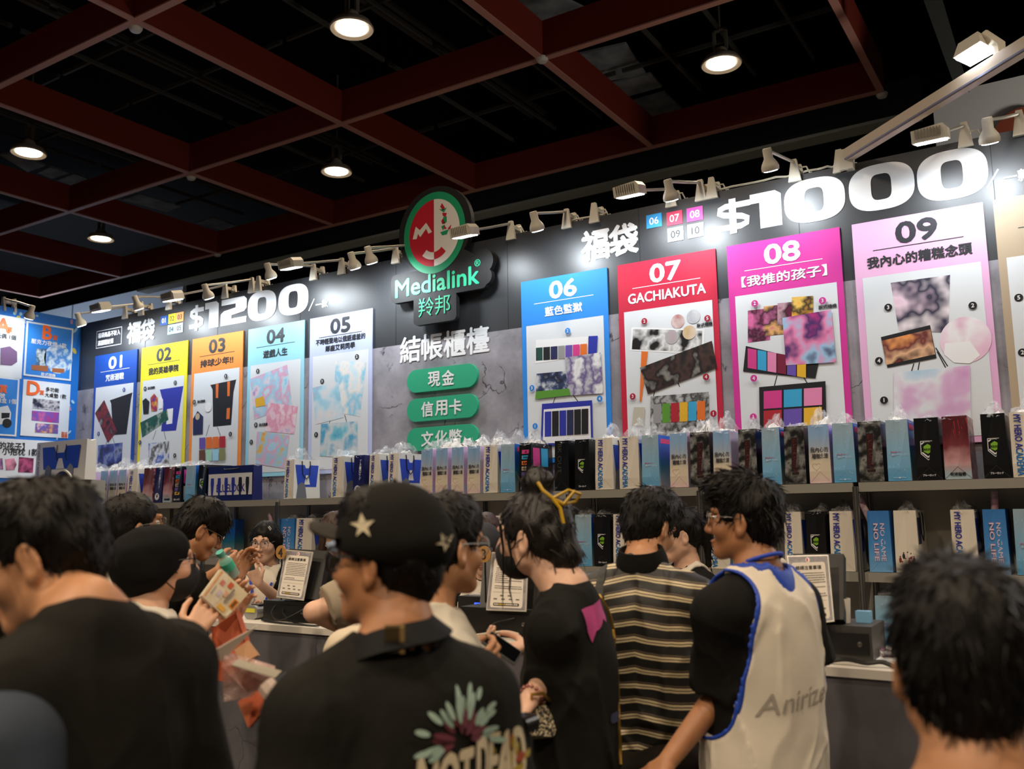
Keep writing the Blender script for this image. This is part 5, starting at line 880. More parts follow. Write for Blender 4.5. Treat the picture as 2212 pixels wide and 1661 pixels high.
def person(label, hd, th, thh=None, nod=0, tilt=0, lean=(0, 0), fwd=0, b=1.0, skin='b', hs=1.0, top=None, top2=None, sleeve=.62, sl2=None, hem=.47, loose=.022, pants=trousers, arms={}, hair=None, hairm=None, hn=400, hL=.02, jaw=1.0, face=True, res=.008, stat=None, trim=None, sh_up=0, nkr=.068, nkz=0, nbz=0, smooth_noise=1.0, mop=None, lift=.28):
    """hd=(px,py,depth) of the head centre; th body heading and thh head heading, both against the line of sight: 0 away, 90 to photo left, 180 to the lens"""
    HW = at(*hd); look = -YAW-math.atan((hd[0]-1106)/FPX)*1.0; yaw = look+math.radians(th); hy = look+math.radians(th if thh is None else thh)
    hz = HW.z; S = (stat or hz+.125); nl = V((lean[0], lean[1], 0)); hl = V((lean[0], lean[1]+.035+fwd, hz)); loc = HW-(Rz(yaw) @ V((hl.x, hl.y, 0))); loc.z = 0
    H = Matrix.Translation(hl) @ Rz(hy-yaw) @ Matrix.Rotation(-nod, 4, 'X') @ Matrix.Rotation(tilt, 4, 'Y') @ Matrix.Scale(hs, 4)
    Hp = Matrix.Translation(hl) @ Rz(hy-yaw) @ Matrix.Rotation(-nod, 4, 'X') @ Matrix.Rotation(tilt, 4, 'Y')
    t = thing('person', label, 'person', loc, yaw, 'people around the cash counter'); inv = (Matrix.Translation(loc) @ Rz(yaw)).inverted()
    X = lambda q: (inv @ at(*q[1:])) if isinstance(q, tuple) and q[0] == 'p' else V(q)
    nb = V((lean[0]*.95, lean[1]*.95-.005, hz-.172-.02*max(0, nod)+nbz)); pel = V((0, 0, S*.53)); sp = lambda f: pel.lerp(nb, f)
    J = {}
    for n, s in (('R', 1), ('L', -1)):
        a = arms.get(n, {}); sh = nb+V((s*.15*b, 0, -.08+sh_up)); 
        if 'sh' in a: sh = sh+V(a['sh'])
        e = X(a['el']) if 'el' in a else sh+V((s*.05, -.03, -.275)); w_ = X(a['wr']) if 'wr' in a else e+V((s*.0, .07, -.23)); J[n] = (sh, e, w_, a, s)
    bp = [el(pel, (.15*b, .105, .12), .05), el(sp(.33), (.122*b, .095, .15), .08), el(sp(.68), (.132*b, .105, .17), .06), el(nb+V((0, -.018, -.05)), (.098*b, .072, .066), .04), rc(J['L'][0], J['R'][0], .048, .048, .06), rc(nb+V((0, -.012, -.03)), Hp @ V((0, -.02, -.05)), .061*b, .056, .03)]
    for s in ('L', 'R'): bp.append(rc(nb+V((0, -.01, .045)), J[s][0], .034, .045, .05))
    fine = []
    for n in 'LR':
        sh, e, w_, a, s = J[n]; bp += [rc(sh, e, .045, .038, .03), rc(e, w_, .04, .026, .015)]
        d = V(a.get('hd', (w_-e))); nr = V(a.get('nr', (-s, 0, 0))); d = d.normalized()
        hp = hand_prims(w_, d, nr, s, a.get('curl', .45), a.get('spread', .1), a.get('thumb', .4), a.get('hs', 1.0), a.get('curls')); bp += hp
        if a.get('fine'):
            lo = np.min([np.minimum(p['a'], p['b']) for p in hp], 0)-.015; hi = np.max([np.maximum(p['a'], p['b']) for p in hp], 0)+.015; fine.append((lo, hi, .0035))
        J[n] = (sh, e, w_, a, s, hp)
    for s in (-1, 1):
        hip, kn, an = V((s*.085*b, 0, S*.5)), V((s*.1, .025, S*.28)), V((s*.105, -.02, .085)); bp += [rc(hip, kn, .088, .056, .05), rc(kn, an, .055, .038, .03), rc(an+V((0, -.03, -.04)), an+V((0, .14, -.055)), .038, .028, .03)]
    hp_ = head_prims(H, jaw); lo = np.min([pbox(p, .005)[0] for p in hp_ if p['op'] == 'u'], 0); hi = np.max([pbox(p, .005)[1] for p in hp_ if p['op'] == 'u'], 0)
    fine.append((lo, hi, min(res, .0045 if face else .006)))
    solid('body', bp+hp_, SKIN[skin], t, max(res, .009), fine, None, None, S*.42)
    up = pel.z-S*.53+S*hem
    def torso(o, armp, nk=.012, z0=None):
        q = [el(sp(.68), (.135*b+o, .106+o, .17+o), .06), el(sp(.3), (.136*b+o, .105+o, .2), .1), el(sp(-.05), (.148*b+o, .11+o, .2), .08), rc(J['L'][0], J['R'][0], .048+o*.7, .048+o*.7, .06)]
        q += [rc(nb+V((0, -.012, .005)), J[s][0], .045+o*.5, .045+o*.7, .05) for s in 'LR']; return q+armp
    def sleevep(o, L):
        q = []
        for s in 'LR':
            sh, e, w_ = J[s][:3]
            if L <= 1: en = sh.lerp(e, L); d = (e-sh).normalized(); q.append(rc(sh, sh.lerp(e, L+.12), .047+o, .048+o*1.4, .035, (tuple(en), tuple(d))))
            else:
                d = (w_-e).normalized(); f = L-1; en = e.lerp(w_, f); q += [rc(sh, e, .047+o, .044+o*1.1, .035), rc(e, e.lerp(w_, f+.06), .046+o*1.1, .034+o, .03, (tuple(en), tuple(d)))]
        return q
    neck = [rc(nb+V((0, -.012, -.05-nkz)), Hp @ V((0, -.02, -.03)), nkr*b, nkr*.97, .012, None, 's')]
    sd = hash(label) % 97
    sd = sum(map(ord, label)) % 97
    def folds(amp, zc):
        def f(P, D):
            Q = P+sd; W_ = vnoise(Q, 4)[:, None]*.12; r1 = 1-np.abs(vnoise(Q*A3((1.2, 1.2, .22))+W_+.22*P[:, [2, 0, 1]]*A3((1, 1, 0)), 8))*2.2; r2 = 1-np.abs(vnoise(Q*A3((1.1, 1.1, .3))-W_-.3*P[:, [2, 2, 1]]*A3((1, 1, 0)), 13))*2.2; d = D-smooth_noise*amp*(.75*np.maximum(r1, 0)**2+.5*np.maximum(r2, 0)**2-.25)+smooth_noise*amp*.4*vnoise(Q*A3((1, 1, .4)), 9)
            return np.maximum(d, zc-P[:, 2])
        return f
    out = {}
    tops = [(top, loose, sleeve, 'shirt')]
    if top2: tops.append((top2, loose+.014, None, 'vest'))
    for m_, o, L, nm in tops:
        if m_ is None: continue
        pr = torso(o, sleevep(o*.9, L) if L else [])
        if nm == 'vest':
            for s in 'LR': sh, e = J[s][:2]; pr.append(rc(sh+V((J[s][4]*.012, 0, .02)), sh.lerp(e, 1.0)+V((J[s][4]*.05, 0, 0)), .066+o, .066+o, .012, None, 's'))
        pr += neck if nm == 'shirt' else [rc(nb+V((0, -.012, -.05)), Hp @ V((0, -.02, -.03)), .084*b, .082, .012, None, 's')]
        out[nm] = solid(nm, pr, m_, t, res if nm == 'shirt' else res*.9, (), folds(.0085, up-(.0 if nm == 'shirt' else .05)))
        if nm == 'vest' and trim:
            base = torso(o, [])
            for s in 'LR':
                sh, e = J[s][:2]; arm = rc(sh+V((J[s][4]*.012, 0, .02)), sh.lerp(e, 1.0)+V((J[s][4]*.05, 0, 0)), .066+o, .066+o)
                f0 = folds(.0085, up-.05)
                def tp(P, D, arm=arm, f0=f0): return np.maximum(np.maximum(f0(P, D)-.003, np.abs(pd(arm, P)-.004)-.0055), up-.04-P[:, 2])
                solid('vest_piping', base, trim, t, res*.8, (), tp)
            nk = rc(nb+V((0, -.012, -.05)), Hp @ V((0, -.02, -.03)), .084*b, .082)
            def tn(P, D, f0=f0): return np.maximum(f0(P, D)-.003, np.abs(pd(nk, P)-.004)-.0055)
            solid('vest_piping', base, trim, t, res*.8, (), tn)
    if pants is not None:
        pp = [el(pel+V((0, 0, -.01)), (.157*b, .115, .13), .05)]
        for s in (-1, 1): pp += [rc((s*.085*b, 0, S*.49), (s*.1, .02, S*.28), .098, .07, .05), rc((s*.1, .02, S*.28), (s*.105, -.02, .07), .07, .058, .04, ((0, 0, .06), (0, 0, -1)))]
        solid('trousers', pp, pants, t, .02)
        for s in (-1, 1): MB().add([], []) if False else solid('shoe', [rc((s*.105, -.055, .04), (s*.105, .12, .032), .045, .036, .03), el((s*.105, .03, .02), (.045, .12, .02), .02)], bblack, t, .012)
    if hair: out['hair'] = hair_solid(hair, H, hairm or HAIRM, t, hn, hL, sd, .005 if res < .009 else .007, lift=lift)
    if face: face_bits(H, t)
    out.update(t=t, H=H, Hp=Hp, inv=inv, J=J, nb=nb, sp=sp, yaw=yaw); return out
def split_tris(mb, L=.012):
    """cut a flat print into small triangles so that it can follow the folds"""
    me = bpy.data.meshes.new('t'); me.from_pydata([tuple(v) for v in mb.v], [], mb.f); me.polygons.foreach_set('material_index', mb.m); me.calc_loop_triangles()
    T = [(tuple(t.vertices), me.polygons[t.polygon_index].material_index) for t in me.loop_triangles]; bpy.data.meshes.remove(me); P = [V(v) for v in mb.v]; out = []; mid = {}
    while T:
        (a, b, c), m_ = T.pop(); e = sorted((((P[i]-P[j]).length, i, j, k) for i, j, k in ((a, b, c), (b, c, a), (c, a, b))), reverse=True)[0]
        if e[0] <= L: out.append(((a, b, c), m_)); continue
        _, i, j, k = e; key = (min(i, j), max(i, j))
        if key not in mid: mid[key] = len(P); P.append((P[i]+P[j])/2)
        q = mid[key]; T += [((i, q, k), m_), ((q, j, k), m_)]
    mb.v = P; mb.f = [list(t) for t, _ in out]; mb.m = [m_ for _, m_ in out]
def wrapmesh(o, mb, name, m, parent, org, ux, uz, lift=.003):
    """lay a flat print (xz shapes) on a garment: each point is shot along the print's depth onto the cloth"""
    me = o.data; tree = BVHTree.FromPolygons([v.co for v in me.vertices], [list(p.vertices) for p in me.polygons]); org = V(org); ux = V(ux).normalized(); uz = V(uz).normalized(); dn = uz.cross(ux).normalized()*1.0
    vs = []; split_tris(mb)
    bmv, bmf, bmm = mb.v, mb.f, mb.m
    for v in bmv:
        q = org+ux*v.x+uz*v.z; h = tree.ray_cast(q-dn*.4, dn, 1.2); vs.append((h[0]-dn*(lift-v.y)) if h[0] is not None else q)
    return new_mesh(name, vs, bmf, m, parent, False, bmm)
lanyard_b = mat('lanyard_blue', '2446b8', .6); vestw = mat('vest_white', 'd9d0c0', .75, bump=.35, bscale=16, spec=.3); pipeb = mat('piping_blue', '1f45b0', .6); metal = mat('thin_metal', '8a8680', .25, metal=.9); blackm = mat('gloss_black', '0d0d0e', .3)
# --- the man in the white staff vest, right of centre
F = person('man in a white staff vest with blue piping over black sleeves, profile to the left', (1607, 1128, 2.75), 52, 78, nod=-.04, skin='d', top=blktee, top2=vestw, trim=pipeb, sleeve=.86, loose=.03, hair='full', hn=800, hL=.028, res=.0065, hem=.4, b=1.13, lift=.42, smooth_noise=1.25, pants=trousers,
    arms={'L': dict(el=('p', 1556, 1497, 2.62), wr=('p', 1438, 1650, 2.48), fine=True, curl=.4), 'R': dict(el=(.2, -.03, 1.12), wr=(.2, .06, .88))})
VM = F
glasses(F['H'], F['t'], metal, .023)
nb = F['nb']; MB().tube([nb+V((.062*math.cos(a), -.015+.062*math.sin(a)+.0, .06+.022*-math.sin(a))) for a in [k*math.pi*2/16 for k in range(17)]], .0065, 6, cap=False).build('lanyard', lanyard_b, F['t'], True)
mb = MB(); mb.text('Anirize', 0, 0, h=.07, w=.3); 
mb.v = [V((v.x*.8+v.z*.25, v.y, v.z*.8)) for v in mb.v]; wrapmesh(F['vest'], mb, 'vest_lettering', mat('vest_print', 'a39b90', .6), F['t'], F['nb']+V((-.035, -.3, -.31)), (1, 0, .1), (-.12, 0, 1), .003)
# --- the man in the striped polo shirt
stripem = ramp_mat('polo_stripes', ['14120e', '14120e', 'd0bf98', '55473a', 'd0bf98', '14120e', '6a5a4a', '14120e'], 'z')
nt = stripem.node_tree; r_ = [n_ for n_ in nt.nodes if n_.type == 'VALTORGB'][0]; r_.color_ramp.interpolation = 'CONSTANT'
for e_, p_ in zip(r_.color_ramp.elements, (0, .1, .42, .52, .6, .72, .8, .87)): e_.position = p_
k_ = [n_ for n_ in nt.nodes if n_.type == 'MAP_RANGE'][0]; a_ = [n_ for n_ in nt.nodes if n_.type == 'MATH'][0]; a_.inputs[1].default_value = .02
fr = nt.nodes.new('ShaderNodeMath'); fr.operation = 'MULTIPLY'; fr.inputs[1].default_value = 21; sx_ = [n_ for n_ in nt.nodes if n_.type == 'SEPXYZ'][0]; ab_ = nt.nodes.new('ShaderNodeMath'); ab_.operation = 'ABSOLUTE'; nt.links.new(sx_.outputs['X'], ab_.inputs[0]); ad_ = nt.nodes.new('ShaderNodeMath'); ad_.operation = 'MULTIPLY_ADD'; ad_.inputs[1].default_value = .16; nt.links.new(ab_.outputs[0], ad_.inputs[0]); nt.links.new(a_.outputs[0], ad_.inputs[2]); fr2 = nt.nodes.new('ShaderNodeMath'); fr2.operation = 'FRACT'; nt.links.new(ad_.outputs[0], fr.inputs[0]); nt.links.new(fr.outputs[0], fr2.inputs[0]); nt.links.new(fr2.outputs[0], r_.inputs[0])
F = person('man seen from behind in a black and cream striped polo shirt', (1402, 1142, 3.2), -14, -40, nod=.42, fwd=.06, nbz=.03, skin='b', top=stripem, sleeve=.8, loose=.032, hair='full', hn=500, hL=.024, res=.007, b=1.06, hem=.44, smooth_noise=1.4,
    arms={'R': dict(el=('p', 1480, 1400, 3.12), wr=('p', 1520, 1372, 3.42)), 'L': dict(el=('p', 1290, 1400, 3.2), wr=('p', 1330, 1370, 3.5))}); SM = F
nb = F['nb']; MB().lathe([(.06, -.03), (.09, -.026), (.086, .0), (.075, .03), (.069, .03), (.064, .0)], 24, 0, Matrix.Translation(nb+V((0, -.016, .058))) @ Matrix.Rotation(.25, 4, 'X')).build('collar', cloth('cloth_collar', '0d0c0b'), F['t'], True)
def strap(F, name, pts, w, m, lift=.006, src='shirt', thick=True):
    """a flat strap laid over a garment between points given in the person's frame"""
    me = F[src].data; tree = BVHTree.FromPolygons([v.co for v in me.vertices], [list(p.vertices) for p in me.polygons]); P = [V(p) for p in pts]; Q = []
    for i in range(len(P)-1):
        for k in range(8): Q.append(P[i].lerp(P[i+1], k/8))
    Q.append(P[-1]); vs = []; W_ = w/2
    for i, q in enumerate(Q):
        c, nrm, _, _ = tree.find_nearest(q); tn = (Q[min(i+1, len(Q)-1)]-Q[max(i-1, 0)]).normalized(); sd = tn.cross(nrm).normalized()
        vs += [c+sd*W_+nrm*lift, c-sd*W_+nrm*lift, c-sd*W_-nrm*.002, c+sd*W_-nrm*.002]
    fs = [(i*4+a, i*4+(a+1) % 4, i*4+4+(a+1) % 4, i*4+4+a) for i in range(len(Q)-1) for a in range(4)]
    return new_mesh(name, vs, fs, m, F['t'], False)
nb = F['nb']; strap(F, 'shoulder_strap', [nb+V((-.11, .06, .0)), nb+V((-.12, -.05, -.01)), nb+V((-.14, -.16, -.15)), nb+V((-.17, -.16, -.4)), nb+V((-.16, -.15, -.55))], .035, cloth('strap_grey', '4c4d4c'))
solid('hip_bag', [rc(nb+V((-.12, -.17, -.62)), nb+V((.16, -.14, -.56)), .06, .06, .03), rc(nb+V((-.1, -.17, -.74)), nb+V((.17, -.14, -.7)), .06, .06, .03)], cloth('bag_darkbrown', '1d1813', .3), F['t'], .01, (), lambda P, D: D+vnoise(P, 14)*.008)
# --- the woman with the yellow hair claw
blksweat = cloth('cloth_washed_black', '191917', .35)
F = person('woman with a yellow hair claw, black mask and black printed sweatshirt, holding a phone', (1148, 1163, 2.72), 66, 66, nod=.05, tilt=-.05, lean=(-.0, .0), fwd=.075, skin='c', top=blksweat, sleeve=1.62, loose=.022, hair='bun', hn=260, hL=.04, res=.0065, b=.86, hem=.36, pants=denim, smooth_noise=1.4, hairm=mat('hair_dark_brown', '130e0b', .42, bump=.5, bscale=260), lift=.1,
    arms={'L': dict(el=('p', 1200, 1440, 2.6), wr=('p', 1142, 1512, 2.46), fine=True, curl=1.25, thumb=.9, nr=(.2, -.2, -1)), 'R': dict(el=('p', 1215, 1400, 3.0), wr=('p', 1146, 1396, 2.78), hd=(-.2, 1, -.15), nr=(-.2, .1, 1), fine=True, curls=[.85, .9, .95, 1.0], thumb=.75)}); CW = F
face_mask(F['H'], F['t'], mat('mask_black', '101012', .8)); H = F['H']
yl = mat('claw_yellow', 'c29a1c', .35); mb = MB(); cl = lambda pts, r=.005: mb.tube([H @ V(p) for p in pts], r, 6)
cl([(-.055, -.06, .165), (-.058, -.075, .14), (-.05, -.1, .115), (-.03, -.125, .095)], .0055); cl([(-.05, -.1, .115), (-.045, -.12, .085), (-.05, -.128, .04)], .0055); cl([(-.03, -.125, .095), (-.01, -.155, .13), (.01, -.165, .12), (.005, -.15, .1), (-.03, -.125, .095)]); cl([(-.05, -.1, .115), (-.02, -.14, .135), (.01, -.165, .12)], .0045)
mb.build('hair_claw', yl, F['t'], True)
for a, b_, c_, d_ in (((-.062, .07, .05), (-.075, .06, -.02), (-.07, .07, -.1), (-.05, .09, -.2)), ((-.072, .045, .02), (-.085, .03, -.05), (-.075, .05, -.14), (-.06, .05, -.19))): MB().tube([H @ V(p) for p in (a, b_, c_, d_)], [.006, .004, .003, .001], 6).build('hair_wisp', HAIRM, F['t'], True)
mb = MB(); mb.flat([(-.06, .03), (.055, .05), (.06, .0), (.045, -.015), (.03, -.002), (.0, -.02), (-.03, -.03), (-.05, -.06), (-.062, -.03)][::-1]); pinkm = mat('print_pink', 'b0407f', .7)
nb = F['nb']; o_ = nb+V((-.035, -.3, -.05)); ux, uz = (1, .0, .0), (0, 0, 1); wrapmesh(F['shirt'], mb, 'pink_print', pinkm, F['t'], o_, ux, uz, .005)
mb = MB(); mb.text('world', .04, 0, h=.016, w=.05); wrapmesh(F['shirt'], mb, 'small_lettering', mat('print_pale', '8a867c', .7), F['t'], o_+V((.03, 0, -.235)), ux, uz)
mb = MB(); mb.flat(rrect(.085, .028, .013, 4)); wrapmesh(F['shirt'], mb, 'blue_print', mat('print_blue', '343c5c', .7), F['t'], o_+V((.04, 0, -.27)), ux, uz)
gold = mat('chain_gold', 'b08a3c', .3, metal=.9); strap(F, 'bag_chain', [nb+V((.1, -.05, .0)), nb+V((.12, -.13, -.1)), nb+V((.1, -.17, -.3)), nb+V((.03, -.2, -.45))], .009, gold, .007)
w_ = F['J']['L'][2]; d_ = (F['J']['L'][2]-F['J']['L'][1]).normalized(); q_ = d_.to_track_quat('Z', 'Y').to_matrix(); mb = MB()
for k in range(14): mb.v and None; a = k*2*math.pi/14; mb.lathe([(.001, -.006), (.0062, 0), (.001, .006)], 8, 0, Matrix.Translation(w_-d_*.02+q_ @ V((.031*math.cos(a), .031*math.sin(a), 0))))
mb.build('bead_bracelet', mat('beads_red', '9a4a3a', .3), F['t'], True)
# --- the man in the black cap, middle foreground
F = person('man in a black cap with white star patches and a black camera strap, foreground centre', (838, 1216, 1.72), 24, 60, skin='d', top=charcoal, sleeve=.9, loose=.03, hair='short', hn=300, hL=.012, res=.0065, b=1.06, jaw=1.02, sh_up=-.012, nbz=.012, smooth_noise=.7, nkr=.08, nkz=.03); CM = F
H = F['H']; capm = cloth('cap_black', '0f0e0b', .3)
solid('cap', [el((0, -.014, .05), (.093, .113, .103), .03), el((0, -.02, .035), (.09, .11, .05), .03), el((0, -.015, .03), (.082, .1, .092), .004, None, 's')], capm, F['t'], .005, (), lambda P, D: np.maximum(D, .012+.22*P[:, 1]-P[:, 2]), H)
vs = []; nu, nr_ = 17, 5
for top_ in (1, 0):
    for j in range(nr_):
        for i in range(nu):
            a = -1.25+2.5*i/(nu-1); f_ = j/(nr_-1); x = math.sin(a)*(.082+.006*f_); y = -.014+math.cos(a)*.1+f_*.082*max(0, math.cos(a*.95))**.6; vs.append(H @ V((x, y, .05+f_*.03-4.2*x*x*(.35+.65*f_)+(.0 if top_ else -.007))))
N_ = nu*nr_; fs = [(j*nu+i, j*nu+i+1, (j+1)*nu+i+1, (j+1)*nu+i) for j in range(nr_-1) for i in range(nu-1)]; fs += [tuple(N_+k for k in f[::-1]) for f in fs]; fs += [((nr_-1)*nu+i, (nr_-1)*nu+i+1, N_+(nr_-1)*nu+i+1, N_+(nr_-1)*nu+i) for i in range(nu-1)]
new_mesh('cap_brim', vs, fs, cloth('cap_brim_cloth', '2a251e'), F['t'], True)
MB().lathe([(.001, .004), (.006, .0), (.001, -.004)], 8, 0, H @ Matrix.Translation((0, -.014, .155))).build('cap_button', capm, F['t'], True)
star = [(0, 1), (.28, .28), (1, .3), (.4, -.2), (.55, -1), (0, -.45), (-.6, -.85), (-.38, -.15), (-1, .25), (-.3, .3)]
capo = [o for o in F['t'].children if o.name.startswith('cap')][0]; me = capo.data; tree = BVHTree.FromPolygons([v.co for v in me.vertices], [list(p.vertices) for p in me.polygons]); starm = mat('star_patch', 'b5aa90', .7)
for (px, py, s_, ro) in ((783, 1134, .0235, .1), (963, 1170, .019, .5)):
    o_ = F['inv'] @ CAM0; vs = []
    for x, z in star:
        c_, s2 = math.cos(ro), math.sin(ro); xx, zz = x*c_-z*s2, x*s2+z*c_; dv = (F['inv'] @ (at(px+xx*s_*1150, py-zz*s_*1150, 1.7)))-o_; h_ = tree.ray_cast(o_, dv.normalized()); vs.append(h_[0]-dv.normalized()*.004 if h_[0] is not None else None)
    vs = [v for v in vs if v is not None]; c_ = sum(vs, V())/len(vs); new_mesh('star_patch', [c_]+vs, [(0, i+1, (i+1) % len(vs)+1) for i in range(len(vs))], starm, F['t'])
glasses(H, F['t'], blackm, .024, True, .0026, 3)
nb = F['nb']; strm = mat('strap_black', '0a0b0d', .7, spec=.2); sp_ = [nb+V(q) for q in ((-.155, .13, -.15), (-.135, .07, -.055), (-.11, -.01, .0), (-.075, -.07, .03), (-.02, -.094, .042), (.025, -.09, .046), (.058, -.066, .05), (.076, -.02, .05), (.078, .03, .03))]
def band(name, P, w, th, m, up=V((0, 0, 1)), cen=None):
    Q = []
    for i in range(len(P)-1):
        a_, b_, c_, d_ = P[max(i-1, 0)], P[i], P[i+1], P[min(i+2, len(P)-1)]
        for k in range(6): u = k/6; Q.append(.5*((2*b_)+(c_-a_)*u+(2*a_-5*b_+4*c_-d_)*u*u+(-a_+3*b_-3*c_+d_)*u**3))
    Q.append(P[-1]); vs = []
    for i, q in enumerate(Q):
        tn = (Q[min(i+1, len(Q)-1)]-Q[max(i-1, 0)]).normalized(); o2 = (q-cen); o2 = (o2-tn*o2.dot(tn)).normalized(); s_ = tn.cross(o2).normalized(); vs += [q+s_*w/2+o2*th/2, q-s_*w/2+o2*th/2, q-s_*w/2-o2*th/2, q+s_*w/2-o2*th/2]
    n_ = len(Q); return new_mesh(name, vs, [(i*4+a, i*4+4+a, i*4+4+(a+1) % 4, i*4+(a+1) % 4) for i in range(n_-1) for a in range(4)]+[(3, 2, 1, 0), tuple(range(n_*4-4, n_*4))], m, F['t'])
cen = nb+V((0, .02, -.06)); band('camera_strap', sp_, .046, .007, strm, cen=cen)
p0 = nb+V((-.048, -.088, .04)); M = Matrix.Translation(p0) @ Matrix.Rotation(-.45, 4, 'Z') @ Matrix.Rotation(.45, 4, 'X'); MB().box((0, -.004, 0), (.026, .008, .05), 0, M).box((.017, -.006, 0), (.008, .008, .052), 1, M).build('strap_buckle', [mat('buckle_brass', '6a5c40', .3, metal=.7), mat('buckle_bright', 'd8b878', .2, metal=.8)], F['t'])
pal = [mat('print_sage', '8fa79a', .7), mat('print_wine', '5c2230', .7), mat('print_cream', 'b8ab90', .7), mat('print_mustard', '8d7a20', .7), mat('print_rust', '8a3a22', .7)]
mb = MB(); rr = random.Random(8)
for k in range(46):
    a = math.radians(rr.uniform(-20, 200)); r0 = rr.uniform(.03, .09); L_ = rr.uniform(.012, .024); M = Matrix.Translation((r0*math.cos(a), 0, r0*math.sin(a)*.9)) @ Matrix.Rotation(-a, 4, 'Y'); mb.flat(circ(L_, .0055, 0, 0, 10), -.0002*k, 0 if r0 > .05 else 1, M)
shirt = F['shirt']; o_ = nb+V((.065, -.3, -.135)); ux, uz = (1, 0, 0), (0, 0, 1)
wrapmesh(shirt, mb, 'firework_print', pal[:2], F['t'], o_, ux, uz)
mb = MB()
for k in range(40): a = rr.uniform(0, 6.28); r0 = rr.uniform(.01, .06); mb.flat(circ(.012, .005, 0, 0, 8), -.0002*k, rr.choice((0, 0, 1)), Matrix.Translation((r0*math.cos(a), 0, r0*math.sin(a))) @ Matrix.Rotation(-a, 4, 'Y'))
wrapmesh(shirt, mb, 'yellow_burst_print', [pal[3], pal[4]], F['t'], o_+V((.115, 0, -.075)), ux, uz)
mb = MB(); mb.text('NOT', -.045, 0, h=.09, w=.11, bold=.035); mb.text('DEAD', .085, .01, h=.09, w=.125, bold=.035); wrapmesh(shirt, mb, 'big_lettering', pal[2], F['t'], o_+V((.005, 0, -.062)), ux, (.15, 0, 1), .007)
# --- the bowed man at the left foreground
F = person('man in a black T-shirt with bowed head, large in the left foreground', (92, 1208, 1.6), 30, 70, nod=.36, fwd=.09, nbz=.06, skin='b', top=cloth('cloth_black_brown', '15130f'), sleeve=.95, loose=.028, hair='short', hn=700, hL=.02, res=.0065, b=1.13, smooth_noise=.8, nkr=.02, nkz=-.045, arms={'L': dict(sh=(.04, -.02, .0))}); LM = F
sh, e_, w_ = F['J']['L'][:3]; solid('blue_sleeve', [rc(sh+V((-.035, -.055, -.055)), e_+V((0, -.05, 0)), .085, .08, .02), rc(e_, e_+V((0, .02, -.2)), .075, .07, .03)], slate, F['t'], .009, (), lambda P, D: D+vnoise(P*A3((1, 1, .5)), 18)*.008)
# --- the nearest blurred head at lower right
F = person('person seen from behind, nearest blurred dark head at the lower right corner', (2082, 1446, 1.2), 4, 6, skin='b', top=cloth('cloth_navy', '14141c'), hair='short', hn=1000, hL=.024, res=.007, face=False, b=1.0, lift=.45); NM = F
# --- the man with glasses behind the capped man
F = person('man with clear glasses and a pale striped shirt behind the capped man', (962, 1186, 2.35), -72, -52, nod=.03, skin='b', top=cloth('cloth_pale_stripe', 'bdb6a8', .2), sleeve=.85, loose=.03, hair='short', hn=350, hL=.02, res=.008, smooth_noise=1.3, b=.86, sh_up=-.02,
    arms={'R': dict(el=('p', 985, 1560, 2.2), wr=('p', 996, 1466, 2.3), hd=(0, 1, .45), nr=(-1, 0, .2), fine=True, curl=.7)}); glasses(F['H'], F['t'], mat('clear_frame', 'a8b0b4', .2, alpha=.6), .025, True, .002); GM = F
nb = F['nb']
for k in range(4): strap(F, 'dark_stripe', [nb+V((.02, -.12, -.07-.1*k)), nb+V((.12, -.1, -.1-.1*k)), nb+V((.22, -.03, -.16-.1*k))], .006, mat('stripe_dark', '4a4744', .8), .003)
# --- the woman in the black beanie
F = person('person in a black beanie and black mask with glasses, facing right', (347, 1222, 2.95), -70, -80, nod=-.08, pants=cloth('cloth_teal', '1f5a5c'), skin='a', top=whitec, sleeve=.9, loose=.028, hair=None, res=.008, b=.92,
    arms={'R': dict(el=('p', 355, 1490, 2.85), wr=('p', 410, 1378, 2.68), hd=(-.1, .55, .75), nr=(-.75, .45, -.2), fine=True, curls=[.35, .45, .55, .6], thumb=.2), 'L': dict(el=('p', 430, 1440, 3.0), wr=('p', 492, 1352, 2.86), hd=(.2, .3, 1), nr=(1, -.1, 0))}); BW_ = F
H = F['H']; solid('beanie', [el((0, -.02, .045), (.099, .113, .09), .03), el((0, -.085, .02), (.08, .075, .08), .04), el((0, -.07, -.04), (.072, .06, .06), .04)]+[el((s*.058, -.025, -.012), (.042, .062, .052), .03) for s in (-1, 1)], cloth('beanie_black', '0a0a0b', .4), F['t'], .006, (), lambda P, D: np.maximum(D+vnoise(P, 30)*.003, -.05+.9*P[:, 1]-P[:, 2]), H)
glasses(H, F['t'], blackm, .022, True, .002, 3); face_mask(H, F['t'], mat('mask_black', '101012', .8))
# --- the short-haired man behind the beanie
F = person('man with cropped hair and thin glasses looking up to the right, behind the beanie', (290, 1143, 3.5), -60, -72, nod=-.12, hs=1.06, skin='b', top=cloth('cloth_offwhite', 'b5ab9a', .3), sleeve=.9, loose=.03, hair='crop', hn=300, hL=.012, res=.008, b=1.05, lift=.3); glasses(F['H'], F['t'], metal, .022, True, .0016, 3); face_mask(F['H'], F['t'], mat('mask_tan', 'b08a68', .8)); CH = F
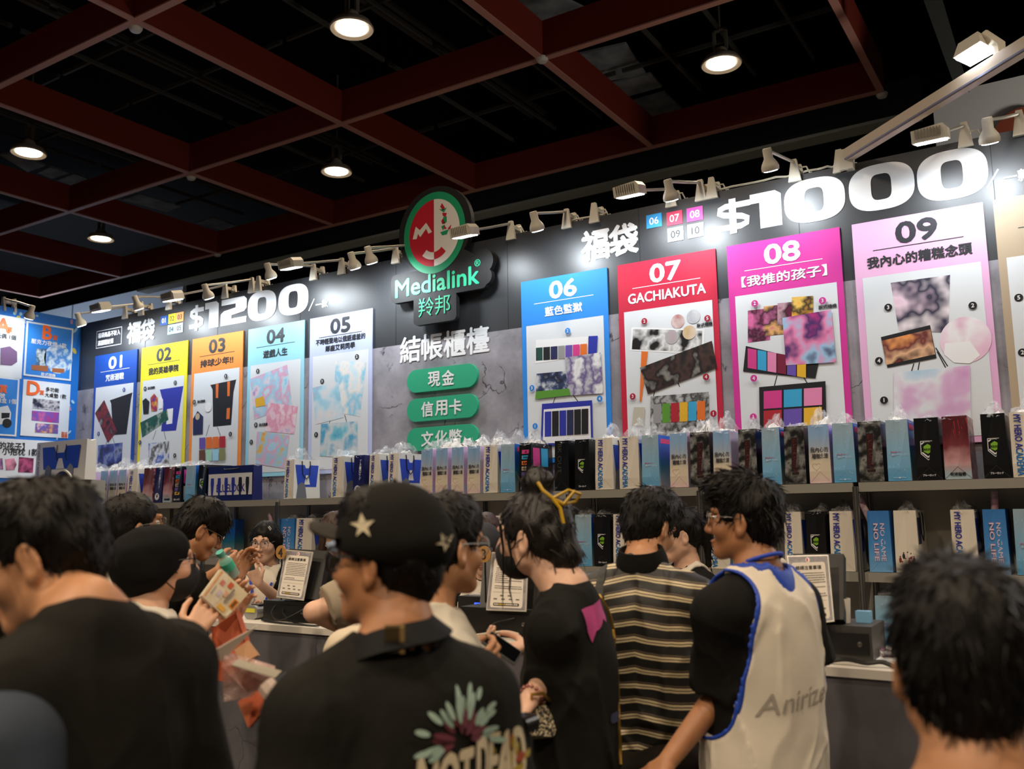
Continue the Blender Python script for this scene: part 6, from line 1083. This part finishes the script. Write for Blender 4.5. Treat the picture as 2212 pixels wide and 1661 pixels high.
# --- the leaning young man at the left shelf
F = person('young man in black T-shirt with fringe and glasses bent over a drink bottle', (432, 1146, 4.05), -62, -80, nod=.5, fwd=.08, skin='b', top=blktee, sleeve=.85, loose=.026, hair='fringe', hn=350, hL=.03, res=.009, lift=.25,
    arms={'R': dict(el=('p', 440, 1262, 3.9), wr=('p', 474, 1234, 3.84), hd=(-.1, .8, .35), nr=(-.9, .1, 0), fine=True, curl=.7), 'L': dict(el=('p', 490, 1290, 4.1), wr=('p', 512, 1248, 4.0), hd=(-.1, .5, .8), nr=(.9, .1, 0), fine=True, curl=.7)}); glasses(F['H'], F['t'], metal, .022); YM = F
strap(F, 'neck_strap', [F['nb']+V((.06, -.03, .03)), F['nb']+V((.09, -.08, -.02)), F['nb']+V((.12, -.06, -.08))], .012, blackm, .004)
# --- staff behind the counter
F = person('woman with bobbed black hair and glasses in a white staff vest, reading a phone', (573, 1172, 5.8), 170, 158, nod=.16, skin='c', top=blktee, top2=vestw, sleeve=.6, loose=.022, hair='bob', hn=250, hL=.03, res=.009, b=.92,
    arms={'L': dict(el=('p', 607, 1300, 5.66), wr=('p', 558, 1258, 5.44), hd=(.4, .3, .85), nr=(.2, -.9, .2), fine=True, curls=[.7, .75, .8, .85], thumb=.5), 'R': dict(el=('p', 522, 1310, 5.8), wr=('p', 545, 1318, 5.6))}, lift=.15); glasses(F['H'], F['t'], metal, .023); BG = F
nb = F['nb']; strap(F, 'lanyard', [nb+V((.07, .04, .0)), nb+V((.06, .14, -.1)), nb+V((.01, .16, -.3))], .014, lanyard_b, .01, 'vest'); strap(F, 'lanyard', [nb+V((-.07, .04, .0)), nb+V((-.05, .14, -.1)), nb+V((.0, .16, -.3))], .014, lanyard_b, .01, 'vest'); MB().tube([F['H'] @ V(p) for p in ((-.055, .06, .115), (-.064, .05, .095), (-.062, .062, .09), (-.053, .07, .11))], .003, 6).build('hair_clip', mat('clip_white', 'e8e8e8', .3), F['t'], True)
F = person('woman with long brown hair and a pale blue mask behind the number 4 terminal', (724, 1152, 5.75), 195, 200, nod=.12, skin='c', top=blktee, sleeve=.7, hair='long', hairm=HAIRB, hn=150, hL=.03, res=.011, lift=.15, b=.85); face_mask(F['H'], F['t'], mat('mask_blue', 'a8bcd8', .8)); glasses(F['H'], F['t'], metal, .022, False)
greycap = cloth('cap_grey', '3a3b40', .3)
F = person('woman in a grey cap and white staff vest behind the numbered disc 3', (1046, 1190, 5.0), 175, 168, nod=.3, skin='c', top=blktee, top2=vestw, sleeve=.65, hair='long', hairm=HAIRW, hn=200, hL=.04, res=.01, lift=.15, arms={'R': dict(el=('p', 985, 1320, 5.0), wr=('p', 1000, 1345, 4.75)), 'L': dict(el=('p', 1100, 1320, 5.0), wr=('p', 1080, 1345, 4.75))}); H = F['H']
solid('cap', [el((0, -.01, .055), (.094, .114, .1), .03), el((0, -.02, -.03), (.12, .2, .06), .01, None, 's')], greycap, F['t'], .007, (), lambda P, D: np.maximum(D, .03-P[:, 2]), H); solid('cap_brim', [el((0, .12, .045), (.08, .075, .009), .01)], greycap, F['t'], .006, (), None, H)
MB().flat([(-.02, 0), (0, .018), (.022, .012), (.012, -.02)], 0, 0, H @ Matrix.Translation((-.03, .1, .095)) @ Matrix.Rotation(math.pi, 4, 'Z') @ Matrix.Rotation(.5, 4, 'X')).build('cap_patch', mat('patch_pink', 'c8a0a0', .6), F['t'])
person('person with brown hair parted on the forehead behind the grey capped woman', (1050, 1158, 5.55), 175, 170, nod=.45, skin='c', top=blktee, hair='long', hairm=HAIRB, hn=100, res=.011, lift=.15)
F = person('woman with a black ponytail in a white staff vest beyond the striped shirt man', (1466, 1158, 4.6), 128, 105, nod=.2, skin='c', top=blktee, top2=vestw, sleeve=.8, hair='pony', hn=200, hL=.05, res=.009, b=.95, lift=.15, arms={'L': dict(el=('p', 1512, 1310, 4.25), wr=('p', 1488, 1330, 4.35)), 'R': dict(el=('p', 1420, 1300, 4.7), wr=('p', 1440, 1330, 4.5))})
person('staff member in a white vest mostly hidden behind the profile of the vest man', (1640, 1152, 4.6), 150, 150, nod=.2, skin='b', top=blktee, top2=vestw, sleeve=.7, hair='full', hn=100, res=.011, arms={})
# --- customers half hidden at the counter
person('person in a beige T-shirt leaning at the counter, head hidden by the black cap', (800, 1150, 3.82), 40, 20, nod=.2, skin='c', top=beige, sleeve=.6, loose=.03, hair='short', hn=100, res=.01, hem=.52, arms={'L': dict(el=('p', 678, 1322, 3.58), wr=('p', 728, 1352, 3.7)), 'R': dict(el=(.2, -.06, 1.1), wr=(.2, .02, .88))})
person('person in a loose cream shirt between the beige shirt and the black cap', (858, 1232, 2.9), 10, 20, nod=.1, skin='c', top=creamc, sleeve=1.3, loose=.03, hair='bob', hn=100, res=.011, arms={'L': dict(el=('p', 742, 1500, 2.8), wr=('p', 760, 1600, 3.0))})
person('person with long black hair cut off by the left edge', (-40, 1290, 2.6), -20, -40, b=.85, skin='c', top=creamc, sleeve=.9, hair='long', hn=200, hL=.04, res=.011, face=False, lift=.15)
# ------------------------------------------------------------------ things on the counter and in hands
def slab(mb, corners, th, mi=0, back=None):
    """a thin board from its four front corners (anticlockwise from lower left), thickness th away from the viewer"""
    c = [V(q) for q in corners]; nrm = (c[1]-c[0]).cross(c[3]-c[0]).normalized()*-th; vs = c+[q+nrm for q in c]
    return mb.add(vs, [(0, 1, 2, 3), (7, 6, 5, 4), (0, 4, 5, 1), (1, 5, 6, 2), (2, 6, 7, 3), (3, 7, 4, 0)], mi)
def bil(c, lift=.0):
    c = [V(q) for q in c]; nrm = (c[1]-c[0]).cross(c[3]-c[0]).normalized()
    return lambda u, v, l=0: (c[0]*(1-u)*(1-v)+c[1]*u*(1-v)+c[2]*u*v+c[3]*(1-u)*v)+nrm*(lift+l)
acr = mat('acrylic_edge', 'b8b2a6', .25); signm = ramp_mat('sign_marble', ['8a868a', '77747a', '9c989a'], 'noise', scale=20, rough=.4); paperc = mat('sign_paper', 'd8d0c4', .5); inkm = mat('sign_ink', '35302c', .6); cork = mat('cork_disc', 'b98848', .6, var=.15, vscale=60)
screenm = mat('terminal_black', '141414', .4); standm = mat('terminal_grey', '3c3b3a', .45); boxm = mat('drawer_black', '101010', .5)
def sign(label, cor, org):
    t = thing('notice_sign', label, 'sign', org); c = [q-org for q in cor]; f = bil(c, .0008)
    mb = MB(); slab(mb, c, .006); mb.build('acrylic_holder', acr, t)
    q = lambda x0, x1, y0, y1, l=0: [f(x0, y0, l), f(x1, y0, l), f(x1, y1, l), f(x0, y1, l)]
    MB().add(q(.025, .975, .02, .98), [(0, 1, 2, 3)]).build('marble_border', signm, t)
    P = [f(x, z, .0006) for x, z in rrect(.82, .84, .05, 4, .5, .47)]; MB().add(P, [list(range(len(P)))]).build('paper', paperc, t)
    P = circ(.05, .04, .5, .925, 20); MB().add([f(x, z, .001) for x, z in P], [list(range(20))]).build('oval_logo', lw, t); MB().add([f(x, z, .0014) for x, z in circ(.02, .03, .49, .925, 14)], [list(range(14))]).build('logo_mark', lr, t)
    mb = MB(); mb.text('結帳注意事項', .5, .81, h=.06, w=.62, mapf=lambda u, v, l=0: f(u, v, l*.3+.0012), bold=.03); mb.build('title', inkm, t)
    r = random.Random(len(label)); mb = MB()
    for row in [.72-.035*k for k in range(8)]+[.41, .375]:
        x = .16+.03*r.random(); end = .86 if r.random() < .75 else .5
        while x < end: w_ = r.uniform(.015, .035); mb.add(q(x, x+w_, row, row+.014, .0012), [(0, 1, 2, 3)]); x += w_+.012
    mb.build('small_print', inkm, t)
    mb = MB(); mb.add(q(.14, .86, .312, .315, .0012), [(0, 1, 2, 3)]); [mb.add(q(x, x+.09, y, y+.022, .0012), [(0, 1, 2, 3)]) for x, y in ((.33, .245), (.53, .245), (.17, .185), (.37, .185), (.56, .185), (.74, .185))]; mb.build('payment_icons', mat('sign_icons', '6a6660', .6), t)
    MB().add([f(x, z, .0012) for x, z in rrect(.66, .05, .024, 4, .5, .105)], [list(range(20))]).build('black_bar', inkm, t)
    mb = MB(); [mb.add(q(.2+.05*k, .24+.05*k, .095, .115, .0018), [(0, 1, 2, 3)], 1 if 2 <= k < 6 else 0) for k in range(12)]; mb.build('bar_text', [paperc, mat('bar_yellow', 'c8a838', .6)], t)
    return t
def terminal(label, cor, Y, bz=0):
    """the back of a cash terminal's screen on its stand; cor: photo corners of the screen back"""
    q = [onY(*p, y) for p, y in zip(cor, (Y, Y, Y+.14, Y+.14))]; b = (q[0]+q[1])/2; t = thing('cash_terminal', label, 'cash terminal', (b.x, Y+.1, CZ)); o = t.location
    mb = MB(); slab(mb, [p-o for p in q], .035); mb.build('screen', screenm, t); mid = sum(q, V())/4-o
    mb = MB(); mb.tube([mid+V((0, .03, -.02)), V((mid.x, .1, bz+.06)), V((mid.x, .08, bz+.02))], .025, 8); mb.build('stand', standm, t, True); mb = MB(); mb.lathe([(.002, .025), (.06, .022), (.068, .0), (.002, 0)], 24, 0, Matrix.Translation((mid.x, .08 if not bz else 0, bz))); mb.build('foot', standm, t, True)
    return t
def disc(label, px, py, Y, n):
    p = onY(px, py, Y); t = thing('number_disc', label, 'number disc', p, 0, 'round wooden number discs'); MB().prism(circ(.036, .036, 0, 0, 28), .006).build('disc', cork, t); MB().text(n, 0, 0, h=.045, y=-.004, bold=.01).build('number', inkm, t)
    MB().tube([(0, .006, -.03), (0, .01, CZ-p.z+.001)], .004, 6).build('pole', screenm, t)
def q4(pts, Ys): return [onY(*p, y) for p, y in zip(pts, Ys)]
def cashbox(label, px, py, w, d, h, Y, m_=None):  # low till box
    p = onY(px, py, Y); t = thing('till_box', label, 'till', (p.x, Y+d/2, CZ+.001)); MB().box((0, 0, h/2), (w, d, h)).build('case', m_ or boxm, t); MB().box((0, -d/2-.003, h*.5), (w*.9, .006, h*.6)).build('drawer_front', screenm, t); MB().lathe([(.001, .006), (.009, .004), (.01, 0)], 12, 0, Matrix.Translation((w*.3, -d/2-.007, h*.5)) @ Matrix.Rotation(math.pi/2, 4, 'X')).build('lock', metal, t); return t
cashbox('black till box with loose cables, left of the capped man', 622, 1335, .36, .2, .1, 3.36)
S4 = q4(((597, 1290), (655, 1297), (676, 1192), (617, 1187)), (3.34, 3.34, 3.46, 3.46)); sign('framed notice sheet leaning back, left of the capped man', S4, S4[0]); terminal('black cash terminal between the bobbed woman and the capped man', ((608, 1288), (688, 1296), (708, 1190), (625, 1185)), 3.385, .102); disc('round wooden disc with the number 4', 607, 1193, 3.42, '4')
cashbox('black till box behind the phone of the hair claw woman', 1080, 1385, .42, .2, .12, 3.36)
S3 = q4(((1050, 1318), (1136, 1321), (1141, 1200), (1063, 1192)), (3.34, 3.34, 3.44, 3.44)); sign('framed notice sheet in front of the masked hair claw woman', S3, S3[0]); terminal('black cash terminal right in front of the grey capped woman', ((1035, 1320), (1150, 1326), (1158, 1200), (1045, 1192)), 3.385, .122); disc('round wooden disc with the number 3', 1046, 1197, 3.4, '3')
p = onY(1020, 1318, 3.5); t = thing('receipt_printer', 'black receipt printer with a small blue light left of the number 3 notice', 'printer', (p.x, 3.6, CZ+.001)); MB().box((0, 0, .075), (.16, .2, .15)).build('case', boxm, t); MB().box((.0, -.02, .153), (.11, .05, .006)).build('paper_slot', mat('slot_bright', 'c8c8c8', .3), t); MB().box((.03, -.102, .12), (.03, .004, .006)).build('indicator', mat('blue_led', '2a4aff', .4, emit='3050ff', estr=3), t)
SR = q4(((1716, 1352), (1802, 1342), (1789, 1198), (1700, 1200)), (3.34, 3.34, 3.44, 3.44)); sign('framed notice sheet at the right, half behind the vest man', SR, SR[0]); terminal('black cash terminal behind the right notice sheet', ((1722, 1340), (1822, 1338), (1822, 1196), (1712, 1196)), 3.385)
cashbox('dark grey till box right of the vest man', 1822, 1424, .2, .22, .12, 3.38, standm)
p = onY(1805, 1425, 3.36); t = thing('paper_cup', 'white cup with a green item on the dark drawer', 'cup', (p.x+.01, 3.46, CZ+.122)); MB().lathe([(.002, 0), (.026, 0), (.03, .085), (.026, .085), (.022, .01), (.002, .01)], 20).build('cup', mat('cup_white', 'd8d2c6', .5), t, True); MB().box((0, 0, .09), (.025, .02, .035)).build('green_item', mat('lime', '8ac828', .5), t)
t = thing('small_box', 'small light blue box behind the white cup', 'box', (p.x+.075, 3.5, CZ+.122)); MB().box((0, 0, .02), (.05, .04, .04)).build('carton', mat('box_blue', '7ab0d8', .5), t)
p = onY(1875, 1412, 3.55); t = thing('paper_sheets', 'white paper sheets on the counter at the right', 'paper', (p.x, 3.52, CZ+.001)); MB().box((0, 0, .003), (.3, .2, .006)).build('sheets', mat('paper_white', 'e2e4e6', .6), t)
t = thing('snack_packet', 'small pink and dark packet on the white sheets', 'packet', (p.x+.05, 3.52, CZ+.008)); vs, fs = wrap_mesh(.1, .08, .03, 3); new_mesh('pouch', vs, fs, patch(['3a3a44', 'c83a7a', '6a6a70', 'd8d0d4'], 20), t, True)
cabm = mat('cable_black', '0c0c0c', .45); cabw = mat('cable_cream', 'b8ad98', .5)
def cable(label, pts, r, m_, Y):
    P = [onY(px, py, y) for px, py, y in pts]; t = thing('cable', label, 'cable', P[0]); P = [q-P[0] for q in P]; Q = []
    for i in range(len(P)-1):
        a, b, c, d = P[max(i-1, 0)], P[i], P[i+1], P[min(i+2, len(P)-1)]
        for k in range(6): u = k/6; Q.append(.5*((2*b)+(c-a)*u+(2*a-5*b+4*c-d)*u*u+(-a+3*b-3*c+d)*u**3))
    MB().tube(Q+[P[-1]], r, 6).build('sheath', m_, t, True)
cable('thick black cable bundle lying along the counter edge at the right', [(1790, 1428, 3.3), (1830, 1424, 3.3), (1870, 1432, 3.29), (1905, 1430, 3.3), (1935, 1442, 3.3)], .008, cabm, 0)
cable('thin black cable looping in front of the number 4 drawer', [(596, 1306, 3.36), (586, 1325, 3.33), (604, 1340, 3.31), (640, 1325, 3.33), (668, 1308, 3.37)], .004, cabm, 0)
cable('black cable hanging down from the number 4 terminal', [(614, 1308, 3.37), (612, 1325, 3.34), (630, 1342, 3.31), (660, 1350, 3.3), (690, 1352, 3.3)], .004, cabm, 0)
cable('tangle of dark cables on the counter left of the beige shirt', [(566, 1338, 3.31), (590, 1344, 3.29), (622, 1348, 3.28), (650, 1350, 3.28), (688, 1357, 3.27)], .007, cabm, 0)
cable('cream cable curving behind the phone', [(1000, 1376, 3.3), (1040, 1370, 3.3), (1090, 1364, 3.3), (1120, 1370, 3.3)], .006, cabw, 0)
cable('thin black cable under the number 3 notice', [(1050, 1362, 3.31), (1070, 1345, 3.33), (1098, 1338, 3.34), (1112, 1335, 3.35)], .003, cabm, 0)
p = onY(562, 1322, 3.42); t = thing('card_reader', 'silver and yellow card reader at the left end of the counter', 'card reader', (p.x, 3.42, CZ+.001)); MB().rbox((0, 0, .035), (.1, .13, .07), .03).build('body', mat('silver_grey', 'a8a8a8', .35, metal=.5), t); MB().box((0, -.067, .045), (.07, .006, .02)).build('stripe', mat('strip_yellow', 'd0c83a', .5), t); MB().box((.01, 0, .072), (.06, .09, .004)).build('keypad', screenm, t)
# small doll hanging on the bobbed woman's lanyard
p = at(540, 1303, 5.45); t = thing('plush_charm', 'small white hooded plush charm hanging from the blue lanyard', 'plush toy', p)
solid('hood', [el((0, 0, .02), (.03, .026, .034), .01), el((0, 0, -.025), (.024, .02, .03), .012)], mat('plush_white', 'd8cfc4', .9), t, .004); MB().flat(circ(.018, .015, 0, .014, 18), -.027).build('face', mat('plush_tan', 'c88a4a', .8), t); solid('fringe', [el((0, -.006, .045), (.022, .02, .012), .01)], mat('plush_brown', '6a3a26', .9), t, .004); MB().tube([(0, 0, .05), (.002, .02, .12), (.004, .05, .2)], .002, 6).build('cord', lanyard_b, t)
def phone(label, c, th, case, cases=None):
    o = sum(c, V())/4; t = thing('phone', label, 'phone', o); mb = MB(); slab(mb, [q-o for q in c], th); mb.build('case', case, t); f = bil([q-o for q in c], .0006); P = [f(x, z) for x, z in rrect(.9, .95, .06, 4, .5, .5)]; MB().add(P, [list(range(len(P)))]).build('screen', mat('phone_glass', '090b0c', .08), t); return t
phone('black phone held low by the woman with the yellow hair claw', [at(1112, 1434, 2.62), at(1128, 1408, 2.68), at(1062, 1363, 2.74), at(1040, 1384, 2.68)], .009, mat('phone_edge', '6a6e70', .3, metal=.5))
c = [at(531, 1236, 5.34), at(552, 1230, 5.36), at(545, 1199, 5.34), at(523, 1204, 5.32)]; t = phone('phone in a clear grey case held up by the bobbed woman', c, .009, mat('phone_case_grey', '6a6862', .3)); o = t.location; f = bil([q-o for q in c], .0015); MB().add([f(x, z) for x, z in circ(.14, .1, .25, .82, 14)], [list(range(14))]).build('camera_lens', mat('lens_black', '08080a', .1), t)
t = thing('receipt', 'small white card in the hand of the man with clear glasses', 'card', at(1035, 1420, 2.42)); o = t.location; mb = MB(); slab(mb, [at(*q, 2.42)-o for q in ((1026, 1436), (1050, 1434), (1046, 1404), (1028, 1404))], .001); mb.build('card', mat('paper_white'), t); MB().box((0, -.003, 0), (.008, .001, .004)).build('print', inkm, t)
# drink bottle
A, B = at(506, 1243, 3.86), at(474, 1192, 3.8); d = B-A; t = thing('drink_bottle', 'teal capped drink bottle with a red label held by the leaning young man', 'bottle', A); M = d.to_track_quat('Z', 'Y').to_matrix().to_4x4(); L = d.length
MB().lathe([(.002, 0), (.026, .002), (.027, L*.6), (.024, L*.7), (.013, L*.8), (.013, L*.84), (.002, L*.84)], 20, 0, M).build('bottle', mat('bottle_plastic', 'a8d4cc', .1, alpha=.55), t, True); MB().lathe([(.0165, L*.84), (.017, L), (.002, L)], 18, 0, M).build('cap', mat('cap_teal', '5fb8a8', .4), t); MB().lathe([(.0275, L*.3), (.0275, L*.58)], 20, 0, M).build('label_wrap', mat('label_mint', '4fc4a4', .4), t, True); MB().prism(circ(.016, .016, 0, 0, 18), .003, 0, M @ Matrix.Translation((-.02, -.022, L*.42)) @ Matrix.Rotation(-.7, 4, 'Z')).build('red_label', mat('label_red', 'b83028', .5), t)
# the packet the beanie wearer holds up
pc = [at(436, 1286, 2.72), at(489, 1336, 2.74), at(536, 1283, 2.8), at(478, 1228, 2.78)]; o = sum(pc, V())/4; t = thing('boxed_goods', 'cream and orange printed carton in clear film held by the beanie wearer', 'box', o); c = [q-o for q in pc]; f = bil(c, .0008)
mb = MB(); slab(mb, c, .028); mb.build('carton', mat('carton_cream', 'd8c8a8', .45), t); q = lambda x0, x1, y0, y1, l=0: [f(x0, y0, l), f(x1, y0, l), f(x1, y1, l), f(x0, y1, l)]
for k, (r_, cc) in enumerate((((.05, .1, .05, .95), 'carton_orange'), ((.8, .97, .3, .62), 'carton_orange'), ((.84, .93, .34, .58), 'carton_brown'), ((.55, .8, .05, .2), 'carton_amber'), ((.2, .33, .62, .78), 'carton_red'), ((.42, .55, .72, .9), 'carton_red'), ((.3, .42, .3, .5), 'carton_mauve'), ((.45, .58, .42, .6), 'carton_peach'), ((.6, .66, .3, .8), 'carton_grey'), ((.68, .7, .3, .7), 'carton_grey'), ((.15, .19, .2, .5), 'carton_grey'), ((.9, .96, .05, .25), 'carton_pale'))):
    MB().add(q(*r_, .0004*k), [(0, 1, 2, 3)]).build('print_patch', mat(cc, {'carton_orange': 'd8882c', 'carton_brown': '7a4a1c', 'carton_amber': 'e0a848', 'carton_red': 'c85a34', 'carton_mauve': 'b8a0b0', 'carton_peach': 'd8a888', 'carton_grey': '8a8078', 'carton_pale': 'e8e0c8'}[cc], .5), t)
f2 = bil(c, .006); MB().add([f2(-.06, -.04), f2(.45, -.1), f2(.5, .5), f2(-.02, .8), f2(.2, 1.08)], [(0, 1, 2), (0, 2, 3), (3, 2, 4)]).build('clear_film', film_mat('carton_film', 'ffffff', .18), t)
# bags and papers carried in the gap between the two foreground men
obag = mat('bag_orange', 'c8623c', .6, var=.08, vscale=10); tan = mat('bag_tan', 'b98a62', .6)
def carrier(name, label, cat, pts, dep, th, m_, extra=None):
    c = [at(*q, dd) for q, dd in zip(pts, dep)]; o = sum(c, V())/len(c); t = thing(name, label, cat, o); c = [q-o for q in c]; n_ = (c[1]-c[0]).cross(c[-1]-c[0]).normalized()*-th; k = len(c)
    MB().add(c+[q+n_ for q in c], [list(range(k)), list(range(2*k-1, k-1, -1))]+[(i, i+k, (i+1) % k+k, (i+1) % k) for i in range(k)]).build('body', m_, t)
    if extra: extra(t, c, o)
    return t
carrier('paper_bag', 'orange paper bag hanging behind the black shoulder at left', 'bag', ((470, 1470), (553, 1482), (526, 1372), (509, 1323), (456, 1359)), (2.76, 2.76, 2.78, 2.82, 2.78), .05, obag, lambda t, c, o: MB().tube([c[3], at(500, 1300, 2.86)-o, at(490, 1345, 2.84)-o, c[4]], .003, 6).build('handle', obag, t, True))
carrier('paper_bag', 'small orange paper bag with folded triangle, low between the two foreground men', 'bag', ((538, 1571), (577, 1524), (563, 1482), (515, 1515)), (2.2, 2.22, 2.24, 2.22), .03, obag, lambda t, c, o: MB().add([c[0]*1.0+V((0, -.003, 0)), c[1]*.2+V((0, -.01, .01)), c[3]+V((0, -.003, 0))], [(0, 1, 2)]).build('fold', mat('bag_orange_light', 'd2744c', .6), t))
carrier('carton', 'plain tan carton behind the white leaflet', 'box', ((522, 1433), (557, 1415), (534, 1384), (506, 1404)), (2.72, 2.73, 2.75, 2.73), .035, tan)
carrier('leaflet', 'white shiny leaflet jutting up to the right at left centre', 'leaflet', ((478, 1430), (500, 1405), (557, 1351), (463, 1405)), (2.16, 2.18, 2.2, 2.14), .002, mat('leaflet_white', 'c8bdae', .3))
carrier('card', 'grey card pointing right above the clear bag', 'card', ((500, 1436), (594, 1464), (609, 1449), (513, 1424)), (2.1, 2.1, 2.12, 2.12), .002, mat('card_grey', '8f8878', .6))
carrier('plastic_bag', 'clear plastic bag with pinkish contents below the grey card', 'bag', ((482, 1516), (540, 1506), (592, 1466), (500, 1438), (480, 1440)), (2.15, 2.16, 2.16, 2.14, 2.12), .05, film_mat('clear_bag', 'c8a8a0', .5), lambda t, c, o: MB().add([c[0]*.7+V((0, .03, 0)), c[1]*.7+V((0, .03, 0)), c[2]*.6+V((0, .03, .01)), c[3]*.6+V((0, .03, 0))], [(0, 1, 2, 3)]).build('pink_contents', mat('contents_pink', 'a8685c', .6), t))
carrier('tote_bag', 'beige tote bag with a small orange mark beside the capped man', 'bag', ((575, 1661), (640, 1661), (662, 1502), (612, 1480), (588, 1490)), (1.98, 1.98, 2.0, 2.02, 2.0), .04, mat('tote_beige', '9f8d7c', .8, bump=.2), lambda t, c, o: (MB().flat(circ(.012, .014, 0, 0, 16), 0, 0, Matrix.Translation(at(634, 1510, 1.97)-o) @ Rz(-YAW)).build('orange_mark', mat('mark_orange', 'a8582c', .6), t), MB().tube([at(574, 1478, 1.97)-o, at(592, 1500, 1.96)-o, at(612, 1550, 1.95)-o], [.02, .022, .02], 8).build('strap', mat('tote_strap', 'b8a498', .7), t, True)))
carrier('suitcase', 'dark upright suitcase edge below the tote strap', 'suitcase', ((566, 1690), (588, 1690), (590, 1498), (570, 1490)), (2.12, 2.12, 2.14, 2.14), .2, mat('suitcase_black', '0d0d0f', .4), lambda t, c, o: MB().tube([at(568, 1492, 2.1)-o, at(580, 1480, 2.1)-o, at(590, 1496, 2.1)-o], .01, 8).build('handle', blackm, t, True))
p = at(1131, 1563, 1.95); t = thing('trolley_handle', 'glossy black trolley handle standing in front of the tweed bag', 'trolley', (p.x, p.y, 0)); z = p.z
MB().rbox((0, 0, z), (.05, .05, .036), .014).build('grip', mat('handle_gloss', '08080a', .12), t); mb = MB()
for s in (-1, 1): mb = MB(); mb.tube([(s*.013, 0, z-.02), (s*.013, 0, .5)], .007, 8); mb.build('pole', mat('pole_grey', '4a4a4c', .3, metal=.7), t, True)
MB().rbox((0, .0, .27), (.3, .2, .5), .04).build('case', mat('suitcase_black'), t)
# tweed handbag at the fist of the woman with the claw
tw = ramp_mat('tweed', ['1a1814', 'b8aa8c', '2a2620', 'd0c4a4', '3a342a'], 'cell', scale=240, interp='CONSTANT', rough=.8)
carrier('handbag', 'quilted tweed handbag under the fist with the bead bracelet', 'bag', ((1140, 1588), (1196, 1592), (1214, 1540), (1190, 1512), (1150, 1520)), (2.42, 2.44, 2.5, 2.5, 2.46), .09, tw, lambda t, c, o: (MB().tube([at(1150, 1522, 2.44)-o, at(1148, 1500, 2.42)-o, at(1172, 1498, 2.44)-o, at(1188, 1514, 2.48)-o], .005, 8).build('handle', gold, t, True), MB().box(at(1150, 1550, 2.41)-o, (.012, .006, .012)).build('clasp', gold, t)))
p = onY(1532, 1395, 3.5); t = thing('plastic_bag', 'translucent plastic bag standing on the counter beside the striped shirt', 'bag', (p.x, 3.5, CZ+.001)); MB().add([(-.05, 0, 0), (.05, 0, 0), (.05, .06, 0), (-.05, .06, 0), (-.035, .02, .2), (.02, .03, .26), (.03, .05, .23), (-.03, .05, .2)], [(0, 1, 5, 4), (1, 2, 6, 5), (2, 3, 7, 6), (3, 0, 4, 7)]).build('film', film_mat('bag_film', 'e0e6ea', .45), t)
t = thing('paper_sheets', 'white paper by the elbow of the striped shirt man', 'paper', (p.x-.03, 3.4, CZ+.001)); MB().box((0, 0, .003), (.2, .15, .006)).build('sheets', mat('paper_white'), t)
